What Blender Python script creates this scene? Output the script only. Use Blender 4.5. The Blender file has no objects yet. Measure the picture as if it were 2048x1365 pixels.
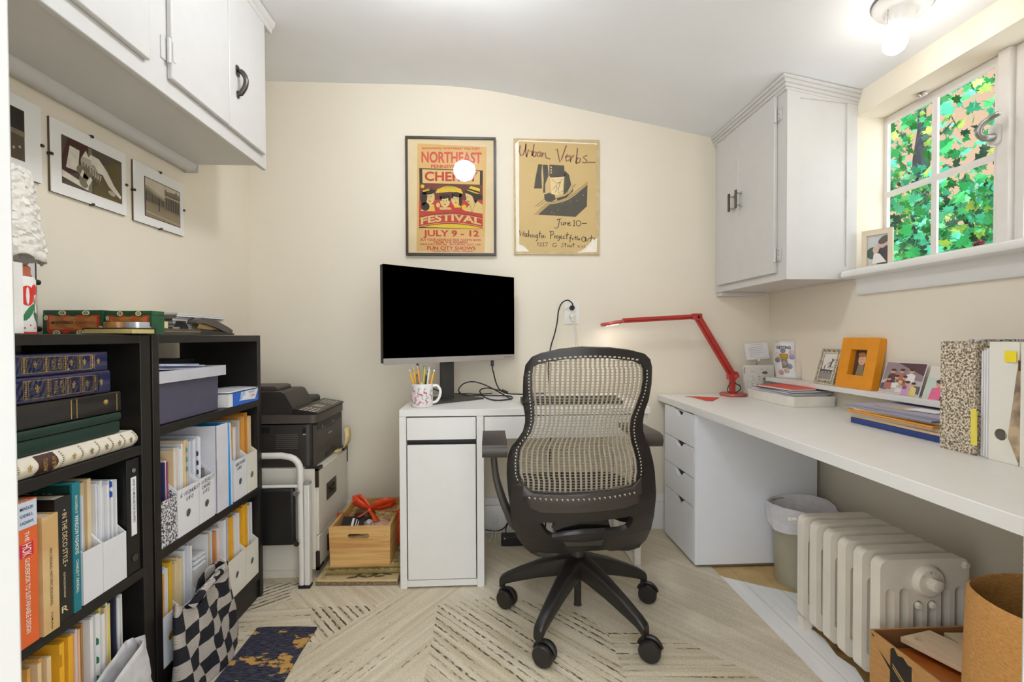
import bpy, bmesh, math, random
from mathutils import Vector, Matrix
from mathutils.geometry import tessellate_polygon
random.seed(7)
R = math.radians
SC = bpy.context.scene
COL = SC.collection

# ------------------------------------------------------------------ camera
def rows(r, u, f, c):
    return Matrix(((r[0], u[0], -f[0], c[0]), (r[1], u[1], -f[1], c[1]), (r[2], u[2], -f[2], c[2]), (0, 0, 0, 1)))
def cam_axes(yaw, pitch, roll):
    c, s = math.cos(yaw), math.sin(yaw); cp, sp = math.cos(pitch), math.sin(pitch); cr, sr = math.cos(roll), math.sin(roll)
    xa = Vector((c, -s, 0)); f = Vector((s*cp, c*cp, sp)); u0 = Vector((-s*sp, -c*sp, cp))
    return xa*cr + u0*sr, -xa*sr + u0*cr, f
cam = bpy.data.cameras.new('camera'); cam_ob = bpy.data.objects.new('camera', cam); COL.objects.link(cam_ob)
cam.sensor_fit = 'HORIZONTAL'; cam.sensor_width = 36.0
cam.lens = 927.94/2048*36.0
cam.shift_y = 6.665/2048
cam.clip_start = 0.02
cam_ob.matrix_world = rows(*cam_axes(.0516, -.0157, -.004), (0, 0, 1.0513))
SC.camera = cam_ob

# ------------------------------------------------------------------ world: pale cream sky beyond the window, cool fill light added behind the camera in place of a hall
REAR_FILL, SKY = 1.6, .40
W = bpy.data.worlds.new('world'); SC.world = W; W.use_nodes = True
nt = W.node_tree; nt.nodes.clear()
wo = nt.nodes.new('ShaderNodeOutputWorld'); bg = nt.nodes.new('ShaderNodeBackground')
tc = nt.nodes.new('ShaderNodeTexCoord'); sx = nt.nodes.new('ShaderNodeSeparateXYZ')
rp = nt.nodes.new('ShaderNodeValToRGB'); mr = nt.nodes.new('ShaderNodeMapRange')
mr.inputs['From Min'].default_value = -.5; mr.inputs['From Max'].default_value = .5
rp.color_ramp.elements[0].position = .30; rp.color_ramp.elements[0].color = (REAR_FILL*.92, REAR_FILL*.97, REAR_FILL, 1)
rp.color_ramp.elements[1].position = .48; rp.color_ramp.elements[1].color = (SKY, SKY*.72, SKY*.50, 1)
nt.links.new(tc.outputs['Generated'], sx.inputs[0]); nt.links.new(sx.outputs['Y'], mr.inputs['Value'])
nt.links.new(mr.outputs[0], rp.inputs[0]); nt.links.new(rp.outputs[0], bg.inputs['Color'])
bg.inputs['Strength'].default_value = 1.0
nt.links.new(bg.outputs[0], wo.inputs[0])

# ------------------------------------------------------------------ sun on the tree outside (comes over the house, does not enter the room)
sun = bpy.data.lights.new('sun', 'SUN'); sun.energy = 2.4; sun.angle = R(2)
sun_ob = bpy.data.objects.new('sun', sun); COL.objects.link(sun_ob)
sun_ob.rotation_euler = Vector((.62, -.12, -.78)).to_track_quat('-Z', 'Y').to_euler()
# lamp strengths (each lamp's emission is set in its own material)
GLOBE_E, BULB_E, LED_E = 33.0, 16.0, 9.0

SC.view_settings.view_transform = 'Standard'; SC.view_settings.look = 'None'
SC.view_settings.exposure = 1.15; SC.view_settings.gamma = 1.0; SC.view_settings.use_curve_mapping = False
SC.cycles.use_denoising = True
SC.cycles.max_bounces = 8; SC.cycles.diffuse_bounces = 5; SC.cycles.glossy_bounces = 3; SC.cycles.transparent_max_bounces = 12
SC.cycles.caustics_reflective = False; SC.cycles.caustics_refractive = False
SC.cycles.sample_clamp_indirect = 6

# ------------------------------------------------------------------ materials
def lin(c):
    return tuple(((x/255)/12.92 if x/255 <= .04045 else ((x/255+.055)/1.055)**2.4) for x in c) + (1.0,)
MATS = {}
def M(name, c, rough=.5, metal=0., var=.05, vs=18., bump=0., bs=250., emit=0., spec=.5, stretch=None, trans=0., coat=0., sheen=0.):
    if name in MATS: return MATS[name]
    m = bpy.data.materials.new(name); m.use_nodes = True; n = m.node_tree; P = n.nodes['Principled BSDF']; Ln = n.links.new
    m.diffuse_color = lin(c)
    P.inputs['Roughness'].default_value = rough; P.inputs['Metallic'].default_value = metal
    P.inputs['Specular IOR Level'].default_value = spec
    if coat: P.inputs['Coat Weight'].default_value = coat
    if trans: P.inputs['Transmission Weight'].default_value = trans
    if sheen: P.inputs['Sheen Weight'].default_value = sheen
    t = n.nodes.new('ShaderNodeTexCoord'); mp = n.nodes.new('ShaderNodeMapping')
    Ln(t.outputs['Object'], mp.inputs[0])
    if stretch: mp.inputs['Scale'].default_value = stretch
    nz = n.nodes.new('ShaderNodeTexNoise'); nz.inputs['Scale'].default_value = vs; nz.inputs['Detail'].default_value = 4
    Ln(mp.outputs[0], nz.inputs['Vector'])
    r = n.nodes.new('ShaderNodeValToRGB'); L0 = lin(c)
    r.color_ramp.elements[0].position = .3; r.color_ramp.elements[1].position = .7
    r.color_ramp.elements[0].color = tuple(x*(1-var) for x in L0[:3]) + (1,)
    r.color_ramp.elements[1].color = tuple(min(1, x*(1+var)) for x in L0[:3]) + (1,)
    Ln(nz.outputs['Fac'], r.inputs[0]); Ln(r.outputs[0], P.inputs['Base Color'])
    if emit:
        P.inputs['Emission Color'].default_value = L0; P.inputs['Emission Strength'].default_value = emit
    if bump:
        n2 = n.nodes.new('ShaderNodeTexNoise'); n2.inputs['Scale'].default_value = bs; n2.inputs['Detail'].default_value = 3
        Ln(mp.outputs[0], n2.inputs['Vector'])
        b = n.nodes.new('ShaderNodeBump'); b.inputs['Strength'].default_value = bump; b.inputs['Distance'].default_value = .004
        Ln(n2.outputs['Fac'], b.inputs['Height']); Ln(b.outputs[0], P.inputs['Normal'])
    MATS[name] = m; return m

def M2(name, ca, cb, kind='noise', scale=60., lo=.45, hi=.55, rough=.7, stretch=None, rot=None, detail=3., bump=0., cc=None):
    """two-tone procedural: speckle, wood grain, worn pile, weave"""
    if name in MATS: return MATS[name]
    m = bpy.data.materials.new(name); m.use_nodes = True; n = m.node_tree; P = n.nodes['Principled BSDF']; Ln = n.links.new
    m.diffuse_color = lin(ca)
    P.inputs['Roughness'].default_value = rough
    t = n.nodes.new('ShaderNodeTexCoord'); mp = n.nodes.new('ShaderNodeMapping'); Ln(t.outputs['Object'], mp.inputs[0])
    if stretch: mp.inputs['Scale'].default_value = stretch
    if rot: mp.inputs['Rotation'].default_value = rot
    if kind == 'voronoi':
        x = n.nodes.new('ShaderNodeTexVoronoi'); x.inputs['Scale'].default_value = scale; out = x.outputs['Color']
    elif kind == 'wave':
        x = n.nodes.new('ShaderNodeTexWave'); x.inputs['Scale'].default_value = scale; x.inputs['Distortion'].default_value = 6; x.inputs['Detail'].default_value = detail; x.inputs['Detail Scale'].default_value = 1.2; out = x.outputs['Fac']
    else:
        x = n.nodes.new('ShaderNodeTexNoise'); x.inputs['Scale'].default_value = scale; x.inputs['Detail'].default_value = detail; out = x.outputs['Fac']
    Ln(mp.outputs[0], x.inputs['Vector'])
    r = n.nodes.new('ShaderNodeValToRGB'); e = r.color_ramp.elements
    e[0].position = lo; e[1].position = hi; e[0].color = lin(ca); e[1].color = lin(cb)
    if cc: k = e.new((lo+hi)/2); k.color = lin(cc)
    Ln(out, r.inputs[0]); Ln(r.outputs[0], P.inputs['Base Color'])
    if bump:
        b = n.nodes.new('ShaderNodeBump'); b.inputs['Strength'].default_value = bump; b.inputs['Distance'].default_value = .004
        Ln(out, b.inputs['Height']); Ln(b.outputs[0], P.inputs['Normal'])
    MATS[name] = m; return m

def carpet_mat(name, ang, dash, base=(200, 185, 155), light=(231, 220, 197), dark=(88, 80, 68)):
    m = bpy.data.materials.new(name); m.use_nodes = True; n = m.node_tree; P = n.nodes['Principled BSDF']; Ln = n.links.new
    P.inputs['Roughness'].default_value = .95; P.inputs['Specular IOR Level'].default_value = .1
    t = n.nodes.new('ShaderNodeTexCoord'); mp = n.nodes.new('ShaderNodeMapping'); mp.vector_type = 'TEXTURE'
    mp.inputs['Rotation'].default_value = (0, 0, R(ang)); Ln(t.outputs['Object'], mp.inputs[0])
    def noise(sc, scale, det, dist=0.):
        v = n.nodes.new('ShaderNodeMapping'); v.inputs['Scale'].default_value = sc; Ln(mp.outputs[0], v.inputs[0])
        z = n.nodes.new('ShaderNodeTexNoise'); z.inputs['Scale'].default_value = scale; z.inputs['Detail'].default_value = det; z.inputs['Distortion'].default_value = dist
        Ln(v.outputs[0], z.inputs['Vector']); return z.outputs['Fac']
    def ramp(src, lo, hi, a, b):
        r = n.nodes.new('ShaderNodeValToRGB'); r.color_ramp.elements[0].position = lo; r.color_ramp.elements[1].position = hi
        r.color_ramp.elements[0].color = a; r.color_ramp.elements[1].color = b; Ln(src, r.inputs[0]); return r.outputs[0]
    streak = noise((1.6, 42, 1), 1.0, 4, .3)
    c1 = ramp(streak, .30, .72, lin(base), lin(light))
    pile = noise((1, 1, 1), 160, 2)
    mul = n.nodes.new('ShaderNodeMix'); mul.data_type = 'RGBA'; mul.blend_type = 'MULTIPLY'; mul.inputs[0].default_value = .35
    Ln(c1, mul.inputs[6]); Ln(ramp(pile, .3, .6, (.6, .6, .6, 1), (1, 1, 1, 1)), mul.inputs[7])
    res = mul.outputs[2]
    if dash:
        # broken dark yarn lines: thin regular lines across the stripe direction, broken up by noise
        sp = n.nodes.new('ShaderNodeSeparateXYZ'); Ln(mp.outputs[0], sp.inputs[0])
        wob = noise((6, 6, 1), 9., 2)
        a1 = n.nodes.new('ShaderNodeMath'); a1.operation = 'MULTIPLY_ADD'; Ln(wob, a1.inputs[0]); a1.inputs[1].default_value = .006; Ln(sp.outputs['Y'], a1.inputs[2])
        a2 = n.nodes.new('ShaderNodeMath'); a2.operation = 'MULTIPLY'; Ln(a1.outputs[0], a2.inputs[0]); a2.inputs[1].default_value = 2*math.pi/.026
        a3 = n.nodes.new('ShaderNodeMath'); a3.operation = 'SINE'; Ln(a2.outputs[0], a3.inputs[0])
        line = ramp(a3.outputs[0], .45, .8, (0, 0, 0, 1), (1, 1, 1, 1))
        br = ramp(noise((26, 120, 1), 1.6, 3), .545-.10*dash, .625-.10*dash, (0, 0, 0, 1), (1, 1, 1, 1))
        big = ramp(noise((2.2, 26, 1), 1., 2), .58-.16*dash, .7-.16*dash, (0, 0, 0, 1), (1, 1, 1, 1))
        f = n.nodes.new('ShaderNodeMath'); f.operation = 'MULTIPLY'; Ln(line, f.inputs[0]); Ln(br, f.inputs[1])
        g = n.nodes.new('ShaderNodeMath'); g.operation = 'MULTIPLY'; Ln(f.outputs[0], g.inputs[0]); Ln(big, g.inputs[1])
        mx = n.nodes.new('ShaderNodeMix'); mx.data_type = 'RGBA'; Ln(g.outputs[0], mx.inputs[0]); Ln(res, mx.inputs[6]); mx.inputs[7].default_value = lin(dark)
        res = mx.outputs[2]
    Ln(res, P.inputs['Base Color'])
    b = n.nodes.new('ShaderNodeBump'); b.inputs['Strength'].default_value = .5; b.inputs['Distance'].default_value = .004
    Ln(pile, b.inputs['Height']); Ln(b.outputs[0], P.inputs['Normal'])
    return m

def glass_mat(name, tint=(255, 255, 255), gloss=.06, rough=.02, ior=1.3):
    """thin pane: sees through, mirrors a little"""
    m = bpy.data.materials.new(name); m.use_nodes = True; n = m.node_tree; n.nodes.clear(); Ln = n.links.new
    o = n.nodes.new('ShaderNodeOutputMaterial'); mx = n.nodes.new('ShaderNodeMixShader'); tr = n.nodes.new('ShaderNodeBsdfTransparent'); gl = n.nodes.new('ShaderNodeBsdfGlossy')
    tr.inputs[0].default_value = lin(tint); gl.inputs['Roughness'].default_value = rough
    fr = n.nodes.new('ShaderNodeFresnel'); fr.inputs['IOR'].default_value = ior
    Ln(fr.outputs[0], mx.inputs[0]); Ln(tr.outputs[0], mx.inputs[1]); Ln(gl.outputs[0], mx.inputs[2]); Ln(mx.outputs[0], o.inputs[0])
    MATS[name] = m; return m

# ------------------------------------------------------------------ mesh building
WM = {}
def V3(p): return Vector(p)
def circ(n, r=1., a0=0., cx=0., cy=0., ry=None):
    return [(cx + r*math.cos(a0+2*math.pi*i/n), cy + (ry or r)*math.sin(a0+2*math.pi*i/n)) for i in range(n)]
def rrect(x0, x1, y0, y1, r, n=5):
    pts = []
    for cx, cy, a in ((x1-r, y1-r, 0), (x0+r, y1-r, 90), (x0+r, y0+r, 180), (x1-r, y0+r, 270)):
        for i in range(n+1):
            t = R(a+90*i/n); pts.append((cx+r*math.cos(t), cy+r*math.sin(t)))
    return pts
TEXTS = {}
def text_geo(s):
    if s not in TEXTS:
        cu = bpy.data.curves.new('t', 'FONT'); cu.body = s.lstrip('*'); cu.resolution_u = 3; cu.offset = .03 if s[0] == '*' else .008
        ob = bpy.data.objects.new('t', cu); COL.objects.link(ob)
        dg = bpy.context.evaluated_depsgraph_get(); me = bpy.data.meshes.new_from_object(ob.evaluated_get(dg))
        vs = [(v.co.x, v.co.y) for v in me.vertices]; fs = [tuple(p.vertices) for p in me.polygons]
        x0 = min(v[0] for v in vs); x1 = max(v[0] for v in vs); y0 = min(v[1] for v in vs); y1 = max(v[1] for v in vs)
        TEXTS[s] = ([((x-x0)/(x1-x0), (y-y0)/(y1-y0)) for x, y in vs], fs)
        bpy.data.objects.remove(ob); bpy.data.curves.remove(cu); bpy.data.meshes.remove(me)
    return TEXTS[s]

class B:
    def __init__(s, X=None): s.v = []; s.f = []; s.fm = []; s.mats = []; s.X = X
    def add(s, vs, fs, m):
        if m not in s.mats: s.mats.append(m)
        k = s.mats.index(m); o = len(s.v)
        for p in vs:
            p = Vector(p); s.v.append(s.X @ p if s.X is not None else p)
        for f in fs: s.f.append([o+i for i in f]); s.fm.append(k)
        return s
    def box(s, x0, x1, y0, y1, z0, z1, m):
        vs = [(x, y, z) for z in (z0, z1) for x, y in ((x0, y0), (x1, y0), (x1, y1), (x0, y1))]
        return s.add(vs, [(3, 2, 1, 0), (4, 5, 6, 7), (0, 1, 5, 4), (1, 2, 6, 5), (2, 3, 7, 6), (3, 0, 4, 7)], m)
    def face(s, pts, m): return s.add(pts, [tuple(range(len(pts)))], m)
    def flat(s, pts2, o, xd, yd, m, lift=0.):
        """flat filled outline (possibly concave) on the plane o + x*xd + y*yd"""
        o = V3(o); xd = V3(xd); yd = V3(yd); nrm = xd.cross(yd).normalized()*lift
        P = [o + xd*x + yd*y + nrm for x, y in pts2]
        tr = tessellate_polygon([[Vector((x, y, 0)) for x, y in pts2]])
        fs = []
        for t in tr:
            a, b, c = (pts2[i] for i in t)
            fs.append(tuple(t) if (b[0]-a[0])*(c[1]-a[1])-(b[1]-a[1])*(c[0]-a[0]) > 0 else tuple(reversed(t)))
        return s.add(P, fs, m)
    def slab(s, outer, holes, o, xd, yd, th, m, mside=None):
        """outline with holes, thickness th along xd x yd"""
        o = V3(o); xd = V3(xd); yd = V3(yd); nv = xd.cross(yd).normalized()*th
        loops = [outer]+list(holes); flatp = [p for l in loops for p in l]
        tr = tessellate_polygon([[Vector((x, y, 0)) for x, y in l] for l in loops])
        n = len(flatp); vs = [o+xd*x+yd*y+nv for x, y in flatp]+[o+xd*x+yd*y for x, y in flatp]
        fs = []
        for t in tr:
            a, b, c = (flatp[i] for i in t)
            up = (b[0]-a[0])*(c[1]-a[1])-(b[1]-a[1])*(c[0]-a[0]) > 0
            t = tuple(t) if up else tuple(reversed(t))
            fs.append(t); fs.append(tuple(i+n for i in reversed(t)))
        s.add(vs, fs, m); sf = []; k = 0
        for li, l in enumerate(loops):
            ar = sum(l[i-1][0]*l[i][1]-l[i][0]*l[i-1][1] for i in range(len(l)))
            for i in range(len(l)):
                a, b = k+i, k+(i+1) % len(l)
                q = (a, a+n, b+n, b) if (ar > 0) == (li == 0) else (a, b, b+n, a+n)
                sf.append(q)
            k += len(l)
        return s.add(vs, sf, mside or m)
    def tube(s, pts, r, m, n=8, closed=False, caps=True):
        pts = [V3(p) for p in pts]; N = len(pts); rs = r if isinstance(r, (list, tuple)) else [r]*N
        vs = []; up = None
        for i, p in enumerate(pts):
            if closed: d = pts[(i+1) % N]-pts[i-1]
            else: d = pts[min(i+1, N-1)]-pts[max(i-1, 0)]
            d.normalize()
            if up is None: up = Vector((0, 0, 1)) if abs(d.z) < .9 else Vector((1, 0, 0))
            a = up-d*up.dot(d)
            if a.length < 1e-4: a = d.orthogonal()
            a.normalize(); b = d.cross(a); up = a
            for k in range(n):
                t = 2*math.pi*k/n; vs.append(p+a*(rs[i]*math.cos(t))+b*(rs[i]*math.sin(t)))
        fs = []
        for i in range(N if closed else N-1):
            j = (i+1) % N
            for k in range(n): fs.append((i*n+k, j*n+k, j*n+(k+1) % n, i*n+(k+1) % n)[::-1])
        if caps and not closed: fs.append(tuple(range(n))); fs.append(tuple(range((N-1)*n, N*n))[::-1])
        return s.add(vs, fs, m)
    def cyl(s, a, b, r0, m, r1=None, n=20): return s.tube([a, b], [r0, r0 if r1 is None else r1], m, n)
    def lathe(s, prof, c, m, axis=(0, 0, 1), n=28):
        """profile (radius, height) spun round axis through c"""
        ax = V3(axis).normalized(); a = ax.orthogonal().normalized(); b = ax.cross(a); c = V3(c); vs = []; fs = []
        for r, h in prof:
            for k in range(n):
                t = 2*math.pi*k/n; vs.append(c+ax*h+(a*math.cos(t)+b*math.sin(t))*r)
        for i in range(len(prof)-1):
            for k in range(n): fs.append((i*n+k, i*n+(k+1) % n, (i+1)*n+(k+1) % n, (i+1)*n+k))
        if prof[0][0] > 1e-6: fs.append(tuple(range(n))[::-1])
        if prof[-1][0] > 1e-6: fs.append(tuple(range((len(prof)-1)*n, len(prof)*n)))
        return s.add(vs, fs, m)
    def text(s, t, o, xd, yd, w, h, m, lift=.0006, warp=None):
        g, fs = text_geo(t); o = V3(o); xd = V3(xd).normalized(); yd = V3(yd).normalized(); nv = xd.cross(yd)*lift
        P = []
        for x, y in g:
            x, y = x*w, y*h
            if warp: x, y = warp(x, y)
            P.append(o+xd*x+yd*y+nv)
        return s.add(P, fs, m)
    def pen(s, line, wd, o, xd, yd, m, lift=.0006):
        """one handwritten stroke: a flat ribbon along 2-d points"""
        o = V3(o); xd = V3(xd).normalized(); yd = V3(yd).normalized(); nv = xd.cross(yd)*lift; P = []; fs = []
        for i, (x, y) in enumerate(line):
            a = line[max(i-1, 0)]; b = line[min(i+1, len(line)-1)]
            dx, dy = b[0]-a[0], b[1]-a[1]; l = math.hypot(dx, dy) or 1; px, py = -dy/l*wd/2, dx/l*wd/2
            P += [o+xd*(x+px)+yd*(y+py)+nv, o+xd*(x-px)+yd*(y-py)+nv]
            if i: fs.append((2*i-2, 2*i-1, 2*i+1, 2*i))
        return s.add(P, fs, m)
    def build(s, name, parent=None, bev=0., seg=2, smooth=38, solid=0., sub=0, local=False, label=None, loc=None):
        me = bpy.data.meshes.new(name)
        vs = s.v; ob = bpy.data.objects.new(name, me)
        if parent is not None:
            if not local:
                inv = WM[parent.name].inverted(); vs = [inv @ v for v in vs]
            ob.parent = parent; WM[ob.name] = WM[parent.name]
        else:
            if loc is None:
                loc = Vector(((min(v.x for v in vs)+max(v.x for v in vs))/2, (min(v.y for v in vs)+max(v.y for v in vs))/2, min(v.z for v in vs)))
            vs = [v-loc for v in vs]; ob.location = loc; WM[ob.name] = Matrix.Translation(loc)
        me.from_pydata([tuple(v) for v in vs], [], s.f)
        for m in s.mats: me.materials.append(m)
        me.polygons.foreach_set('material_index', s.fm); me.update()
        if smooth:
            me.polygons.foreach_set('use_smooth', [True]*len(me.polygons)); me.set_sharp_from_angle(angle=R(smooth))
        COL.objects.link(ob)
        if solid:
            k = ob.modifiers.new('solid', 'SOLIDIFY'); k.thickness = solid; k.offset = 0
        if bev:
            k = ob.modifiers.new('bevel', 'BEVEL'); k.width = bev; k.segments = seg; k.limit_method = 'ANGLE'; k.angle_limit = R(40)
        if sub:
            k = ob.modifiers.new('sub', 'SUBSURF'); k.levels = sub; k.render_levels = sub
        if label: ob['label'] = label
        return ob
def tag(o, label, cat, group=None, kind=None):
    o['label'] = label; o['category'] = cat
    if group: o['group'] = group
    if kind: o['kind'] = kind
    return o
def struct(o): o['kind'] = 'structure'; return o
def T(name, label, cat, loc=(0, 0, 0), rz=0., group=None, mtx=None):
    o = bpy.data.objects.new(name, None); o.empty_display_size = .05; COL.objects.link(o)
    X = mtx if mtx is not None else Matrix.Translation(loc) @ Matrix.Rotation(rz, 4, 'Z')
    o.matrix_world = X; WM[o.name] = X
    return tag(o, label, cat, group)
def dup(root, loc, rz=None, label=None):
    r = root.copy(); COL.objects.link(r); r.location = loc
    if rz is not None: r.rotation_euler = (0, 0, rz)
    if label: r['label'] = label
    for ch in list(root.children):
        c = ch.copy(); COL.objects.link(c); c.parent = r
        for g in list(ch.children):
            d = g.copy(); COL.objects.link(d); d.parent = c
    return r
def smooth_path(pts, k=4):
    """Catmull-Rom through 3-d points"""
    P = [V3(p) for p in pts]; out = []
    for i in range(len(P)-1):
        a, b, c, d = P[max(i-1, 0)], P[i], P[i+1], P[min(i+2, len(P)-1)]
        for j in range(k):
            t = j/k; out.append(.5*((2*b)+(c-a)*t+(2*a-5*b+4*c-d)*t*t+(3*b-a-3*c+d)*t**3))
    out.append(P[-1]); return out
XP, YP, ZP = Vector((1, 0, 0)), Vector((0, 1, 0)), Vector((0, 0, 1))

# common materials
white_paint = M('white_paint', (230, 229, 226), .35, var=.015, bump=.03, bs=60)
cab_paint = M('cabinet_paint', (205, 203, 200), .4, var=.015, bump=.03, bs=60)
wall_paint = M('wall_paint', (231, 222, 204), .85, var=.015, vs=3, bump=.06, bs=140)
ceil_paint = M('ceiling_paint', (234, 236, 239), .9, var=.015, vs=4, bump=.05, bs=120)
desk_white = M('desk_white', (228, 226, 222), .4, var=.012)
cool_white = M('cool_white', (234, 235, 240), .4, var=.012)
black_wood = M('black_brown_wood', (25, 22, 20), .42, var=.25, vs=30, stretch=(1, 6, 1), bump=.05)
black_plastic = M('black_plastic', (40, 36, 33), .42, var=.08)
black = M('black', (20, 19, 19), .5, var=.1)
paper = M('paper_white', (232, 230, 230), .8, var=.02)
paper_cool = M('paper_cool', (214, 216, 228), .8, var=.03)
manila = M('manila', (226, 200, 156), .8, var=.05)
kraft_orange = M('kraft_orange', (222, 160, 74), .75, var=.07)
kraft_yellow = M('kraft_yellow', (236, 176, 40), .7, var=.06)
ink = M('ink', (30, 28, 30), .8, var=.05)
gold = M('gold_foil', (206, 172, 98), .35, .6, var=.1)
chrome = M('chrome', (200, 198, 194), .2, 1., var=.03)
pewter = M('pewter', (96, 92, 86), .35, .9, var=.15)
red = M('red_print', (204, 62, 42), .7, var=.06)
# ================================================================== setting
board = M('painted_boards', (242, 241, 239), .45, var=.04, vs=9, stretch=(6, .6, 1), bump=.08, bs=60)
bare = M2('bare_floor', (206, 176, 122), (184, 150, 96), scale=9, lo=.35, hi=.7, rough=.6)
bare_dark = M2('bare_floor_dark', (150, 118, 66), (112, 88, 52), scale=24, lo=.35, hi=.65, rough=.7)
b = B(); b.box(-1.4, 1.75, -.62, 2.65, -.12, -.005, board)
b.flat([(1.0, 2.0), (1.03, 1.966), (1.15, 1.888), (1.27, 1.816), (1.42, 1.76), (1.56, 1.74), (1.56, 2.5), (1.0, 2.5)], (0, 0, -.005), XP, YP, bare, .0006)
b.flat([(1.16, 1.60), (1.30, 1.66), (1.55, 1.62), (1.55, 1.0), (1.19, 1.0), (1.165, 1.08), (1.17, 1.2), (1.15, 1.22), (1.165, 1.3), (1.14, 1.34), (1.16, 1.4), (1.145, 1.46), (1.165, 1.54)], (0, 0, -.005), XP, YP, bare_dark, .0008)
for x, y0, y1 in ((1.09, 1.0, 2.05), (1.21, .6, 1.95), (1.33, .9, 2.3), (1.45, .5, 2.4)):
    b.face([(x, y0, -.0038), (x+.0009, y0, -.0038), (x+.0009, y1, -.0038), (x, y1, -.0038)], M('board_gap', (88, 76, 60), .9))
struct(b.build('floor', smooth=0))

C1 = carpet_mat('carpet_plain_rise', 55, .42); C2 = carpet_mat('carpet_dashed_fall', -48, 1.05); C3 = carpet_mat('carpet_dashed_level', -4, 1.0)
C4 = carpet_mat('carpet_plain_fall', -50, 0, base=(208, 196, 172), light=(226, 215, 195)); C5 = carpet_mat('carpet_plain_fall_pale', -48, 0)
C6 = carpet_mat('carpet_dashed_steep', -50, 1.5); C7 = carpet_mat('carpet_dashed_rise', 38, 1.5); C8 = carpet_mat('carpet_level_pale', 2, .55)
b = B(); b.box(-1.245, 1.012, -.6, 2.473, -.005, 0, C4)
zz = [0]
def zone(pts, m):
    zz[0] += .0001; b.flat(pts, (0, 0, 0), XP, YP, m, zz[0])
zone([(-1.24, 2.47), (-.40, 2.47), (-.20, 2.05), (-.36, 1.83), (-.66, 1.83), (-1.24, 1.83)], C5)
zone([(-1.24, .2), (-.2, .2), (-.2, 1.82), (-.06, 2.0), (-.30, 2.0), (-.48, 1.79), (-.62, 1.61), (-.95, 1.2)], C1)
zone([(-.2, .2), (.42, .2), (.42, 1.60), (.36, 1.72), (.05, 1.87), (-.14, 1.83), (-.2, 1.82)], C2)
zone([(.42, .2), (.98, .2), (.98, 1.15), (.80, 1.41), (.66, 1.56), (.56, 1.62), (.42, 1.62)], C3)
zone([(-1.1, 1.82), (-.66, 1.83), (-.60, 1.7), (-.62, 1.61), (-.95, 1.60)], C8)
zone([(-.69, 1.83), (-.42, 1.83), (-.48, 1.77), (-.585, 1.61), (-.62, 1.62)], C6)
zone([(-1.0, 2.02), (-.80, 2.02), (-.82, 1.93), (-.78, 1.88), (-.86, 1.82), (-1.0, 1.82)], C7)
tag(b.build('carpet', smooth=0), 'beige carpet of striped planks laid in a chevron over the room floor', 'carpet')

b = B(); b.box(-1.4, -1.248, .3, 2.65, -.12, 2.55, wall_paint); struct(b.build('wall_left', smooth=0))
b = B(); b.box(-1.248, 1.56, 2.5, 2.65, -.12, 2.55, wall_paint); struct(b.build('wall_back', smooth=0))
b = B()
b.box(1.56, 1.704, .3, 2.65, -.12, 1.315, wall_paint); b.box(1.56, 1.704, .3, 2.65, 1.975, 2.3, wall_paint)
b.box(1.56, 1.704, 1.90, 2.65, 1.315, 1.975, wall_paint); b.box(1.56, 1.704, .3, .78, 1.315, 1.975, wall_paint)
struct(b.build('wall_right', smooth=0))
b = B(); b.box(-1.248, -.43, .30, .42, -.12, 2.55, wall_paint); b.box(.537, 1.56, .30, .42, -.12, 2.55, wall_paint); b.box(-.43, .537, .30, .42, 2.07, 2.55, wall_paint)
struct(b.build('wall_front', smooth=0))
b = B(); b.box(-.43, -.409, .29, .425, 0, 2.07, cab_paint); b.box(.521, .537, .29, .425, 0, 2.07, cab_paint); b.box(-.409, .521, .29, .425, 2.05, 2.07, cab_paint)
struct(b.build('door_1', bev=.003))
CE = [(-1.4, 2.39), (-.32, 2.39), (-.2, 2.387), (-.1, 2.38), (.0, 2.369), (.1, 2.354), (.2, 2.3365), (.339, 2.3105), (.61, 2.259), (.885, 2.207), (1.219, 2.141), (1.56, 2.075), (1.76, 2.036)]
def ceil_z(x):
    for (a, za), (c, zc) in zip(CE, CE[1:]):
        if x <= c: return za+(zc-za)*(x-a)/(c-a)
b = B(); n = len(CE)
vs = [(x, y, z) for y in (.3, 2.65) for x, z in CE]+[(x, y, 2.62) for y in (.3, 2.65) for x, z in CE]
fs = []
for i in range(n-1):
    fs += [(i, n+i, n+i+1, i+1), (2*n+i, 2*n+i+1, 3*n+i+1, 3*n+i), (i, i+1, 2*n+i+1, 2*n+i), (n+i, 3*n+i, 3*n+i+1, n+i+1)]
b.add(vs, fs, ceil_paint); struct(b.build('ceiling', smooth=30))
b = B(); b.slab([(0, -.005), (.016, -.005), (.016, .135), (.013, .142), (.018, .15), (.012, .165), (.008, .182), (0, .186)], [], (-1.245, 2.5, 0), (0, -1, 0), ZP, -2.8, white_paint)
struct(b.build('baseboard_back', smooth=30))

# window: two casements in a deep opening
pane_glass = glass_mat('window_glass')
win_white = M('window_paint', (222, 217, 212), .4, var=.03, bump=.06, bs=80)
def casement(name, y0, y1, ym):
    b = B()
    st = .03
    o = [(y0, 1.335), (y1, 1.335), (y1, 1.973), (y0, 1.973)]
    w = .011
    zs = [(1.36, 1.634), (1.657, 1.943)]; ys = [(y0+st, ym-w), (ym+w, y1-st)]
    holes = [[(a, c), (b2, c), (b2, d), (a, d)] for a, b2 in ys for c, d in zs]
    b.slab(o, holes, (1.686, 0, 0), YP, ZP, .009, win_white)
    f = b.build(name, bev=.002, seg=2); struct(f)
    for a, b2 in ys:
        for c, d in zs:
            g = B(); g.face([(1.69, a-.004, c-.004), (1.69, a-.004, d+.004), (1.69, b2+.004, d+.004), (1.69, b2+.004, c-.004)], pane_glass); g.build('pane', f, smooth=0)
    return f
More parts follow.
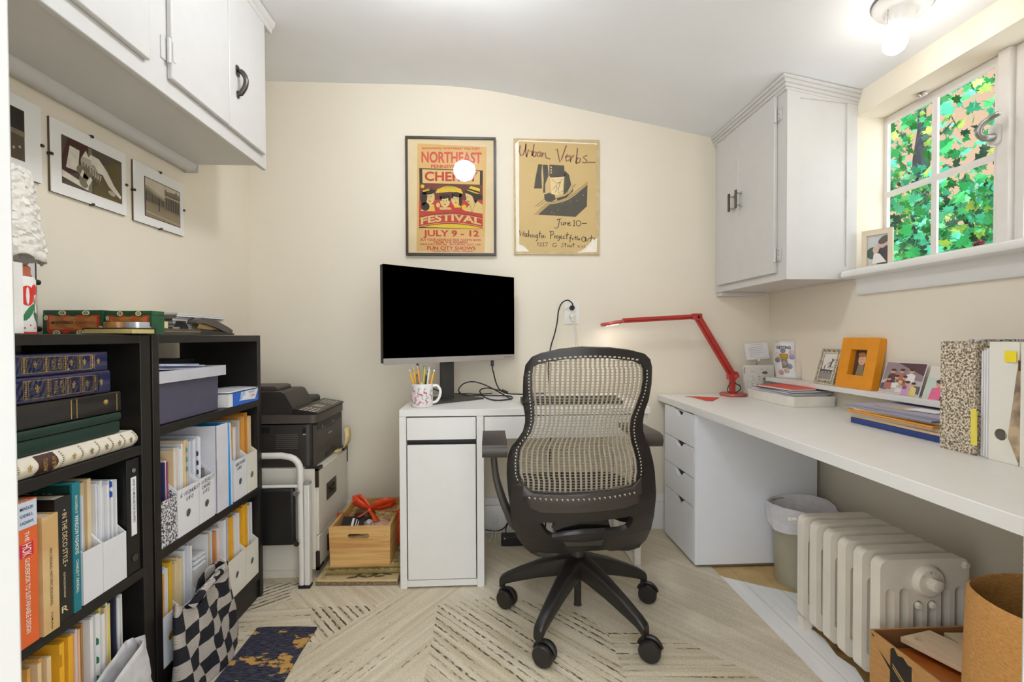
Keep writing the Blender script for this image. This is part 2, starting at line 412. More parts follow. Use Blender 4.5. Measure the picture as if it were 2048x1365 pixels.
w1 = casement('window_1', 1.418+.022, 1.915, 1.678)
w2 = casement('window_2', .80, 1.412, 1.10)
b = B(); b.box(1.664, 1.70, 1.408, 1.444, 1.318, 1.975, win_white); b.box(1.66, 1.72, 1.905, 1.93, 1.318, 1.975, win_white); b.box(1.66, 1.72, .76, .80, 1.318, 1.975, win_white)
b.box(1.70, 1.74, .76, 1.93, 1.963, 1.99, win_white); b.box(1.70, 1.74, .76, 1.93, 1.30, 1.337, win_white)
struct(b.build('trim_1', bev=.003))
b = B(); pr = [(0, 0), (.175, 0), (.185, .006), (.188, .016), (.183, .028), (.17, .034), (.02, .037), (0, .037)]
b.slab(pr, [], (1.672, 1.885, 1.29), (-1, 0, 0), ZP, -1.15, white_paint); struct(b.build('trim_2', smooth=40))
b = B(); pr = [(0, 0), (.012, 0), (.018, .008), (.018, .05), (.022, .056), (.022, .068), (0, .068)]
b.slab(pr, [], (1.56, 1.87, 1.222), (-1, 0, 0), ZP, -1.13, white_paint); struct(b.build('trim_3', smooth=40))
h = T('window_latch', 'painted window latch with a bent lever on the white window post', 'latch', (1.664, 1.445, 1.71))
b = B(); b.slab(rrect(-.018, .018, -.035, .03, .012), [], (1.664, 1.445, 1.71), (0, -1, 0), ZP, .008, win_white); b.build('back_plate', h, bev=.002)
b = B(); b.tube(smooth_path([(1.655, 1.447, 1.70), (1.63, 1.452, 1.70), (1.615, 1.455, 1.715), (1.615, 1.445, 1.74), (1.622, 1.425, 1.752), (1.625, 1.40, 1.757)]), [.012]*5+[.010]*5+[.008]*10+[.006], M('lever_nickel', (150, 148, 144), .35, .8), 10); b.build('lever', h)
b = B(); b.slab(rrect(-.02, .02, -.005, .006, .005), [], (1.662, 1.70, 1.966), YP, ZP, -.012, win_white); b.lathe([(.0, 0), (.008, .002), (.008, .012), (0, .014)], (1.652, 1.70, 1.966), chrome, (-1, 0, 0), 12)
tag(b.build('window_catch', bev=.002), 'small painted catch on top rail above the window panes', 'catch')

# tree outside the window
lm = [M('leaf_deep', (22, 120, 52), .55, var=.35, vs=6), M('leaf_mid', (30, 160, 84), .5, var=.3, vs=6), M('leaf_teal', (66, 186, 150), .45, var=.3, vs=6), M('leaf_lime', (150, 190, 70), .5, var=.25, vs=6), M('leaf_dark', (12, 70, 46), .6, var=.3, vs=6)]
bark = M2('bark', (44, 52, 66), (30, 34, 40), scale=30, stretch=(1, 1, .2), rough=.9)
tree = T('maple_tree', 'green leafy maple tree standing outside the window', 'tree', (3.6, 3.4, -1.5))
outline = [(0, 0), (.10, -.02), (.30, -.12), (.26, .06), (.50, .12), (.36, .24), (.44, .44), (.22, .40), (.14, .62), (.06, .60), (0, .95)]
outline = outline+[(-x, y) for x, y in reversed(outline[1:-1])]
fb = B()
rl = random.Random(3)
def leaf(p, s, m):
    # leaf blade, folded a little along its midrib, hung at a loose angle facing roughly the house
    q = Matrix.Rotation(rl.uniform(-1.0, 1.0), 4, 'Z') @ Matrix.Rotation(rl.uniform(-.9, .7), 4, 'Y') @ Matrix.Rotation(rl.uniform(-3.1, 3.1), 4, 'X')
    fold = rl.uniform(-.5, .5); mid = [Vector((0, 0, 0)), Vector((0, 0, .95*s))]
    vs = [Vector((abs(x)*s*fold*.5+.1*s*y*y, x*s, y*s)) for x, y in outline]
    k = len(outline)//2+1
    # fan each half from the stem base so the fold is a true crease
    idx = list(range(len(vs)))
    fs = [(0, i, i+1) for i in range(1, len(vs)-1)]
    fb.add([q @ v + p for v in vs], fs, m)
for i in range(5200):
    t = rl.random()
    x = 2.3+1.9*t; k = x/1.69
    y = (1.05+rl.random()*1.05)*k; z = 1.0513+(.22+rl.random()*.78)*k-.12
    # looser near the top left where sky shows through
    hole = math.sin(y*2.1+1)*math.sin(z*2.6+.5)
    if z > 1.5+.25*k and hole > -.25 and rl.random() < .72: continue
    if hole > .5 and rl.random() < .6: continue
    w = rl.random()
    m = lm[0] if w < .3 else lm[1] if w < .58 else lm[2] if w < .78 else lm[3] if w < .86 else lm[4]
    leaf(Vector((x, y, z)), rl.uniform(.045, .10), m)
for i in range(500):
    k = rl.uniform(1.36, 2.4); x = 1.69*k; y = rl.uniform(.75, 1.15)*k; z = 1.0513+rl.uniform(.2, 1.0)*k-.12
    leaf(Vector((x, y, z)), rl.uniform(.05, .10), lm[rl.randrange(5)])
fol = fb.build('foliage', tree, smooth=0)
b = B(); b.tube(smooth_path([(3.6, 3.35, -1.5), (3.62, 3.58, .6), (3.66, 3.76, 1.7), (3.8, 3.9, 2.6), (3.9, 4.0, 3.6)]), [.10]*5+[.06]*8+[.03]*4, bark, 10); b.build('trunk', tree)
for a, c in (((3.65, 3.38, 1.2), (3.1, 2.6, 1.9)), ((3.68, 3.3, 1.6), (3.2, 3.4, 2.3)), ((3.68, 3.3, 1.8), (3.0, 2.2, 2.5)), ((3.7, 3.2, 2.3), (3.3, 2.2, 3.0)), ((3.64, 3.38, .9), (2.9, 2.9, 1.5)), ((3.68, 3.3, 1.5), (3.2, 1.9, 1.75))):
    m1 = [(u+v)/2+rl.uniform(-.1, .1) for u, v in zip(a, c)]
    b = B(); b.tube(smooth_path([a, m1, c]), [.03]*2+[.022]*3+[.012]*3+[.005], bark, 7); b.build('branch', tree)

# ================================================================== white wall cabinet, upper left
cab = T('wall_cabinet', 'long white painted wall cabinet hung over the left bookcases', 'cabinet', (-1.248, 1.2, 1.767))
b = B(); b.box(-1.247, -.94, .44, 1.99, 1.767, 2.388, cab_paint); b.box(-.94, -.922, .44, 2.003, 1.752, 2.388, cab_paint); b.box(-1.247, -.94, 1.99, 2.003, 1.775, 2.388, cab_paint)
b.build('body', cab, bev=.003)
def cdoor(y0, y1):
    b = B(); b.box(-.922, -.906, y0, y1, 1.802, 2.335, cab_paint); return b.build('door', cab, bev=.004)
d1 = cdoor(.62, 1.315); d2 = cdoor(1.40, 1.697); d3 = cdoor(1.701, 1.965)
b = B(); b.box(-.922, -.918, 1.374, 1.394, 1.848, 1.912, cab_paint); b.box(-.906, -.904, 1.402, 1.414, 1.852, 1.908, cab_paint); b.cyl((-.912, 1.396, 1.844), (-.912, 1.396, 1.916), .0055, cab_paint, n=10); b.build('hinge', d2, bev=.002)
b = B()
b.tube(smooth_path([(-.906, 1.752, 2.028), (-.888, 1.752, 2.018), (-.876, 1.752, 1.995), (-.878, 1.752, 1.97), (-.892, 1.752, 1.945), (-.905, 1.752, 1.935)]), [.006]*3+[.009]*15+[.006]*3, pewter, 10)
b.slab(rrect(-.012, .012, -.022, .018, .009), [], (-.906, 1.752, 2.025), YP, ZP, .003, pewter); b.slab(rrect(-.008, .008, -.016, .012, .007), [], (-.906, 1.752, 1.94), YP, ZP, .003, pewter)
b.build('handle', d3, label='pewter drop handle')
b = B(); b.slab([(0, 0), (.012, 0), (.016, .018), (.024, .024), (.03, .046), (0, .046)], [], (-.922, .44, 2.34), XP, ZP, -1.595, cab_paint); b.box(-1.247, -.922, 2.003, 2.03, 2.342, 2.388, cab_paint); b.build('crown', cab, bev=.002)
t = T('light_strip', 'slim white light fixture under the long wall cabinet', 'light fixture', (-1.215, 1.4, 1.735))
b = B(); b.slab([(0, .012), (.014, 0), (.04, .002), (.052, .018), (.054, .0315), (0, .0315)], [], (-1.246, .75, 1.735), XP, ZP, -1.235, cab_paint); b.build('housing', t, smooth=50)
b = B(); b.box(-1.247, -1.19, 1.985, 1.992, 1.733, 1.766, M('grey_cap', (190, 188, 184), .4)); b.build('end_cap', t, bev=.003)

# white corner cabinet by the window
cab = T('corner_cabinet', 'tall white wall cabinet in the corner beside the window', 'cabinet', (1.4, 2.2, 1.29))
b = B()
top = [(1.256, 2.10), (1.559, 2.06)]
b.slab([(1.254, 1.29), (1.559, 1.29), (1.559, ceil_z(1.559)-.002), (1.254, ceil_z(1.254)-.002)], [], (0, 2.498, 0), XP, ZP, .60, cab_paint)
b.build('body', cab, bev=.002)
fy = 1.898
b = B(); b.slab([(1.254, 1.29), (1.559, 1.29), (1.559, 2.06), (1.254, 2.10)], [[(1.31, 1.345), (1.515, 1.345), (1.515, 2.03), (1.31, 2.05)]], (0, fy, 0), XP, ZP, .006, cab_paint); b.build('end_frame', cab, bev=.002)
b = B()
for k, (dz, d) in enumerate(((.0, .03), (.013, .022), (.026, .014), (.036, .008))):
    z = lambda x: ceil_z(x)-.003-dz
    b.slab([(1.254-d, z(1.254-d)-.013), (1.559, z(1.559)-.013), (1.559, z(1.559)), (1.254-d, z(1.254-d))], [], (0, 2.498, 0), XP, ZP, 2.498-fy+d, cab_paint)
b.build('crown', cab, bev=.0015)
d1 = B(); d1.box(1.238, 1.254, 1.955, 2.243, 1.325, 2.085, cab_paint); d1 = d1.build('door', cab, bev=.003)
d2 = B(); d2.box(1.238, 1.254, 2.2445, 2.455, 1.325, 2.085, cab_paint); d2 = d2.build('door', cab, bev=.003)
for d, y in ((d1, 2.215), (d2, 2.279)):
    b = B(); b.box(1.206, 1.213, y-.007, y+.007, 1.675, 1.765, pewter)
    for z in (1.69, 1.75): b.cyl((1.238, y, z), (1.213, y, z), .005, chrome, n=10); b.lathe([(.009, 0), (.009, .003), (.005, .006)], (1.238, y, z), chrome, (-1, 0, 0), 12)
    b.build('handle', d, bev=.0015, label='dark bar handle with steel posts')
for z in (1.40, 2.0):
    b = B(); b.cyl((1.24, 1.951, z-.03), (1.24, 1.951, z+.03), .006, cab_paint, n=10); b.box(1.248, 1.2535, 1.925, 1.95, z-.026, z+.026, cab_paint)
    for dz in (-.018, .0, .018): b.lathe([(.004, 0), (.003, .002), (0, .0025)], (1.248, 1.936, z+dz), chrome, (-1, 0, 0), 8)
    b.build('hinge', d1, bev=.001)
b = B(); b.box(1.258, 1.50, 2.45, 2.498, 1.268, 1.29, cab_paint); b.build('cleat', cab, bev=.003)

# ================================================================== lamps on the ceiling
bulb_mat = M('bulb_glow', (255, 248, 240), .3, emit=BULB_E)
globe_mat = M('globe_glow', (244, 248, 255), .3, emit=GLOBE_E)
porc = M('porcelain', (226, 224, 220), .25, var=.01)
px, py = 1.335, 1.44; pz = ceil_z(px); sl = math.atan(.195); nv = Vector((-math.sin(sl), 0, -math.cos(sl)))
t = T('bulb_holder', 'round white porcelain lamp holder on the sloping ceiling by the window', 'lamp', (px, py, pz))
c = Vector((px, py, pz))
b = B(); b.lathe([(.078, -.001), (.08, .008), (.074, .018), (.052, .026), (.040, .034), (.036, .07), (.033, .074), (.0, .074)], c, porc, nv, 36); b.build('base', t, smooth=50)
b = B(); b.lathe([(.079, 0), (.083, .004), (.079, .009)], c, M('lamp_ring', (120, 118, 116), .4, .4), nv, 36); b.build('rim_ring', t)
b = B(); b.lathe([(.0, .066), (.014, .068), (.0165, .08), (.022, .095), (.031, .113), (.0335, .130), (.029, .147), (.018, .159), (.0, .164)], c, bulb_mat, nv, 28); b.build('bulb', t, label='lit frosted bulb', smooth=60)
b = B()
for k in range(9): b.lathe([(0, -.0022), (.0022, 0), (0, .0022)], c+Vector((-.058, -.01, -.03-.0062*k)), chrome, (0, 0, 1), 6)
b.build('pull_chain', t, smooth=60)
gx, gy = -.17, 1.46
t = T('globe_lamp', 'round frosted globe lamp on the flat ceiling in the middle of the room', 'lamp', (gx, gy, 2.39))
b = B(); b.lathe([(.07, 0), (.07, .015), (.045, .022), (.045, .032)], (gx, gy, 2.39), porc, (0, 0, -1), 32); b.build('fitter', t)
b = B(); b.lathe([(.045, .028), (.07, .045), (.085, .08), (.082, .11), (.062, .145), (.03, .163), (0, .168)], (gx, gy, 2.39), globe_mat, (0, 0, -1), 32); b.build('globe', t, smooth=60)
# ================================================================== framed photographs on the left wall
mount = M('white_mount', (242, 240, 236), .6, var=.01)
clip_glass = glass_mat('picture_glass', ior=1.12)
sep = [M('sepia_%d' % i, c, .6, var=.12, vs=40) for i, c in enumerate(((40, 34, 28), (84, 74, 60), (132, 120, 100), (182, 172, 152), (222, 214, 198)))]
def clip_frame(label, y0, y1, z0, z1, iy0, iy1, iz0, iz1, art):
    t = T('wall_photograph', label, 'picture', (-1.248, (y0+y1)/2, z0), group='clip framed photographs on the left wall')
    b = B(); b.box(-1.247, -1.241, y0, y1, z0, z1, M('hardboard', (96, 78, 58), .8)); b.build('backing', t)
    b = B(); b.box(-1.241, -1.2385, y0, y1, z0, z1, mount); b.build('mount', t)
    w, h = (y1-y0), (z1-z0)
    b = B(); o = (-1.2385, y0+w*iy0, z0+h*iz0); art(b, o, w*(iy1-iy0), h*(iz1-iz0)); b.build('photo', t, smooth=0)
    b = B(); b.face([(-1.2362, y0, z0), (-1.2362, y1, z0), (-1.2362, y1, z1), (-1.2362, y0, z1)], clip_glass); b.build('pane', t, smooth=0)
    for cy, cz in ((y0, (z0+z1)/2), (y1, (z0+z1)/2), ((y0+y1)/2, z0), ((y0+y1)/2, z1)):
        b = B(); b.box(-1.247, -1.2335, cy-.004, cy+.004, cz-.004, cz+.004, M('clip_metal', (70, 68, 66), .35, .8)); b.build('clip', t, bev=.001)
def P(b, o, w, h, pts, m, l): b.flat([(x*w, y*h) for x, y in pts], o, YP, ZP, m, l*.00025+.0002)
def ell(cx, cy, rx, ry, n=16, a=0.):
    out = []
    for i in range(n):
        t = 2*math.pi*i/n; x, y = rx*math.cos(t), ry*math.sin(t); out.append((cx+x*math.cos(a)-y*math.sin(a), cy+x*math.sin(a)+y*math.cos(a)))
    return out
def art_dark(b, o, w, h):
    P(b, o, w, h, [(0, 0), (1, 0), (1, 1), (0, 1)], sep[1], 0); P(b, o, w, h, [(0, .62), (1, .55), (1, 1), (0, 1)], sep[0], 1); P(b, o, w, h, [(0, .52), (1, .48), (1, .58), (0, .62)], sep[2], 2)
    for k in range(9): P(b, o, w, h, ell(.2+.09*k, .16+.05*(k % 3), .02, .03, 8), sep[3], 3)
def art_sculpture(b, o, w, h):
    P(b, o, w, h, [(0, 0), (1, 0), (1, 1), (0, 1)], sep[1], 0)
    P(b, o, w, h, [(.48, 0), (1, 0), (1, .9), (.85, .93), (.55, .6)], M('photo_olive', (98, 84, 48), .6), 1)
    P(b, o, w, h, [(0, .55), (.1, 1), (.5, 1), (.3, .7), (.2, .3), (0, .2)], M('photo_maroon', (70, 38, 34), .6), 1)
    P(b, o, w, h, [(.06, .36), (.24, .36), (.27, .82), (.12, .84)], sep[4], 2)
    P(b, o, w, h, [(.0, .14), (.42, .02), (.44, .12), (.0, .28)], sep[4], 2)
    P(b, o, w, h, [(.40, .0), (.46, 0), (.47, .98), (.41, .98)], sep[2], 3)
    P(b, o, w, h, ell(.38, .62, .10, .16), sep[3], 4); P(b, o, w, h, ell(.34, .40, .12, .14, 14, .6), sep[2], 5); P(b, o, w, h, ell(.33, .22, .08, .16), sep[2], 5)
    P(b, o, w, h, [(.44, .84), (.58, .82), (.72, .62), (.84, .36), (.98, .16), (.96, .10), (.84, .20), (.74, .30), (.64, .50), (.56, .50), (.50, .62), (.44, .66)], sep[4], 6)
    P(b, o, w, h, [(.42, .62), (.50, .60), (.56, .46), (.62, .46), (.60, .34), (.50, .38), (.40, .46)], sep[3], 7)
    for k in range(7): P(b, o, w, h, [(.30+.045*k, .60-.02*k), (.325+.045*k, .62-.02*k), (.345+.04*k, .44-.03*k), (.33+.04*k, .42-.03*k)], sep[2], 8)
    P(b, o, w, h, [(.30, .72), (.36, .88), (.40, .76), (.46, .86), (.48, .72)], sep[4], 8); P(b, o, w, h, [(.36, .20), (.42, .34), (.46, .30), (.40, .12)], sep[4], 8); P(b, o, w, h, [(.26, .30), (.30, .44), (.33, .42), (.30, .26)], sep[4], 8)
    P(b, o, w, h, ell(.80, .16, .07, .05, 12, -.5), sep[3], 6)
def art_piazza(b, o, w, h):
    P(b, o, w, h, [(-.02, -.02), (1.02, -.02), (1.02, 1.02), (-.02, 1.02)], sep[0], 0); P(b, o, w, h, [(0, 0), (1, 0), (1, 1), (0, 1)], M('photo_sky', (206, 194, 170), .6), 1)
    P(b, o, w, h, [(0, 0), (1, 0), (1, .30), (.55, .34), (0, .40)], M('photo_ground', (150, 134, 106), .6), 2)
    P(b, o, w, h, [(0, .38), (.54, .34), (.54, .62), (0, .80)], sep[2], 3); P(b, o, w, h, [(.54, .34), (1, .28), (1, .88), (.92, .9), (.90, .98), (.86, .9), (.60, .86), (.56, .92), (.54, .86)], sep[2], 3)
    for k in range(13): x = .02+.04*k; P(b, o, w, h, [(x, .40-.02*x), (x+.016, .40-.02*x), (x+.016, .66-.24*x), (x, .66-.24*x)], sep[0], 4)
    for k in range(8): x = .57+.055*k; P(b, o, w, h, [(x, .35), (x+.022, .35), (x+.022, .68), (x, .68)], sep[0], 4); P(b, o, w, h, [(x, .74), (x+.022, .74), (x+.022, .80), (x, .80)], sep[1], 4)
    P(b, o, w, h, [(0, .735), (.54, .565), (.54, .60), (0, .77)], sep[3], 5); P(b, o, w, h, [(.54, .69), (1, .69), (1, .73), (.54, .73)], sep[3], 5)
    P(b, o, w, h, ell(.37, .40, .012, .03, 8), sep[0], 6); P(b, o, w, h, [(.355, .22), (.39, .22), (.385, .38), (.358, .38)], sep[1], 6)
    P(b, o, w, h, [(.0, .10), (1, .03), (1, .05), (.0, .13)], sep[3], 4)
clip_frame('clip frame with a dark indoor photograph, nearest the door', 1.10, 1.366, 1.484, 1.695, .16, .82, .2, .84, art_dark)
clip_frame('clip frame with a photograph of a pale carved animal sculpture, middle of the three', 1.393, 1.668, 1.473, 1.685, .12, .93, .16, .83, art_sculpture)
clip_frame('clip frame with a sepia photograph of a columned square, farthest from the door', 1.703, 1.97, 1.468, 1.68, .20, .90, .15, .80, art_piazza)

# ================================================================== two black bookcases
def bookcase(label, y0, y1, shelves, pt):
    t = T('bookcase', label, 'bookcase', (-1.076, (y0+y1)/2, 0), group='black-brown bookcases on the left wall')
    xa, xb = -1.228, -.926
    for ya, yb in ((y0, y0+pt), (y1-pt, y1)):
        b = B(); b.box(xa, xb, ya, yb, .001, 1.062, black_wood); b.build('side_panel', t, bev=.0015)
    b = B(); b.box(xa, xb, y0+pt, y1-pt, 1.038, 1.0615, black_wood); b.build('top_panel', t, bev=.0015)
    for z in shelves:
        b = B(); b.box(xa, xb-.001, y0+pt, y1-pt, z-.026, z, black_wood); b.build('shelf', t, bev=.0015)
    b = B(); b.box(xb-.03, xb-.008, y0+pt, y1-pt, .001, shelves[-1]-.026, black_wood); b.build('plinth', t, bev=.0015)
bookcase('black-brown open bookcase holding photo albums, nearest the door', .70, 1.322, (.767, .436, .10), .036)
bookcase('black-brown open bookcase holding a grey storage box, nearest the printer', 1.330, 1.940, (.802, .449, .104), .026)

# ------------------------------------------------------------------ things on top of the bookcases
cb = M2('cigar_wood', (196, 126, 62), (176, 104, 46), 'wave', 6, .3, .7, .45, stretch=(1, 1, 12))
cgreen = M('cigar_green', (34, 84, 52), .5, var=.25, vs=90); cred = M('cigar_red', (206, 52, 34), .5); ccream = M('cigar_cream', (232, 222, 176), .5, var=.05)
def cigar_box(label, y0, y1, z1, x1, word):   # runs along x from y0 to y1, front at y = x1
    t = T('cigar_box', label, 'box', ((y0+y1)/2, x1+.025, 1.063), group='wooden cigar boxes on the left bookcase')
    z0 = 1.0635
    b = B(); b.box(y0, y1, x1, x1+.05, z0, z1-.012, cgreen)
    w, h = y1-y0, z1-z0; o = (y0, x1, z0)
    F = lambda pts, m, l: b.flat([(x*w, y*h) for x, y in pts], o, XP, ZP, m, .0003*l)
    F([(.07, .13), (.94, .13), (.94, .80), (.07, .80)], cred, 1)
    for k in range(7): F(ell(.14+.12*k, .80 if k % 2 else .13, .06, .10, 12), cred if k % 2 == 0 else cgreen, 2)
    F([(.11, .20), (.90, .20), (.90, .74), (.11, .74)], cb, 3)
    for cx, cy in ((.33, .88), (.72, .88), (.06, .68), (.23, .07), (.62, .07), (.96, .25), (.96, .06)):
        F(ell(cx, cy, .065 if cx > .1 and cx < .9 else .035, .10, 14), ccream, 4); F(ell(cx, cy, .035 if cx > .1 and cx < .9 else .02, .06, 12), cgreen, 5); F(ell(cx, cy, .018, .03, 10), ccream, 6)
    if word:
        b.text('*MONTESINO', (y0+w*.15, x1, z0+h*.42), XP, ZP, w*.36, h*.13, M('cigar_ink', (38, 50, 30), .6), .0014)
        b.text('ROBUSTOS', (y0+w*.54, x1, z0+h*.42), XP, ZP, w*.30, h*.12, M('cigar_brown', (120, 72, 40), .6), .0014)
    else: b.text('ROBUSTOS', (y0+w*.38, x1, z0+h*.46), XP, ZP, w*.26, h*.10, M('cigar_brown', (120, 72, 40), .6), .0014)
    b.build('body', t, bev=.0006)
    b = B(); b.box(y0, y1, x1+.0012, x1+.05, z1-.0115, z1, cgreen)
    for k in range(3): b.flat(ell(w*(.25+.25*k), .025, .018, .012, 12), (y0, x1, z1), XP, YP, ccream, .0003)
    b.build('lid', t, bev=.0006)
cigar_box('green bordered cigar box with two dark words on its front, left of the two', -1.212, -1.054, 1.130, 1.33, True)
cigar_box('brighter cigar box behind the tape rolls, right of the two', -1.052, -.928, 1.128, 1.333, False)

t = T('notebook', 'black notebook with yellowed page edges lying before the cigar boxes', 'notebook', (-.974, 1.28, 1.062))
b = B(); b.box(-1.032, -.914, 1.242, 1.322, 1.065, 1.0765, M2('page_edges', (214, 198, 130), (190, 172, 104), scale=200, stretch=(1, 1, 12))); b.build('pages', t)
b = B(); b.box(-1.036, -.912, 1.240, 1.326, 1.0625, 1.0649, black); b.box(-1.036, -.912, 1.240, 1.326, 1.0767, 1.0792, black); b.box(-1.036, -.912, 1.3225, 1.3265, 1.0625, 1.0792, black); b.build('cover', t, bev=.001)
t = T('folder', 'charcoal zip folder lying on the bookcase under the stapler', 'folder', (-1.0, 1.47, 1.062))
fold_m = M('charcoal_fabric', (84, 76, 74), .7, var=.12, bump=.1)
b = B(); b.slab(rrect(-.075, .075, -.112, .112, .012), [], (-1.02, 1.475, 1.0625), XP, YP, .0185, fold_m); b.build('case', t, bev=.005, seg=3)
b = B(); b.tube([(-.9445, 1.372, 1.0718), (-.9445, 1.578, 1.0718)], .0012, gold, 6); b.build('zip', t)
def tape(label, c, m, h=.016, r=.0285):
    t = T('tape_roll', label, 'tape', c, group='tape rolls on the bookcase')
    b = B(); b.lathe([(r-.010, 0), (r, 0), (r, h), (r-.010, h), (r-.010, 0)], c, m, n=32); b.build('tape', t)
    b = B(); b.lathe([(r-.013, .0), (r-.0105, 0), (r-.0105, h), (r-.013, h), (r-.013, 0)], c, M('card_core', (186, 160, 120), .8), n=32); b.build('core', t)
tape('brown packing tape roll lying on the yellow edged notebook', (-.985, 1.288, 1.0795), M('tape_brown', (170, 120, 66), .25, var=.2, vs=60))
tape('silver tape roll lying beside the brown roll', (-.945, 1.3005, 1.0795), M('tape_silver', (196, 198, 206), .25, .4))
tape('small masking tape roll, rightmost of the three', (-.975, 1.422, 1.0815), M('tape_masking', (216, 198, 150), .6), .02, .026)
rb = random.Random(5)
z = 1.0635
for k in range(10):
    h = rb.uniform(.0055, .0085); dx, dy = rb.uniform(-.006, .006), rb.uniform(-.008, .008)
    X = Matrix.Translation((-1.115+dx, 1.69+dy, z)) @ Matrix.Rotation(rb.uniform(-.02, .02), 4, 'Z')
    t = T('magazine', 'glossy magazine in the stack behind the stapler' if k < 9 else 'topmost magazine of the stack behind the stapler', 'magazine', mtx=X, group='magazines stacked on the bookcase')
    pm = M('mag_pages_%d' % (k % 3), ((226, 224, 222), (206, 202, 196), (234, 233, 231))[k % 3], .6, var=.06, vs=300, stretch=(1, 1, 8))
    b = B(); b.box(-.105, .105, -.138, .138, .0006, h-.0006, pm); b.build('pages', t, local=True)
    cm = M('mag_cover_%d' % (k % 4), ((120, 112, 104), (200, 196, 190), (66, 60, 62), (168, 160, 146))[k % 4], .3)
    b = B(); b.box(-.1055, .1055, -.1385, .1385, h-.0006, h, cm); b.box(-.1055, .1055, -.1385, .1385, 0, .0006, cm); b.box(-.1055, .1055, -.1392, -.1383, 0, h, cm); b.build('cover', t, local=True)
    z += h+.0002
# stapler
st = T('stapler', 'dark grey desk stapler on the bookcase end by the back wall', 'stapler', (-.985, 1.70, 1.0625), rz=R(-8))
sg = M('stapler_grey', (88, 80, 74), .35, var=.06)
b = B(); b.slab([(-.08, 0), (.10, 0), (.102, .006), (.06, .008), (.02, .014), (-.06, .016), (-.082, .008)], [], (.018, 0, .0005), YP, ZP, -.036, M('stapler_base', (60, 56, 54), .4)); b.build('base', st, bev=.002, local=True)
b = B(); pr = [(-.085, .038), (-.078, .052), (-.055, .060), (-.02, .058), (.03, .045), (.075, .028), (.095, .018), (.092, .006), (.075, .006), (.04, .016), (0, .030), (-.05, .040)]
b.slab(pr, [], (.017, 0, 0), YP, ZP, -.034, sg); b.build('arm', st, bev=.006, seg=3, local=True)
b = B(); b.slab([(-.07, .022), (-.062, .038), (.02, .032), (.07, .016), (.02, .018)], [], (.009, 0, 0), YP, ZP, -.018, M('brass', (196, 170, 112), .3, .8)); b.build('magazine_rail', st, local=True)
sr = T('staple_remover', 'black staple remover lying between the tape rolls and the stapler', 'staple remover', (-1.0, 1.57, 1.081), rz=R(15))
b = B(); b.slab([(-.03, 0), (.028, 0), (.03, .006), (.0, .026), (-.012, .026), (-.03, .006)], [], (.011, 0, 0), YP, ZP, -.022, black); b.build('body', sr, bev=.003, local=True)
b = B(); b.slab([(-.05, .0), (-.028, .002), (-.028, .008), (-.048, .006)], [], (.008, 0, 0), YP, ZP, -.016, chrome); b.build('jaw', sr, local=True)

# white ruffled lamp shade, bottle, frame and clip board by the door
lm2 = M2('ruffle', (224, 220, 210), (236, 233, 226), scale=50, lo=.35, hi=.6, rough=.85, bump=.4)
t = T('ruffled_lamp', 'lamp with a white ruffled shade on the bookcase by the door', 'lamp', (-1.108, 1.045, 1.062))
b = B(); rr = random.Random(2)
N, K = 96, 40; vs = []; fs = []
for i in range(K+1):
    f = i/K; zc = 1.425-.19*f
    for k in range(N):
        a = 2*math.pi*k/N
        r = .100+.024*f+.003*math.sin(a*9+f*21)*math.sin(f*40+a*5)+rr.uniform(-.0035, .0035)
        vs.append((-1.108+r*math.cos(a), 1.045+r*math.sin(a), zc+rr.uniform(-.003, .003)-(.010*abs(math.sin(a*4.5)) if i == K else 0)))
for i in range(K):
    for k in range(N): fs.append((i*N+k, (i+1)*N+k, (i+1)*N+(k+1) % N, i*N+(k+1) % N))
b.add(vs, fs, lm2); b.build('lamp_shade', t, solid=.002, smooth=25)
b = B(); b.lathe([(.045, 0), (.045, .012), (.02, .02), (.012, .05), (.012, .2), (.02, .21), (.02, .3), (0, .3)], (-1.108, 1.045, 1.0625), M('lamp_stem', (150, 140, 122), .4, .6)); b.build('lamp_base', t)
t = T('tumbler', 'white flask bottle printed with red flowers and green leaves', 'bottle', (-1.026, 1.062, 1.0625))
c = (-1.026, 1.062, 1.063); r = .034
b = B(); b.lathe([(0, 0), (.030, 0), (r, .004), (r, .118), (.031, .124), (.0, .124)], c, M('flask_white', (236, 234, 230), .3), n=36)
def wrap(cen, rr_, a, z, pts, m, l):
    P = []; n = len(pts); mx_, my_ = sum(p[0] for p in pts)/n, sum(p[1] for p in pts)/n; q = rr_+.0004*l
    for f in (.02, .35, .68, 1.):
        for x, y in pts: t_ = R(a)+mx_+(x-mx_)*f; P.append((cen[0]+q*math.cos(t_), cen[1]+q*math.sin(t_), cen[2]+z+my_+(y-my_)*f))
    b.add(P, [tuple(range(n))]+[(k*n+i, (k+1)*n+i, (k+1)*n+(i+1) % n, k*n+(i+1) % n) for k in range(3) for i in range(n)], m)
fr = M('flower_red', (214, 50, 44), .4); gl_ = M('leaf_print', (60, 128, 84), .4); pk = M('flower_pink', (232, 170, 160), .4)
for a in (-60, 20, 100, 190, 270):
    wrap(c, r, a-30, .082, ell(0, 0, .42, .022), fr, 1); wrap(c, r, a-2, .096, ell(0, 0, .26, .012, 14), fr, 1); wrap(c, r, a+12, .074, ell(0, 0, .24, .011), pk, 2); wrap(c, r, a-30, .082, ell(0, 0, .1, .02, 8), M('flask_white', (236, 234, 230)), 2)
    wrap(c, r, a-25, .046, ell(0, 0, .36, .012, 12, .04), gl_, 1); wrap(c, r, a+8, .034, ell(0, 0, .3, .010, 12, -.03), gl_, 1); wrap(c, r, a-5, .058, ell(0, 0, .05, .02, 8), gl_, 1)
    for q in range(4): wrap(c, r, a-40+q*18, .012+.006*(q % 2), ell(0, 0, .05, .002, 8), fr, 1)
b.build('body', t)
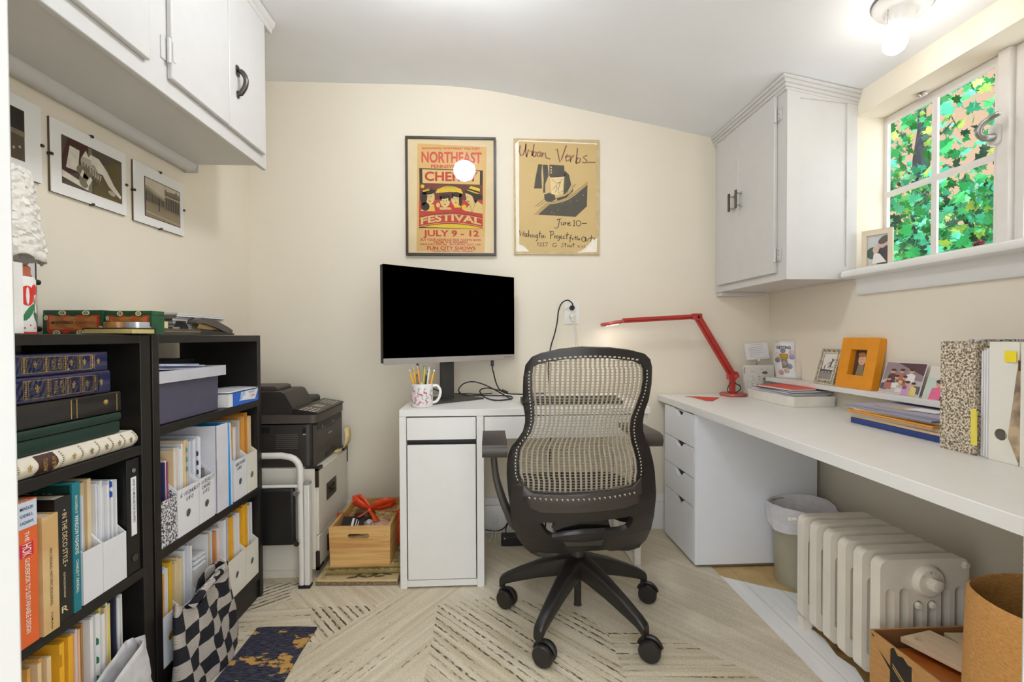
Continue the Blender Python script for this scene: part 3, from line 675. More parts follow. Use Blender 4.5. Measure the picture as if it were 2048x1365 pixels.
b = B(); b.lathe([(.028, .1245), (.028, .128), (.026, .131), (.026, .146), (.02, .150), (0, .150)], c, M('cap_terracotta', (176, 92, 66), .4)); b.build('cap', t)
b = B(); b.lathe([(r+.0006, .0), (r+.0006, .003), (r, .0035)], c, fr, n=36); b.build('foot_ring', t)
t = T('standing_frame', 'white standing frame with fine gold lines beside the flask bottle', 'picture', (-.945, .93, 1.0625))
b = B(); b.slab([(.78, 1.063), (.989, 1.063), (.989, 1.205), (.78, 1.205)], [[(.81, 1.083), (.971, 1.083), (.971, 1.19), (.81, 1.19)]], (-.952, 0, 0), YP, ZP, .014, M('frame_white', (232, 230, 226), .4)); b.build('frame', t, bev=.002)
b = B(); b.box(-.95, -.946, .808, .973, 1.081, 1.192, M('card_cream', (232, 228, 214), .7))
gl2 = M('gold_line', (176, 168, 124), .5)
for y0, y1, z0, z1 in ((.82, .963, 1.0895, 1.0905), (.82, .963, 1.099, 1.1), (.9615, .9625, 1.09, 1.18), (.82, .95, 1.165, 1.1656), (.82, .942, 1.158, 1.1586), (.82, .946, 1.142, 1.1426), (.82, .942, 1.136, 1.1366)): b.face([(-.9457, y0, z0), (-.9457, y1, z0), (-.9457, y1, z1), (-.9457, y0, z1)], gl2)
b.build('card', t, smooth=0)
t = T('clip_board', 'white board with black clips leaning on the wall behind the bottle', 'board', (-1.22, 1.24, 1.0625))
b = B(); b.box(-1.232, -1.226, 1.20, 1.327, 1.063, 1.33, M('board_white', (222, 218, 214), .5)); b.box(-1.2335, -1.2245, 1.3265, 1.329, 1.063, 1.33, M('board_edge', (60, 56, 54), .5)); b.build('panel', t)
for z in (1.078, 1.205, 1.322):
    b = B(); b.tube([(-1.221, 1.285, z), (-1.221, 1.31, z), (-1.221, 1.3105, z), (-1.221, 1.33, z)], [.005, .005, .0075, .0075], black, 10); b.build('clip', t)

# ------------------------------------------------------------------ albums on the top shelf of the left bookcase
XF = -.94
def album(label, y0, y1, z0, z1, m, deco, x1=XF, round_=False, cat='photo album', x0=-1.2):
    t = T('photo_album', label, cat, ((x0+x1)/2, (y0+y1)/2, z0), group='photo albums on the top shelf')
    pg = M('album_pages', (222, 214, 196), .8, var=.06, vs=300, stretch=(1, 1, 10))
    b = B(); b.box(x0+.004, x1-.008, y0+.004, y1-.004, z0+.0035, z1-.0035, pg); b.build('pages', t)
    h = z1-z0; b = B()
    if round_: pr = [(-.03, 0), (0, 0)]+[(h*.36*math.sin(math.pi*i/10), h*i/10) for i in range(1, 10)]+[(0, h), (-.03, h), (-.03, h-.003), (-.004, h-.003), (-.004, .003), (-.03, .003)]
    else: pr = [(x0-x1, 0), (-.003, 0), (0, .004), (0, h-.004), (-.003, h), (x0-x1, h), (x0-x1, h-.003), (-.006, h-.003), (-.006, .003), (x0-x1, .003)]
    b.slab(pr, [], (x1, y1, z0), XP, ZP, y1-y0, m)
    if round_: b.box(x0, x1-.03, y0, y1, z0, z0+.003, m); b.box(x0, x1-.03, y0, y1, z1-.003, z1, m)
    deco(b, y0, y1, z0, z1, x1); b.build('cover', t, smooth=40); return t
blue_l = M('album_blue', (25, 31, 76), .25, var=.12, coat=.6)
def fleur(b, y, z, s, x, m):
    for pts in (ell(0, .45, .16, .5, 10), ell(-.35, .25, .14, .32, 10, .6), ell(.35, .25, .14, .32, 10, -.6), ell(0, -.1, .42, .09, 10), ell(0, -.5, .13, .34, 10), ell(-.25, -.4, .1, .2, 8, -.5), ell(.25, -.4, .1, .2, 8, .5)):
        b.flat([(px_*s, py_*s) for px_, py_ in pts], (x, y, z), YP, ZP, m, .0006)
def deco_blue(b, y0, y1, z0, z1, x):
    m = gold; w = y1-y0; zc = (z0+z1)/2; h = z1-z0
    def line(ya, yb, za, zb): b.face([(x+.0005, ya, za), (x+.0005, yb, za), (x+.0005, yb, zb), (x+.0005, ya, zb)], m)
    a, c = y0+w*.06, y0+w*.80
    line(a, c, z1-h*.16, z1-h*.16+.0012); line(a, c, z0+h*.14, z0+h*.14+.0012)
    for f in (.06, .27, .47, .63, .78):
        ya = y0+w*f
        line(ya, ya+.001, z0+h*.14, z1-h*.16); line(ya+.011, ya+.012, z0+h*.14, z1-h*.16)
        for k in range(9): b.flat(ell(ya+.006, z0+h*.2+k*h*.075, .0032, .0014, 8), (x, 0, 0), YP, ZP, m, .0006)
    for f in (.19, .56, .71, .88): fleur(b, y0+w*f, zc, h*.19, x, m)
    b.text('PHOTO', (x, y0+w*.39, zc-h*.26), ZP, -YP, h*.5, .0095, m); b.text('ALBUM', (x, y0+w*.455, zc-h*.26), ZP, -YP, h*.5, .0095, m)
film = glass_mat('cling_film', gloss=.1, rough=.06)
for i, (lb, z0, z1, s) in enumerate((('blue and gold photo album still in crinkled film, top of the pile', .9735, 1.020, .0), ('blue and gold photo album, second from the top of the pile', .9195, .9725, .008))):
    t = album(lb, .970+s*.3, 1.196+s, z0, z1, blue_l, deco_blue)
    b = B(); vs = []; fs = []; n1, n2 = 40, 8
    for a in range(n1+1):
        for c in range(n2+1): vs.append((XF+.0016+.0022*abs(math.sin(a*1.7+c*.6+i)*math.sin(a*.53+c*1.3)), .975+(.15 if i == 0 else .20)*a/n1, z0+.004+(z1-z0-.008)*c/n2))
    for a in range(n1):
        for c in range(n2): q = a*(n2+1)+c; fs.append((q, q+n2+1, q+n2+2, q+1))
    b.add(vs, fs, film); b.build('wrapper', t, smooth=0)
def deco_black(b, y0, y1, z0, z1, x):
    for f in (.40, .43, .70, .73, .97): y = y0+(y1-y0)*f; b.face([(x+.0005, y, z0+.004), (x+.0005, y+.0022, z0+.004), (x+.0005, y+.0022, z1-.004), (x+.0005, y, z1-.004)], gold)
    b.lathe([(.006, 0), (.006, .002), (0, .004)], (x, y0+(y1-y0)*.90, (z0+z1)/2+.004), gold, XP, 14)
def no_deco(*a): pass
album('thick black photo album with gold bands under the blue ones', .76, 1.236, .866, .917, M('album_black', (20, 18, 18), .35, coat=.3), deco_black)
album('green album with black piping, upper of the green pair', .76, 1.232, .845, .864, M('album_green', (16, 48, 40), .45), no_deco, x1=XF+.003)
album('green album with black piping, lower of the green pair', .76, 1.231, .8125, .843, M('album_green', (16, 48, 40), .45), no_deco)
album_cream = M('album_cream', (232, 224, 206), .4, var=.03)
def deco_cream(b, y0, y1, z0, z1, x):
    h = z1-z0; zc = (z0+z1)/2; brown = M('album_brown', (74, 44, 36), .5)
    sx_ = lambda f: x+h*.36*math.sin(math.pi*f)+.0006
    def strip(ya, yb, m, f0=.03, f1=.97):
        vs = []; n = 10
        for k in range(n+1):
            f = f0+(f1-f0)*k/n; vs += [(sx_(f), ya, z0+h*f), (sx_(f), yb, z0+h*f)]
        b.add(vs, [(2*k, 2*k+1, 2*k+3, 2*k+2) for k in range(n)], m)
    ys = (.80, .955, 1.052, 1.10, 1.145, 1.185, 1.222, 1.26)
    for y in ys:
        for k in range(9): f = .06+.1*k; strip(y, y+.003, brown, f, f+.05)
        strip(y+.0045, y+.0052, gold)
    strip(.998, 1.042, brown)
    xf = sx_(.5)+.0004
    for y in (.865, .978, 1.078, 1.124, 1.166, 1.205, 1.242): fleur(b, y, zc, h*.22, xf-.002+.003, gold if y < 1.1 else M('album_bronze', (150, 128, 84), .4, .5))
    b.text('PHOTO', (xf, 1.016, zc-h*.3), ZP, -YP, h*.6, .009, gold); b.text('ALBUM', (xf, 1.035, zc-h*.3), ZP, -YP, h*.6, .009, gold)
album('cream photo album with a rounded gold printed spine at the bottom of the pile', .76, 1.268, .7685, .8105, album_cream, deco_cream, x1=XF+.002, round_=True)
for k, (z0, z1) in enumerate(((.9185, .970), (.972, 1.022))):
    album('black album stacked at the shelf end nearest the door, '+('lower' if k == 0 else 'upper')+' one', .745, .962, z0, z1, M('album_black', (20, 18, 18), .35), no_deco)

# ------------------------------------------------------------------ books on the middle shelf of the left bookcase
ZB = .4375
def book(label, y0, y1, h, m, x1, depth, spine=None, lean=0., cover=None, z0=ZB):
    X = Matrix.Translation((x1, y0, z0)) @ Matrix.Rotation(lean, 4, 'X')
    t = T('book', label, 'book', mtx=X, group='books on the middle shelf'); w = y1-y0
    b = B(); b.box(-depth+.003, -.004, .0025, w-.0025, .003, h-.003, M('book_pages', (224, 212, 186), .85, var=.06, vs=400, stretch=(10, 1, 1))); b.build('pages', t, local=True)
    b = B(); b.slab([(-depth, 0), (0, 0), (0, w), (-depth, w), (-depth, w-.002), (-.003, w-.002), (-.003, .002), (-depth, .002)], [], (0, 0, 0), XP, YP, h, m)
    if spine: spine(b, w, h)
    if cover: cover(b, depth, h)
    b.build('cover', t, local=True, bev=.0008)
def vtext(b, s, y, ztop, zlen, wd, m, x=0.): b.text(s, (x, y-wd/2, ztop), -ZP, YP, zlen, wd, m, .0008)
def sp_orange(b, w, h):
    b.face([(.0006, .001, h-.055), (.0006, w-.001, h-.055), (.0006, w-.001, h-.002), (.0006, .001, h-.002)], M('spine_sky', (206, 218, 236), .5))
    for k, s in enumerate(('MENDLER', 'ODELL', 'LAZARUS')): b.text(s, (.001, w*.2, h-.018-.014*k), YP, ZP, w*.6, .006, ink)
    b.face([(.0006, w*.12, h-.112), (.0006, w*.8, h-.112), (.0006, w*.8, h-.085), (.0006, w*.12, h-.085)], M('spine_crimson', (214, 36, 62), .5))
    wt = M('spine_white', (240, 238, 232), .5)
    vtext(b, 'THE', w*.5, h-.062, .02, w*.2, wt); vtext(b, 'HOK', w*.48, h-.086, .025, w*.42, wt, .0004); vtext(b, 'GUIDEBOOK TO SUSTAINABLE DESIGN', w*.5, h-.116, .15, w*.22, wt)
book('orange design guidebook with a pale blue top to its spine', .945, .989, .292, M('book_orange', (228, 104, 48), .45), -.920, .20, sp_orange)
def sp_tan(b, w, h): vtext(b, 'RECORDING HISTORIC BUILDINGS', w*.5, h-.07, .12, w*.16, M('spine_brown', (96, 70, 44), .6)); vtext(b, 'H.J.McKee', w*.5, h-.205, .035, w*.14, M('spine_brown', (96, 70, 44), .6))
book('tan cloth book with a pale spine beside the orange guidebook', .9935, 1.029, .246, M2('book_tan', (206, 168, 112), (226, 200, 150), scale=7, lo=.4, hi=.6), -.915, .215, sp_tan)
book('cream paperback standing behind the tan cloth book', 1.003, 1.026, .268, M('book_cream', (222, 202, 166), .6), -1.132, .085)
def sp_deco(b, w, h):
    m = M('spine_gold', (228, 206, 160), .5); vtext(b, '• IN THE DECO STYLE •', w*.56, h-.028, .125, w*.3, m); vtext(b, 'KLEIN McCLELLAND HASLAM', w*.5, h-.165, .055, w*.12, m); b.text('R', (0, w*.3, .018), YP, ZP, w*.4, .014, m)
book('black hardback with large gold lettering down its spine', 1.033, 1.072, .270, M('book_black', (20, 18, 17), .35, coat=.2), -.925, .21, sp_deco)
def sp_teal(b, w, h):
    m = M('spine_white', (240, 238, 232), .5); vtext(b, 'ENCYCLOPEDIA OF', w*.5, h-.03, .04, w*.3, m); vtext(b, 'WINDOW FASHIONS', w*.5, h-.074, .088, w*.5, m); vtext(b, 'CHARLES T. RANDALL', w*.5, h-.175, .075, w*.36, m)
def cv_teal(b, d, h):
    b.face([(-d+.004, -.0006, .004), (-.004, -.0006, .004), (-.004, -.0006, h-.004), (-d+.004, -.0006, h-.004)], M('cover_green', (16, 52, 44), .4))
    b.text('Encyclopedia of', (-d+.05, -.0012, h-.016), XP, ZP, .10, .008, M('cover_lime', (120, 160, 50), .5)); b.text('FASHIONS', (-d+.03, -.0012, h-.034), XP, ZP, .15, .013, M('cover_grey', (170, 176, 170), .5))
book('tall teal paperback about window fashions beside the black hardback', 1.075, 1.094, .292, M('book_teal', (24, 122, 136), .4), -.925, .22, sp_teal, cover=cv_teal)
book('slim white booklet between the teal paperback and the white file', 1.0955, 1.102, .262, M('booklet_white', (218, 220, 230), .5), -.945, .21)

# ------------------------------------------------------------------ magazine files and what stands in them
def disc_hole(cy, cz, r, n=20): return circ(n, r, 0, cy, cz)
def magfile(label, y0, y1, z0, hf, hb, m, x0=-1.19, x1=-.93, hole=None, th=.0025, group='magazine files on the bookcases', marks=None, inner=None):
    t = T('magazine_file', label, 'magazine file', ((x0+x1)/2, (y0+y1)/2, z0), group=group)
    b = B(); b.slab([(y0, z0), (y1, z0), (y1, z0+hf), (y0, z0+hf)], [disc_hole((y0+y1)/2, z0+hf*hole, .0125)] if hole else [], (x1-th, 0, 0), YP, ZP, th, m)
    if marks: marks(b, x1, y0, y1, z0, hf)
    b.build('front_panel', t, smooth=30)
    sd = [(x0, z0), (x1-th, z0), (x1-th, z0+hf), (x1-th-.10, z0+hf+(hb-hf)*.75), (x1-th-.14, z0+hb), (x0, z0+hb)]
    for y in (y0, y1-th): b = B(); b.slab(sd, [], (0, y+th, 0), XP, ZP, th, m); b.build('side_panel', t, smooth=0)
    b = B(); b.box(x0, x0+th, y0+th, y1-th, z0, z0+hb, m); b.box(x0+th, x1-th, y0+th, y1-th, z0, z0+th, m); b.build('back_panel', t, smooth=0)
    return t
def papers(label, y0, y1, z0, z1, m, x1=-.945, x0=-1.17, name='paper_sheaf', cat='papers', group='papers in the files', n=4, tab=None, seed=0, bend=.0, flap=False):
    """a sheaf: n leaves of slightly different height and reach, gently bowed"""
    g = random.Random(seed+int(y0*977)+int(z1*431)); b = B(); w = (y1-y0)/n
    for k in range(n):
        ya = y0+w*k; top = z1-g.uniform(0, .012)*(k != n//2); xf = x1-g.uniform(0, .010); th = w*g.uniform(.55, .9); tilt = g.uniform(-.3, .3)*w+bend
        pr = [(0, z0), (0, top), ]
        vs = []; rows_ = 5
        for i in range(rows_+1):
            f = i/rows_; off = tilt*math.sin(f*1.8)
            zz_ = z0+(top-z0)*f
            vs += [(x0, ya+off, zz_), (xf, ya+off, zz_-(.004 if i == rows_ else 0)), (xf, ya+off+th, zz_-(.004 if i == rows_ else 0)), (x0, ya+off+th, zz_)]
        fs = []
        for i in range(rows_):
            for q in range(4): fs.append((i*4+q, i*4+(q+1) % 4, (i+1)*4+(q+1) % 4, (i+1)*4+q))
        fs.append((0, 3, 2, 1)); e = rows_*4; fs.append((e, e+1, e+2, e+3)); b.add(vs, fs, m[k % len(m)] if isinstance(m, list) else m)
    if flap:
        mm = m[0] if isinstance(m, list) else m
        b.flat([(x0-x1, -.03), (0, -.03), (0, -.055), (-.03, -.078), (x0-x1+.03, -.078), (x0-x1, -.055)], (x1, y0-.0006, z1), XP, ZP, mm)
    if tab:
        mt, zs = tab
        for z in zs: b.slab([(0, -.009), (.006, -.006), (.006, .006), (0, .009)], [], (x1-.006, (y0+y1)/2, z), XP, ZP, .0012, mt)
    return tag(b.build(name, smooth=20), label, cat, group)
fw = M('file_white', (228, 228, 232), .55, var=.012); fwc = M('file_white_warm', (232, 228, 216), .55, var=.012)
# left bookcase, middle shelf
magfile('plain white magazine file beside the booklet, left of a matching pair', 1.106, 1.160, ZB, .122, .25, fw)
magfile('plain white magazine file beside the black binder, right of a matching pair', 1.1615, 1.233, ZB, .120, .25, fw)
G1 = 'papers in the plain white file pair'
papers('pale blue white sheets in the left plain white file', 1.109, 1.128, ZB+.003, .70, paper_cool, group=G1, seed=1)
papers('buff catalogue wrapped in clear film in the left plain white file', 1.131, 1.154, ZB+.003, .722, [M('buff_card', (196, 180, 146), .7), manila], group=G1, n=2, seed=2, name='catalogue', cat='catalogue')
papers('crumpled white papers in the right plain white file, left bunch', 1.165, 1.190, ZB+.003, .708, [paper, paper_cool], group=G1, n=5, seed=3, bend=.002)
papers('crumpled white papers in the right plain white file, right bunch', 1.193, 1.229, ZB+.003, .70, [paper_cool, paper], group=G1, n=6, seed=4, bend=-.001, tab=(M('tab_blue', (40, 92, 190), .5), (.66, .685)))
t = T('ring_binder', 'black ring binder labelled HOW TO MEASURE FOR DRAPERY', 'binder', (-1.05, 1.259, ZB))
b = B(); b.box(-1.19, -.932, 1.238, 1.241, ZB, .736, M('binder_black', (18, 17, 18), .4)); b.box(-1.19, -.932, 1.2775, 1.2805, ZB, .736, M('binder_black', (18, 17, 18), .4)); b.box(-.934, -.931, 1.238, 1.2805, ZB, .736, M('binder_black', (18, 17, 18), .4))
b.lathe([(.004, 0), (.006, .001), (.006, .002), (.003, .002)], (-.931, 1.262, .705), chrome, XP, 14); b.lathe([(.008, 0), (.01, .001), (.01, .002), (.006, .002)], (-.931, 1.262, .475), pewter, XP, 14); b.build('cover', t, bev=.001)
b = B(); b.box(-1.185, -.945, 1.2425, 1.276, ZB+.006, .728, paper); b.build('pages', t)
b = B(); b.box(-.931, -.9302, 1.252, 1.270, .535, .688, M('label_white', (238, 238, 242), .5)); b.text('HOW TO MEASURE FOR DRAPERY', (-.9302, 1.2575, .682), -ZP, YP, .115, .0075, ink, .0004); b.build('spine_label', t, smooth=0)
# left bookcase, bottom shelf
G2 = 'envelopes and papers on the bottom shelf of the left bookcase'; Z3 = .1015
papers('loose white sheets at the near end of the bottom shelf', .90, .985, Z3, .36, [paper, paper_cool], x1=-.96, group=G2, n=8)
papers('buff envelopes side by side beside the loose white sheets', .99, 1.035, Z3, .385, [kraft_orange, manila], x1=-.935, name='envelope', cat='envelope', group=G2, n=4)
papers('deep yellow padded envelope on the bottom shelf', 1.050, 1.083, Z3, .392, kraft_yellow, x1=-.93, name='envelope', cat='envelope', group=G2, n=2, flap=True)
papers('lilac and orange folders beside the yellow padded envelope', 1.087, 1.112, Z3, .39, [M('lilac', (206, 204, 226), .7), M('peach', (238, 186, 140), .7)], x1=-.94, group=G2, n=4, name='folder', cat='folder')
papers('brown edged folder leaning on the bottom shelf', 1.114, 1.126, Z3, .392, M('brown_edge', (176, 130, 76), .7), x1=-.945, group=G2, n=2, name='folder', cat='folder')
papers('white sheaf with green index tabs on the bottom shelf', 1.130, 1.172, Z3, .395, paper, x1=-.935, group=G2, n=5, tab=(M('tab_green', (40, 120, 84), .5), (.235, .28, .325)))
papers('cream papers with a yellow strip beside the green index tabs', 1.175, 1.212, Z3, .40, [M('pale_yellow', (236, 220, 120), .7), manila, paper], x1=-.945, group=G2, n=4)
papers('navy folder standing near the end of the bottom shelf', 1.215, 1.224, Z3, .402, M('navy_card', (38, 40, 72), .5), x1=-.94, group=G2, n=1, name='folder', cat='folder')
papers('white sheets beside the navy folder at the shelf end', 1.227, 1.245, Z3, .395, paper, x1=-.945, group=G2, n=4)
# crumpled white bag
b = B(); g = random.Random(9); N, K = 36, 14; vs = []; fs = []
for i in range(K+1):
    f = i/K
    for k in range(N):
        a = 2*math.pi*k/N; r = 1-.12*f+.10*math.sin(a*5+f*6)+.05*math.sin(a*11-f*9)+g.uniform(-.03, .03)
        sx_ = (abs(math.cos(a))**.6)*math.copysign(1, math.cos(a)); sy_ = (abs(math.sin(a))**.6)*math.copysign(1, math.sin(a))
        vs.append((-.893+.024*sx_*r, 1.165+.092*sy_*r-.02*f, .004+(.26+.012*math.sin(a*3)+.03*math.sin(a))*f))
for i in range(K):
    for k in range(N): fs.append((i*N+k, i*N+(k+1) % N, (i+1)*N+(k+1) % N, (i+1)*N+k))
fs.append(tuple(range(N))[::-1]); b.add(vs, fs, M2('tyvek', (214, 212, 214), (196, 193, 194), scale=30, lo=.35, hi=.65, rough=.7, bump=.3))
tag(b.build('carrier_bag', solid=.001, smooth=50), 'crumpled white bag on the floor against the left bookcase', 'bag')
# ------------------------------------------------------------------ right bookcase, top compartment
grey_box = M('box_slate', (80, 77, 96), .6, var=.06, bump=.05); lid_m = M('box_lid_grey', (196, 196, 204), .55, var=.03)
t = T('storage_box', 'slate grey storage box with a pale lid on the upper shelf', 'box', (-1.06, 1.52, .803))
b = B(); b.slab([(-1.19, .803), (-.937, .803), (-.934, .93), (-1.19, .93)], [], (0, 1.655, 0), XP, ZP, .29, grey_box); b.build('body', t, bev=.003)
b = B(); b.slab([(-1.2, 1.357), (-.925, 1.357), (-.925, 1.688), (-1.2, 1.688)], [[(-1.197, 1.36), (-.928, 1.36), (-.928, 1.685), (-1.197, 1.685)]], (0, 0, .923), XP, YP, .034, lid_m); b.box(-1.197, -.928, 1.36, 1.685, .931, .934, lid_m); b.build('lid', t, bev=.001)
for k in range(4):
    X = Matrix.Translation((-1.05, 1.475, .936+.010*k)) @ Matrix.Rotation(R(-3+2*k), 4, 'Z') @ Matrix.Rotation(R(-3), 4, 'X')
    b = B(X); b.box(-.13, .11+.004*k, -.10, .10, .0, .003, paper_cool); b.box(-.13, .105, -.098, .098, .0035, .0065, M('sheet_blue', (178, 190, 226), .7))
    tag(b.build('folder', bev=.001), 'pale blue white folders lying fanned on the storage box lid', 'folder', 'folders on the storage box')
b = B(); b.box(-1.215, -1.10, 1.40, 1.80, .958, .978, black); b.box(-1.21, -1.105, 1.405, 1.797, .961, .975, paper)
tag(b.build('document_case', bev=.002), 'black document case behind the storage box lid', 'case')
t = T('paper_ream', 'ream of paper in a torn blue and white wrapper on the upper shelf', 'paper ream', (-1.02, 1.81, .803))
b = B(); b.box(-1.19, -.925, 1.700, 1.909, .8035, .849, paper); b.build('sheets', t)
b = B(Matrix.Translation((.010, -.014, 0)))
bl = M('wrap_blue', (26, 98, 206), .35); wr = M('wrap_white', (236, 236, 240), .35)
x = -.934
b.face([(x, 1.742, .803), (x, 1.927, .803), (x, 1.927, .852), (x, 1.742, .852)], bl)
b.face([(x, 1.742, .803), (-1.0, 1.742, .803), (-1.0, 1.742, .852), (x, 1.742, .852)], bl)
b.face([(x+.0006, 1.795, .818), (x+.0006, 1.90, .812), (x+.0006, 1.925, .85), (x+.0006, 1.825, .85)], wr)
for pts in (((1.79, .826), (1.81, .830), (1.815, .85), (1.795, .85)), ((1.812, .832), (1.828, .834), (1.824, .85), (1.816, .85)), ((1.782, .815), (1.80, .82), (1.806, .828), (1.786, .824))): b.face([(x+.0009, a, c) for a, c in pts], M('wrap_pale', (176, 204, 240), .35))
b.text('COPY', (x, 1.865, .823), YP, ZP, .032, .009, M('wrap_red', (190, 50, 60), .4), .0014)
b.flat([(0, 0), (.05, 0), (.05, .0014), (0, .0014)], (x, 1.845, .844), YP, ZP, bl, .0014); b.flat([(0, 0), (.04, 0), (.04, .0012), (0, .0012)], (x, 1.852, .840), YP, ZP, bl, .0014)
b.build('wrapper', t, smooth=0)
b = B(); vs = []; fs = []
for i in range(9):
    for k in range(5): vs.append((-1.19+.27*i/8, 1.70+.205*k/4, .8525+.004*math.sin(i*.8)*math.sin(k*1.1)+.003))
for i in range(8):
    for k in range(4): q = i*5+k; fs.append((q, q+5, q+6, q+1))
b.add(vs, fs, paper); tag(b.build('loose_sheet', solid=.0006), 'loose white sheet curling on top of the paper ream', 'sheet of paper')

# ------------------------------------------------------------------ right bookcase, middle shelf
Z2 = .4505
speck = M2('speckle_grey', (58, 56, 62), (222, 220, 224), scale=190, lo=.42, hi=.58, rough=.7, detail=2)
speck_w = M2('speckle_warm', (104, 90, 72), (226, 212, 188), scale=190, lo=.40, hi=.60, rough=.7, detail=2)
def pen_word(b, word, x, y0, z, size, m, slant=.12):
    """hand lettered capitals from strokes, on a plane facing +X"""
    S = {'A': [[(0, 0), (.5, 1), (1, 0)], [(.2, .4), (.8, .4)]], 'C': [[(1, .85), (.6, 1), (.1, .7), (.1, .3), (.5, 0), (1, .15)]], 'D': [[(0, 0), (0, 1), (.7, .8), (1, .45), (.6, .05), (0, 0)]], 'E': [[(.9, 1), (0, 1), (0, 0), (.9, 0)], [(0, .5), (.7, .5)]], 'F': [[(.9, 1), (0, 1), (0, 0)], [(0, .5), (.7, .5)]], 'G': [[(1, .85), (.5, 1), (.1, .6), (.1, .25), (.5, 0), (1, .2), (1, .5), (.6, .5)]],
         'H': [[(0, 0), (0, 1)], [(1, 0), (1, 1)], [(0, .5), (1, .5)]], 'I': [[(.5, 0), (.5, 1)]], 'M': [[(0, 0), (.1, 1), (.5, .3), (.9, 1), (1, 0)]], 'N': [[(0, 0), (0, 1), (1, 0), (1, 1)]], 'O': [[(.5, 1), (.05, .6), (.1, .2), (.5, 0), (.95, .3), (.9, .8), (.5, 1)]], 'R': [[(0, 0), (0, 1), (.8, .85), (.8, .6), (0, .5), (1, 0)]], 'S': [[(1, .85), (.5, 1), (.1, .75), (.9, .35), (.5, 0), (0, .15)]],
         'T': [[(0, 1), (1, 1)], [(.5, 1), (.5, 0)]], 'U': [[(0, 1), (.05, .2), (.5, 0), (.95, .2), (1, 1)]], '6': [[(.8, 1), (.2, .6), (.05, .2), (.5, 0), (.9, .25), (.5, .5), (.1, .3)]], ' ': []}
    w = size*.62
    for i, ch in enumerate(word):
        for st in S[ch]: b.pen([(i*w*1.28+px_*w+py_*slant*size, py_*size+i*.0006) for px_, py_ in st], .0016, (x, y0, z), YP, ZP, m, .0009)
def marks_a(b, x, y0, y1, z0, hf): pen_word(b, '6 MIDHURST', x, y0+.012, z0+hf-.026, .012, ink); pen_word(b, 'INFO', x, y0+.035, z0+hf-.044, .012, ink)
def marks_b(b, x, y0, y1, z0, hf): pen_word(b, 'INTEREST', x, y0+.008, z0+hf-.020, .0115, ink); pen_word(b, 'CARGO', x, y0+.012, z0+hf-.037, .0115, ink); pen_word(b, 'INFO', x, y0+.016, z0+hf-.054, .0115, ink)
def marks_c(b, x, y0, y1, z0, hf): pen_word(b, 'MORTGAGE', x, y0+.01, z0+hf-.024, .0105, ink); pen_word(b, 'INFO', x, y0+.018, z0+hf-.040, .0105, ink)
magfile('speckled grey magazine file on the middle shelf of the right bookcase', 1.360, 1.428, Z2, .134, .26, speck)
G3 = 'papers standing on the middle shelf of the right bookcase'
for k, (c, nm) in enumerate((((226, 206, 160), 'cream'), ((206, 182, 130), 'straw'), ((232, 214, 172), 'pale cream'), ((40, 110, 104), 'teal'), ((52, 46, 96), 'violet'), ((236, 224, 200), 'ivory'), ((150, 70, 110), 'magenta'))):
    y = 1.364+k*.0085; papers('thin booklet with a %s edge in the speckled grey file' % nm, y, y+.007, Z2+.003, .688+.004*(k % 3), M('booklet_'+nm.replace(' ', '_'), c, .6), n=1, name='booklet', cat='booklet', group='booklets in the speckled file')
magfile('white magazine file hand lettered 6 MIDHURST INFO', 1.4315, 1.532, Z2, .143, .26, fw, hole=.42, marks=marks_a)
papers('white and buff papers in the 6 MIDHURST INFO file, left half', 1.437, 1.480, Z2+.003, .722, [manila, paper_cool, paper], n=6, group=G3, seed=11)
papers('white and buff papers in the 6 MIDHURST INFO file, right half', 1.484, 1.526, Z2+.003, .735, [paper, manila, paper_cool], n=6, group=G3, seed=12, tab=(M('tab_teal', (110, 170, 164), .5), (.64, .67, .70)))
magfile('narrow white magazine file lettered INTEREST CARGO INFO', 1.5355, 1.618, Z2, .146, .26, fw, hole=.38, marks=marks_b)
papers('white sheaf with navy index tabs in the INTEREST CARGO INFO file', 1.541, 1.575, Z2+.003, .736, [paper_cool, paper], n=4, group=G3, seed=13, tab=(M('tab_navy', (46, 48, 84), .5), (.615, .645, .675)))
papers('grey card folder in the INTEREST CARGO INFO file', 1.579, 1.612, Z2+.003, .62, M('grey_card', (120, 114, 112), .6), n=2, group=G3, seed=14, name='folder', cat='folder')
t = T('lever_file', 'thick white lever arch file standing beside the blue folder', 'binder', (-1.06, 1.658, Z2))
b = B(); lw = M('lever_white', (220, 220, 228), .4)
b.box(-1.2, -.924, 1.622, 1.6245, Z2+.002, .752, lw); b.box(-1.2, -.924, 1.6915, 1.694, Z2+.002, .752, lw); b.box(-.928, -.924, 1.622, 1.694, Z2+.002, .752, lw); b.build('cover', t, bev=.0015)
b = B(); b.box(-1.19, -.94, 1.627, 1.68, Z2+.006, .742, paper); b.build('pages', t)
X = Matrix.Translation((-.922, 1.699, Z2+.001)) @ Matrix.Rotation(R(1.5), 4, 'X')
b = B(X); b.box(-.23, 0, 0, .006, 0, .30, M('folder_blue', (20, 150, 224), .4)); b.box(-.22, -.004, .0065, .013, .002, .296, paper); b.box(-.23, 0, .0135, .016, 0, .297, M('folder_pale', (216, 224, 236), .5))
tag(b.build('folder', bev=.001), 'bright blue folder leaning beside the thick white lever arch file', 'folder')
magfile('white magazine file hand lettered MORTGAGE INFO', 1.740, 1.829, Z2, .150, .26, fw, hole=.42, marks=marks_c)
papers('white papers at the left of the MORTGAGE INFO file', 1.744, 1.757, Z2+.003, .715, paper, n=3, group=G3, seed=15)
papers('brown envelope with its flap folded in the MORTGAGE INFO file', 1.759, 1.779, Z2+.003, .735, kraft_orange, n=2, group=G3, seed=16, name='envelope', cat='envelope', flap=True)
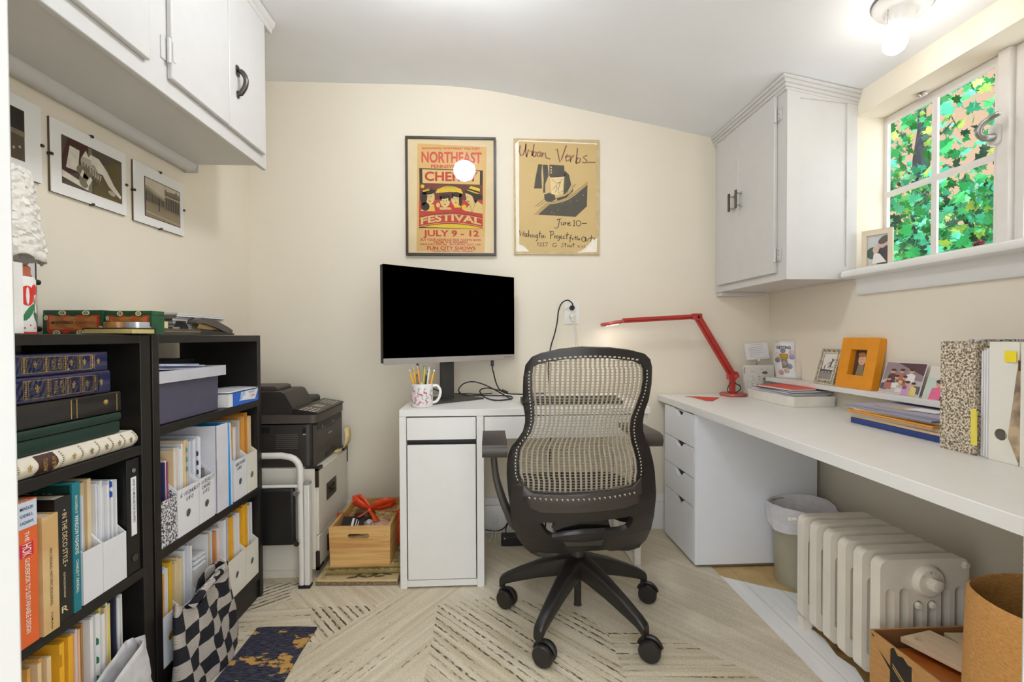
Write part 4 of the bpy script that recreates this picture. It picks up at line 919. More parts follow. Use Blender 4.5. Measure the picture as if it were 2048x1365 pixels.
papers('white papers in the middle of the MORTGAGE INFO file', 1.781, 1.797, Z2+.003, .722, [paper, paper_cool], n=3, group=G3, seed=17)
papers('greyish buff papers at the right of the MORTGAGE INFO file', 1.799, 1.824, Z2+.003, .745, [M('grey_buff', (190, 178, 166), .7), paper], n=4, group=G3, seed=18)
magfile('plain white magazine file with a round finger hole, middle shelf end', 1.8325, 1.910, Z2, .152, .26, fwc, hole=.42)
papers('orange envelope in the plain file at the middle shelf end', 1.838, 1.852, Z2+.003, .752, kraft_orange, n=2, group=G3, seed=19, name='envelope', cat='envelope')
papers('amber padded envelope in the plain file at the middle shelf end', 1.855, 1.880, Z2+.003, .762, M('kraft_amber', (214, 142, 50), .7), n=2, group=G3, seed=20, name='envelope', cat='envelope', flap=True)
papers('pale manila envelope in the plain file at the middle shelf end', 1.883, 1.905, Z2+.003, .745, manila, n=2, group=G3, seed=21, name='envelope', cat='envelope', flap=True)
# ------------------------------------------------------------------ right bookcase, bottom shelf
Z1 = .105; G4 = 'papers standing on the bottom shelf of the right bookcase'
magfile('white magazine file behind the checked bag, nearest the door end', 1.360, 1.432, Z1, .146, .26, fw, hole=.52)
papers('orange buff envelopes at the near end of the bottom shelf, right bookcase', 1.364, 1.396, Z1+.003, .375, kraft_orange, n=3, group=G4, seed=31, name='envelope', cat='envelope')
papers('white and lilac sheets beside the orange buff envelopes', 1.399, 1.410, Z1+.003, .385, [paper, M('lilac', (206, 204, 226), .7)], n=3, group=G4, seed=32)
papers('mustard yellow envelope beside the lilac sheets', 1.412, 1.428, Z1+.003, .392, M('mustard', (214, 172, 36), .7), n=1, group=G4, seed=33, name='envelope', cat='envelope')
magfile('white magazine file hidden behind the middle of the checked bag', 1.436, 1.530, Z1, .13, .26, fw)
papers('cream booklets in the file behind the checked bag', 1.442, 1.484, Z1+.003, .385, [manila, M('cream_card', (226, 212, 172), .7)], n=5, group=G4, seed=34, name='booklet', cat='booklet')
papers('tall white catalogue beside the cream booklets', 1.488, 1.524, Z1+.003, .402, [paper, paper_cool], n=3, group=G4, seed=35, name='catalogue', cat='catalogue')
b = B()
for k in range(7): b.box(-1.14, -.95-.004*(k % 3), 1.536+.0005*k, 1.60-.0008*k, .30+.0055*k, .305+.0055*k, [paper, paper_cool, M('card_print', (170, 190, 200), .6)][k % 3])
b.box(-1.15, -.95, 1.534, 1.602, Z1, .298, M('card_tray', (214, 210, 206), .6)); b.box(-1.10, -1.09, 1.545, 1.595, .335, .40, paper_cool)
tag(b.build('card_stack'), 'stack of printed white cards behind the checked bag', 'cards')
papers('white brochures with a picture, left of the white file pair', 1.610, 1.648, Z1+.003, .398, [paper, M('photo_print', (206, 186, 150), .5), paper_cool], n=5, group=G4, seed=36, name='brochure', cat='brochure')
papers('orange and grey brochures left of the white file pair', 1.650, 1.690, Z1+.003, .395, [M('brochure_orange', (224, 150, 96), .6), paper, M('brochure_grey', (186, 180, 190), .6)], n=5, group=G4, seed=37, name='brochure', cat='brochure')
magfile('white magazine file on the bottom shelf by the navy rug, left of a pair', 1.696, 1.812, Z1, .142, .26, fwc, hole=.5)
papers('large white envelope with a grey band in the left bottom file', 1.70, 1.735, Z1+.003, .405, [paper, M('brochure_grey', (186, 180, 190), .6)], n=2, group=G4, seed=38, name='envelope', cat='envelope')
papers('yellow envelope with a folded flap in the left bottom file', 1.737, 1.772, Z1+.003, .395, kraft_yellow, n=2, group=G4, seed=39, name='envelope', cat='envelope', flap=True)
papers('white papers at the right side of the left bottom file', 1.775, 1.807, Z1+.003, .395, [paper, manila], n=4, group=G4, seed=40)
magfile('white magazine file on the bottom shelf nearest the printer, right of a pair', 1.816, 1.911, Z1, .140, .26, fwc, hole=.5)
papers('bulging golden padded envelope in the right bottom file', 1.822, 1.872, Z1+.003, .408, kraft_yellow, n=2, group=G4, seed=41, name='envelope', cat='envelope', flap=True)
papers('white packet in the right bottom file at the shelf end', 1.877, 1.907, Z1+.003, .40, [paper, M('packet_buff', (208, 188, 166), .7)], n=3, group=G4, seed=42, name='packet', cat='packet')

# checked tote bag leaning against the bookcase
def tote_mat():
    m = bpy.data.materials.new('tote_check'); m.use_nodes = True; n = m.node_tree; Pb = n.nodes['Principled BSDF']; Ln = n.links.new
    Pb.inputs['Roughness'].default_value = .85
    t = n.nodes.new('ShaderNodeTexCoord'); nz = n.nodes.new('ShaderNodeTexNoise'); nz.inputs['Scale'].default_value = 11; nz.inputs['Detail'].default_value = 1
    Ln(t.outputs['Object'], nz.inputs['Vector'])
    sc = n.nodes.new('ShaderNodeVectorMath'); sc.operation = 'SCALE'; sc.inputs['Scale'].default_value = .05
    sb = n.nodes.new('ShaderNodeVectorMath'); sb.operation = 'SUBTRACT'; sb.inputs[1].default_value = (.5, .5, .5); Ln(nz.outputs['Color'], sb.inputs[0]); Ln(sb.outputs[0], sc.inputs[0])
    ad = n.nodes.new('ShaderNodeVectorMath'); ad.operation = 'ADD'; Ln(t.outputs['Object'], ad.inputs[0]); Ln(sc.outputs[0], ad.inputs[1])
    mp = n.nodes.new('ShaderNodeMapping'); mp.inputs['Scale'].default_value = (0, 20, 22); mp.inputs['Location'].default_value = (.5, .3, .2); Ln(ad.outputs[0], mp.inputs[0])
    ck = n.nodes.new('ShaderNodeTexChecker'); ck.inputs['Scale'].default_value = 1.0; Ln(mp.outputs[0], ck.inputs['Vector'])
    wv = n.nodes.new('ShaderNodeTexWave'); wv.bands_direction = 'Z'; wv.inputs['Scale'].default_value = 75; wv.inputs['Distortion'].default_value = 5; Ln(t.outputs['Object'], wv.inputs['Vector'])
    r = n.nodes.new('ShaderNodeValToRGB'); r.color_ramp.elements[0].color = lin((156, 146, 138)); r.color_ramp.elements[1].color = lin((202, 194, 186)); Ln(wv.outputs['Fac'], r.inputs[0])
    Ln(r.outputs[0], ck.inputs['Color1']); ck.inputs['Color2'].default_value = lin((24, 24, 34)); Ln(ck.outputs['Color'], Pb.inputs['Base Color'])
    bp = n.nodes.new('ShaderNodeBump'); bp.inputs['Strength'].default_value = .4; bp.inputs['Distance'].default_value = .003; Ln(wv.outputs['Fac'], bp.inputs['Height']); Ln(bp.outputs[0], Pb.inputs['Normal'])
    return m
tm = tote_mat()
t = T('tote_bag', 'black and grey checked tote bag slumped against the right bookcase', 'bag', (-.885, 1.49, 0))
b = B(); vs = []; fs = []; N, K = 60, 26
for i in range(K+1):
    f = i/K
    for k in range(N):
        a = 2*math.pi*k/N; ca, sa = math.cos(a), math.sin(a)
        y = 1.49+.15*(abs(sa)**.55)*math.copysign(1, sa)*(1-.10*f)
        dep = .036*(1-.55*f)*(1+.25*math.sin(y*38+f*5))
        x = -.882-.012*f+dep*(abs(ca)**.8)*math.copysign(1, ca)+.008*math.sin(y*55+f*4)*f
        zt_ = .262+.045*(y-1.34)/.3+.016*math.sin(y*34)+(.012*math.sin(a*3))
        vs.append((x, y+.012*math.sin(f*7)*f, .004+(zt_-.004)*f))
for i in range(K):
    for k in range(N): fs.append((i*N+k, i*N+(k+1) % N, (i+1)*N+(k+1) % N, (i+1)*N+k))
fs.append(tuple(range(N))[::-1]); b.add(vs, fs, tm); b.build('body', t, solid=.003, smooth=70)
b = B(); b.tube(smooth_path([(-.875, 1.40, .262), (-.862, 1.42, .285), (-.86, 1.47, .297), (-.862, 1.53, .30), (-.87, 1.565, .292), (-.878, 1.575, .278)], 6), .011, tm, 10); b.build('handle', t)

# navy rug with worn gold patches
def rug_mat():
    m = bpy.data.materials.new('rug_navy'); m.use_nodes = True; n = m.node_tree; Pb = n.nodes['Principled BSDF']; Ln = n.links.new; Pb.inputs['Roughness'].default_value = .95; Pb.inputs['Specular IOR Level'].default_value = .1
    t = n.nodes.new('ShaderNodeTexCoord')
    def nz(sc, s, d):
        mp = n.nodes.new('ShaderNodeMapping'); mp.inputs['Scale'].default_value = sc; mp.inputs['Location'].default_value = (3.1, 1.7, 0); Ln(t.outputs['Object'], mp.inputs[0]); z = n.nodes.new('ShaderNodeTexNoise'); z.inputs['Scale'].default_value = s; z.inputs['Detail'].default_value = d; z.inputs['Roughness'].default_value = .7; Ln(mp.outputs[0], z.inputs['Vector']); return z.outputs['Fac']
    r0 = n.nodes.new('ShaderNodeValToRGB'); r0.color_ramp.elements[0].position = .35; r0.color_ramp.elements[1].position = .68; r0.color_ramp.elements[0].color = lin((30, 31, 44)); r0.color_ramp.elements[1].color = lin((84, 84, 96)); Ln(nz((14, 60, 1), 3, 5), r0.inputs[0])
    r1 = n.nodes.new('ShaderNodeValToRGB'); r1.color_ramp.elements[0].position = .56; r1.color_ramp.elements[1].position = .585; r1.color_ramp.elements[0].color = (0, 0, 0, 1); r1.color_ramp.elements[1].color = (1, 1, 1, 1); Ln(nz((5, 9, 1), 1.6, 8), r1.inputs[0])
    mx = n.nodes.new('ShaderNodeMix'); mx.data_type = 'RGBA'; Ln(r1.outputs[0], mx.inputs[0]); Ln(r0.outputs[0], mx.inputs[6]); mx.inputs[7].default_value = lin((196, 152, 84)); Ln(mx.outputs[2], Pb.inputs['Base Color'])
    bp = n.nodes.new('ShaderNodeBump'); bp.inputs['Strength'].default_value = .4; bp.inputs['Distance'].default_value = .004; Ln(nz((60, 60, 60), 4, 2), bp.inputs['Height']); Ln(bp.outputs[0], Pb.inputs['Normal']); return m
b = B(); vs = []; g = random.Random(4)
pts = [(-.80+.0, 1.0), (-.622, 1.0), (-.623, 1.435), (-.626, 1.56), (-.620, 1.693), (-.78, 1.70), (-.915, 1.708), (-.80, 1.4)]
b.slab([(-.835, .95), (-.625, .95), (-.624, 1.20), (-.625, 1.44), (-.628, 1.56), (-.620, 1.692), (-.70, 1.70), (-.80, 1.703), (-.835, 1.70)], [], (0, 0, .0022), XP, YP, .006, rug_mat())
tag(b.build('rug', bev=.0015), 'small navy rug with worn gold patches before the bookcase', 'rug')

# ================================================================== printer on a white filing cabinet
fc_m = M('cabinet_cream', (226, 220, 206), .45, var=.02); brk = M('bracket_bronze', (66, 54, 44), .4, .5)
t = T('filing_cabinet', 'white two drawer filing cabinet with bronze corner brackets under the printer', 'cabinet', (-.97, 2.265, 0))
b = B(); b.box(-1.2, -.752, 2.05, 2.472, .04, .482, fc_m); b.box(-1.19, -.775, 2.06, 2.468, .0005, .04, fc_m); b.build('body', t, bev=.002)
for z0, z1, nm in ((.190, .470, 'u'), (.046, .184, 'l')):
    b = B(); b.box(-.752, -.742, 2.058, 2.464, z0, z1, fc_m); d = b.build('drawer', t, bev=.0015)
    zc = .345 if nm == 'u' else .11
    b = B(); b.slab(rrect(2.155, 2.285, zc-.038, zc+.038, .005, 2), [rrect(2.175, 2.265, zc-.018, zc+.018, .008, 3)], (-.742, 0, 0), YP, ZP, .003, brk); b.box(-.7425, -.7415, 2.174, 2.266, zc-.019, zc+.019, black); b.tube(smooth_path([(-.739, 2.19, zc+.01), (-.732, 2.2, zc+.004), (-.732, 2.24, zc+.004), (-.739, 2.25, zc+.01)]), .003, brk, 8); b.build('handle', d, bev=.0008)
for y0, y1, sgn in ((2.047, 2.058, 1), (2.464, 2.475, -1)):
    for z0, z1 in ((.40, .4845), (.038, .12)):
        top = z1 > .3
        b = B(); b.box(-.754, -.7395, y0, y1, z0, z1, brk)
        zz0, zz1 = (z1-.014, z1) if top else (z0, z0+.014)
        ya, yb = (y0, y0+.06) if sgn > 0 else (y1-.06, y1)
        b.box(-.754, -.7395, ya, yb, zz0, zz1, brk)
        if top: b.box(-.80, -.7395, ya, yb-.02*(sgn > 0), z1-.002, z1+.0006, brk)
        b.build('corner_bracket', t, bev=.0012)
pt_d = M('printer_dark', (50, 44, 40), .45, var=.05); pt_k = M('printer_black', (34, 30, 27), .3, var=.05); pt_b = M('printer_brown', (74, 66, 60), .5, var=.05); keyw = M('printer_keys', (196, 186, 168), .5)
t = T('printer', 'dark multifunction printer standing on the white filing cabinet', 'printer', (-.97, 2.27, .4845))
b = B(); z0 = .485
b.slab(rrect(-1.17, -.775, 2.075, 2.455, .03, 5), [], (0, 0, z0), XP, YP, .185, pt_d)
b.slab([(y, z) for y, z in ((2.09, z0+.002), (2.45, z0+.002), (2.45, z0+.18), (2.09, z0+.18))], [], (-.776, 0, 0), YP, ZP, .014, pt_b)
b.build('body', t, bev=.003)
b = B(); b.box(-.764, -.7615, 2.092, 2.448, .493, .562, pt_d); b.slab([(2.20, .4935), (2.34, .4935), (2.33, .515), (2.21, .515)], [], (-.7616, 0, 0), YP, ZP, .002, black); b.build('paper_tray', t, bev=.0015)
b = B(); b.box(-.764, -.761, 2.092, 2.448, .568, .632, pt_b); b.box(-.7612, -.7602, 2.22, 2.33, .626, .634, black); b.text('brother', (-.761, 2.245, .594), YP, ZP, .05, .011, M('logo_silver', (206, 202, 196), .4), .0008); b.build('front_door', t, bev=.0015)
b = B(); b.box(-.80, -.7605, 2.10, 2.44, .640, .672, black); b.box(-.795, -.770, 2.11, 2.43, .650, .653, pt_k)
for y in (2.16, 2.30): b.box(-.775, -.7595, y, y+.012, .641, .652, M('roller_grey', (120, 124, 122), .4))
b.build('output_slot', t, bev=.001)
b = B(); b.slab(rrect(-1.17, -.752, 2.072, 2.458, .03, 5), [], (0, 0, .676), XP, YP, .036, pt_b); b.build('scanner_deck', t, bev=.003)
b = B(); b.slab([(-.855, .712), (-.755, .712), (-.752, .718), (-.755, .722), (-.85, .738), (-.858, .738)], [], (0, 2.452, 0), XP, ZP, .372, pt_k); b.build('control_panel', t, bev=.003)
def on_panel(x, y): return Vector((x, y, .722+(-.755-x)*.16/ .95+.0012))
sl = Vector((-1, 0, .168)).normalized()
for r_ in range(4):
    for k in range(11):
        if 4 <= k <= 5 and r_ > 0: continue
        b0 = on_panel(-.772-.018*r_, 2.095+.031*k)
        if k % 11 == 0: kb = B() if r_ == 0 else kb
        kb.slab(rrect(-.009, .009, -.005, .005, .003, 2), [], b0, YP, sl, -.002, keyw if (k < 3 or k > 7) else M('printer_key_grey', (130, 120, 108), .5))
kb.slab(rrect(-.028, .028, -.022, .022, .002, 2), [], on_panel(-.80, 2.235), YP, sl, -.002, M('lcd', (150, 146, 112), .3))
kb.build('keys', t)
b = B(); b.slab([(-1.16, .7125), (-.862, .7125), (-.866, .745), (-.90, .805), (-.915, .812), (-1.16, .812)], [], (0, 2.33, 0), XP, ZP, .235, pt_d); b.build('document_feeder', t, bev=.006, seg=3)
b = B(); b.slab([(-1.15, .7125), (-.868, .7125), (-.87, .752), (-.88, .76), (-1.15, .76)], [], (0, 2.445, 0), XP, ZP, .11, pt_d); b.build('lid', t, bev=.005, seg=3)
b = B(); b.slab([(-1.15, .8125), (-.955, .8125), (-.957, .826), (-.97, .832), (-1.14, .832)], [], (0, 2.30, 0), XP, ZP, .15, pt_b); b.build('feeder_tray', t, bev=.003)
b = B()
for k in range(8): b.box(-.93, -.835, 2.0735, 2.0755, .565+.0085*k, .569+.0085*k, M('vent_grey', (88, 82, 82), .4))
b.box(-1.02, -.955, 2.0735, 2.0752, .635, .66, black); b.box(-.815, -.80, 2.0735, 2.0752, .625, .655, black); b.box(-.813, -.801, 2.073, 2.0752, .6255, .630, keyw); b.build('side_vent', t)
# curling sheet out of the printer tray
b = B(); vs = []; fs = []
pf = [(-.80, .4862), (-.76, .487), (-.735, .492), (-.722, .505), (-.716, .525), (-.716, .548), (-.722, .575), (-.73, .59)]
for i, (x, z) in enumerate(pf):
    for k in range(4): vs.append((x+.004*k*(i/7), 2.30+.03*k+.012*i*(1 if k < 2 else .55), z+.004*math.sin(k)))
for i in range(len(pf)-1):
    for k in range(3): q = i*4+k; fs.append((q, q+4, q+5, q+1))
b.add(vs, fs, M('sheet_yellow', (238, 216, 150), .7)); tag(b.build('paper_sheet', solid=.0006), 'pale yellow sheet curling up out of the printer tray', 'sheet of paper')

# step stool folded in front of the cabinet
st_w = M('stool_white', (226, 222, 216), .35, var=.02)
t = T('step_stool', 'folded white tubular step stool with black treads before the filing cabinet', 'step stool', (-.9, 1.99, 0))
b = B(); ys = 1.985
pth = [(-.787, ys, .012), (-.789, ys, .25), (-.793, ys+.005, .49)]+[(-.793-.05*(1-math.cos(R(a))), ys+.006, .49+.06*math.sin(R(a))) for a in (20, 40, 60, 80)]+[(-.87, ys+.006, .556), (-.97, ys+.006, .556), (-1.04, ys+.006, .556)]+[(-1.04-.05*math.sin(R(a)), ys+.006, .50+.056*math.cos(R(a))) for a in (20, 50, 80)]+[(-1.093, ys+.004, .40), (-1.095, ys, .012)]
b.tube(pth, .0135, st_w, 12); b.build('rear_frame', t)
b = B()
for x in (-.762, -1.118): b = B(); b.box(x-.011, x+.011, ys-.014, ys+.016, .012, .445, st_w); b.box(x-.012, x+.012, ys-.015, ys+.017, .435, .447, M('stool_cap', (150, 146, 140), .5)); b.build('front_leg', t, bev=.003)
for x, w in ((-.787, .012), (-1.095, .012), (-.762, .012), (-1.118, .012)): b = B(); b.box(x-w, x+w, ys-.017, ys+.018, 0.0006, .012, black); b.build('rubber_foot', t, bev=.002)
b = B(); b.box(-1.085, -.81, ys-.022, ys+.006, .185, .425, black); b.build('tread', t, bev=.012, seg=3)
b = B(); b.tube([(-1.09, ys-.008, .43), (-.80, ys-.008, .43)], .007, st_w, 10); b.build('hinge_rod', t)
for z in (.405, .195): b = B(); b.cyl((-.80, ys-.026, z), (-.80, ys+.01, z), .012, chrome, n=14); b.build('hinge_knob', t)
b = B(); b.tube(smooth_path([(-.955, ys-.012, .43), (-.955, ys-.014, .452), (-.968, ys-.014, .46), (-.985, ys-.014, .455)]), .004, black, 8); b.build('wire_loop', t)

# crate, rugs and mat
wood = M2('crate_pine', (214, 172, 108), (184, 134, 74), scale=5, lo=.40, hi=.66, rough=.6, stretch=(.7, .7, 11), detail=5)
mat_b = M2('rug_pile_brown', (196, 178, 128), (132, 112, 66), scale=70, lo=.35, hi=.65, rough=.95, bump=.5)
mat_e = M2('rug_edge', (150, 130, 96), (104, 88, 62), scale=160, lo=.4, hi=.6, rough=.95, bump=.4)
t = T('door_mat', 'tan mat printed with dark leaf sprigs lying flat under the folded rugs', 'mat', (-.55, 2.1, 0))
b = B(); vs = []; fs = []
b.slab([(-.735, 1.988), (-.385, 1.972), (-.385, 2.44), (-.70, 2.44)], [], (0, 0, .003), XP, YP, .013, mat_e); b.build('backing', t, bev=.003)
tan = M('mat_tan', (206, 182, 136), .9, var=.06, bump=.3, bs=200); lf = M('mat_leaf', (98, 84, 54), .9)
b = B(); b.slab([(-.732, 1.99), (-.388, 1.974), (-.388, 2.43), (-.70, 2.43)], [], (0, 0, .0165), XP, YP, .009, tan)
for cx, cy, a in ((-.585, 2.0, .2), (-.54, 2.005, -.4), (-.50, 2.01, .5), (-.47, 2.004, .1), (-.56, 2.022, .9), (-.49, 2.028, .3), (-.44, 2.02, -.2)): b.flat(ell(cx, cy, .024, .007, 10, a), (0, 0, .0255), XP, YP, lf, .0006)
b.pen([(-.60, 1.996), (-.55, 2.006), (-.52, 2.02), (-.515, 2.04)], .003, (0, 0, .0255), XP, YP, M('mat_stem', (54, 46, 32), .9), .001)
for k in range(4): b.pen([(-.715, 1.995+.012*k), (-.705, 2.0+.012*k), (-.695, 1.996+.012*k)], .002, (0, 0, .0255), XP, YP, M('mat_stem', (54, 46, 32)), .001)
b.build('pile', t, bev=.003)
for i, (zb, h, lab, d) in enumerate(((.0265, .022, 'folded mossy rug under the wooden crate, lower of the two', 0.0), (.0495, .020, 'folded mossy rug under the wooden crate, upper of the two', .008))):
    b = B(); pr = []
    x0, x1, y0, y1 = -.705+d, -.385, 2.034+d*.4, 2.40
    for k in range(9):
        a = R(-90+22.5*k); pr.append((y0-.004-.009*math.cos(a), zb+h/2+h/2*math.sin(a)))
    pr += [(y1, zb+h), (y1, zb)]
    b.slab(pr, [], (x0, 0, 0), YP, ZP, x1-x0, mat_b)
    b.slab(pr[2:7]+[(y0+.05, zb+h*.62), (y0+.05, zb+h*.38)], [], (x0-.003, 0, 0), YP, ZP, x1-x0+.003, M('rug_hem', (214, 188, 116), .9, var=.12, vs=90, bump=.3))
    tag(b.build('folded_rug', smooth=50), lab, 'rug', 'folded rugs under the crate')
ct = T('wooden_crate', 'pale pine crate with an oval hand hole standing on folded rugs', 'crate', (-.56, 2.18, .0705))
zc0, zc1 = .071, .244
b = B(); hole = rrect(-.602, -.512, .192, .213, .0104, 6)
b.slab([(-.676, zc0), (-.426, zc0), (-.422, zc1), (-.682, zc1)], [hole], (0, 2.012, 0), XP, ZP, .011, wood); b.build('front_board', ct, bev=.001)
b = B(); b.slab([(-.68, zc0), (-.43, zc0), (-.43, zc1), (-.685, zc1)], [], (0, 2.36, 0), XP, ZP, .011, wood); b.build('rear_board', ct, bev=.001)
for x0, x1 in ((-.680, -.669), (-.435, -.424)):
    b = B(); b.box(x0, x1, 2.012, 2.349, zc0, zc1-.0005, wood); b.build('side_board', ct, bev=.001)
b = B(); b.box(-.669, -.435, 2.012, 2.349, zc0, zc0+.008, wood); b.build('bottom_board', ct)
straw = M2('shred', (222, 196, 140), (186, 150, 96), scale=30, rough=.9)
b = B(); g = random.Random(8)
for k in range(150):
    x, y = g.uniform(-.66, -.445), g.uniform(2.03, 2.335); z = .195+g.uniform(0, .02); a = g.uniform(0, 6.28); l = g.uniform(.02, .045)
    b.tube([(x, y, z), (x+l*.4*math.cos(a), y+l*.4*math.sin(a), z+g.uniform(0, .012)), (x+l*math.cos(a+.6), y+l*math.sin(a+.6), z-.004)], .0016, straw, 4, caps=False)
b.box(-.668, -.436, 2.013, 2.348, .081, .19, straw)
tag(b.build('shredded_paper'), 'tan shredded paper filling inside the wooden crate', 'packing', kind='stuff')
X = Matrix.Translation((-.60, 2.075, .213)) @ Matrix.Rotation(R(6), 4, 'Z') @ Matrix.Rotation(R(16), 4, 'X')
t = T('black_carton', 'flat black gift carton with white lettering inside the crate', 'box', mtx=X)
b = B(); b.box(-.048, .048, -.045, .045, 0, .022, black); b.box(-.006, .004, -.028, .030, .022, .0226, paper); b.box(.012, .016, -.024, .022, .022, .0226, paper); b.box(.022, .025, -.024, .010, .022, .0226, paper); b.build('body', t, local=True, bev=.001)
b = B(); b.box(-.0485, .0485, .0455, .047, .001, .021, pewter); b.build('end_flap', t, local=True)
b = B(); g = random.Random(12); vs = []; N = 20
cells = M2('cellophane', (206, 196, 190), (150, 140, 136), scale=60, lo=.4, hi=.6, rough=.2)
b.lathe([(0, 0), (.02, .004), (.027, .016), (.018, .028), (.006, .034), (.012, .044), (.004, .05), (0, .05)], (-.535, 2.085, .205), cells, (.2, -.5, .8), 14); tag(b.build('sweet_bag', smooth=25), 'twisted clear sweet bag beside the black carton in the crate', 'bag')
b = B(); b.lathe([(0, 0), (.034, .0), (.04, .014), (.03, .026), (0, .03)], (-.475, 2.08, .203), M('wrapped_pink', (196, 160, 142), .4, var=.2, vs=60), n=18); tag(b.build('wrapped_soap', bev=.002), 'dusty pink wrapped parcel at the right front of the crate', 'parcel')
b = B(); b.lathe([(0, 0), (.045, 0), (.05, .018), (.04, .04), (.015, .05), (0, .052)], (-.585, 2.215, .20), M('olive_tin', (84, 70, 46), .35, var=.2), n=24); tag(b.build('gift_tin'), 'olive brown round tin under the orange bow', 'tin')
rib = M('ribbon_orange', (214, 74, 32), .4, var=.12, vs=40)
t = T('ribbon_bow', 'orange ribbon tied in a bow across the wooden crate', 'ribbon', (-.55, 2.165, .25))
def strip(b, pts, wd, m, n=5, nv=Vector((0, .35, 1))):
    P_ = smooth_path(pts, n); vs = []; fs = []
    for i, (p, w_) in enumerate(zip(P_, [wd]*len(P_))):
        d = (P_[min(i+1, len(P_)-1)]-P_[max(i-1, 0)]).normalized(); s_ = d.cross(nv).normalized()
        f = i/(len(P_)-1); ww = w_(f) if callable(w_) else w_
        vs += [p+s_*ww/2, p-s_*ww/2]
    for i in range(len(P_)-1): fs.append((2*i, 2*i+1, 2*i+3, 2*i+2))
    b.add(vs, fs, m)
b = B(); strip(b, [(-.686, 2.155, .16), (-.687, 2.155, .235), (-.678, 2.157, .248), (-.61, 2.16, .246), (-.55, 2.165, .249), (-.49, 2.165, .250), (-.43, 2.165, .249), (-.419, 2.166, .235), (-.420, 2.168, .09)], .018, rib); b.build('band', t, solid=.0008)
b = B()
strip(b, [(-.55, 2.163, .258), (-.58, 2.15, .280), (-.612, 2.155, .302), (-.60, 2.175, .306), (-.572, 2.17, .284), (-.55, 2.165, .260)], lambda f: .012+.042*math.sin(math.pi*f), rib, nv=Vector((0, 1, .45)))
strip(b, [(-.55, 2.163, .258), (-.52, 2.15, .282), (-.475, 2.152, .298), (-.45, 2.17, .288), (-.475, 2.175, .27), (-.52, 2.17, .262), (-.55, 2.166, .258)], lambda f: .012+.034*math.sin(math.pi*f), rib, nv=Vector((0, 1, .45))); b.build('loops', t, solid=.0008)
b = B(); strip(b, [(-.55, 2.16, .254), (-.53, 2.13, .25), (-.51, 2.10, .24), (-.498, 2.075, .238)], lambda f: .014+.02*f, rib); strip(b, [(-.55, 2.16, .254), (-.57, 2.125, .25), (-.585, 2.1, .246)], lambda f: .012+.01*f, rib); b.build('tails', t, solid=.0008)
b = B(); b.lathe([(0, -.01), (.009, -.006), (.011, 0), (.009, .006), (0, .01)], (-.55, 2.161, .2545), rib, (1, 0, 0), 12); b.build('knot', t)
# ================================================================== posters on the back wall
YW = 2.499
def PX1(x, y): return (-.428+(x-155)*.00057, 2.111-(y-122)*.00057)
def PX2(x, y): return (.143+(x-1150)*.000576, 2.112-(y-140)*.000574)
def pflat(b, f, pts, m, y, l): b.flat([f(*p) for p in pts], (0, y, 0), XP, ZP, m, .0003*l)
def ppen(b, f, line, wd, m, y, l): b.pen([f(*p) for p in line], wd, (0, y, 0), XP, ZP, m, .0003*l)
def ptext(b, f, s, x0, y0, x1, y1, m, y, l, warp=None):
    a, c = f(x0, y1), f(x1, y0); b.text(s, (a[0], y, a[1]), XP, ZP, c[0]-a[0], c[1]-a[1], m, .0003*l, warp)
t = T('festival_poster', 'black framed yellow and red cherry festival poster on the back wall', 'poster', (-.19, 2.5, 1.487))
fm = M('frame_espresso', (58, 44, 34), .35, var=.1)
b = B(); b.slab([(-.430, 1.486), (.046, 1.486), (.046, 2.112), (-.430, 2.112)], [[(-.418, 1.498), (.034, 1.498), (.034, 2.100), (-.418, 2.100)]], (0, YW, 0), XP, ZP, .02, fm); b.build('frame', t, bev=.0015)
yb = 2.489
b = B(); cream = M('poster_mat', (238, 216, 168), .7, var=.03); b.box(-.418, .034, yb, 2.497, 1.498, 2.100, cream); b.build('mat_board', t, smooth=0)
b = B(); ptan = M('poster_tan', (228, 184, 112), .7, var=.05, vs=6); rd = M('poster_red', (212, 84, 60), .7); rd2 = M('poster_red_deep', (196, 60, 48), .7); yl = M('poster_yellow', (232, 196, 52), .7); dk = M('poster_dark', (58, 46, 34), .7); sk = M('poster_skin', (228, 196, 124), .7); mr_ = M('poster_maroon', (112, 58, 44), .7)
f = PX1
pflat(b, f, [(262, 182), (902, 205), (878, 1192), (246, 1180)], ptan, yb, 1)
ptext(b, f, '*Sponsored by NORTHEAST FIRE DEPT', 302, 212, 842, 240, rd, yb, 2)
ptext(b, f, '*NORTHEAST', 298, 255, 855, 360, rd, yb, 2); ptext(b, f, '*PENNSYLVANIA', 384, 376, 772, 408, rd, yb, 2)
pflat(b, f, [(276, 410), (866, 424), (864, 560), (278, 552)], dk, yb, 2); pflat(b, f, [(304, 420), (838, 432), (836, 556), (306, 548)], sk, yb, 3)
ptext(b, f, '*CHERRY', 326, 440, 820, 528, rd2, yb, 4)
pflat(b, f, [(278, 552), (864, 560), (862, 830), (274, 820)], mr_, yb, 2); pflat(b, f, [(274, 700), (862, 700), (862, 968), (268, 955)], rd2, yb, 3)
pflat(b, f, [(425, 640), (440, 605), (500, 580), (550, 570), (610, 580), (660, 600), (680, 640), (560, 625)], yl, yb, 4)
for k in range(7): ppen(b, f, [(552, 572), (430+40*k, 640-6*abs(3-k))], .0008, dk, yb, 5)
for k in range(10): ppen(b, f, [(380+18*k, 560), (340+22*k, 600)], .001, rd, yb, 3)
pflat(b, f, [(p[0], p[1]) for p in ell(306, 578, 17, 17)], yl, yb, 4)
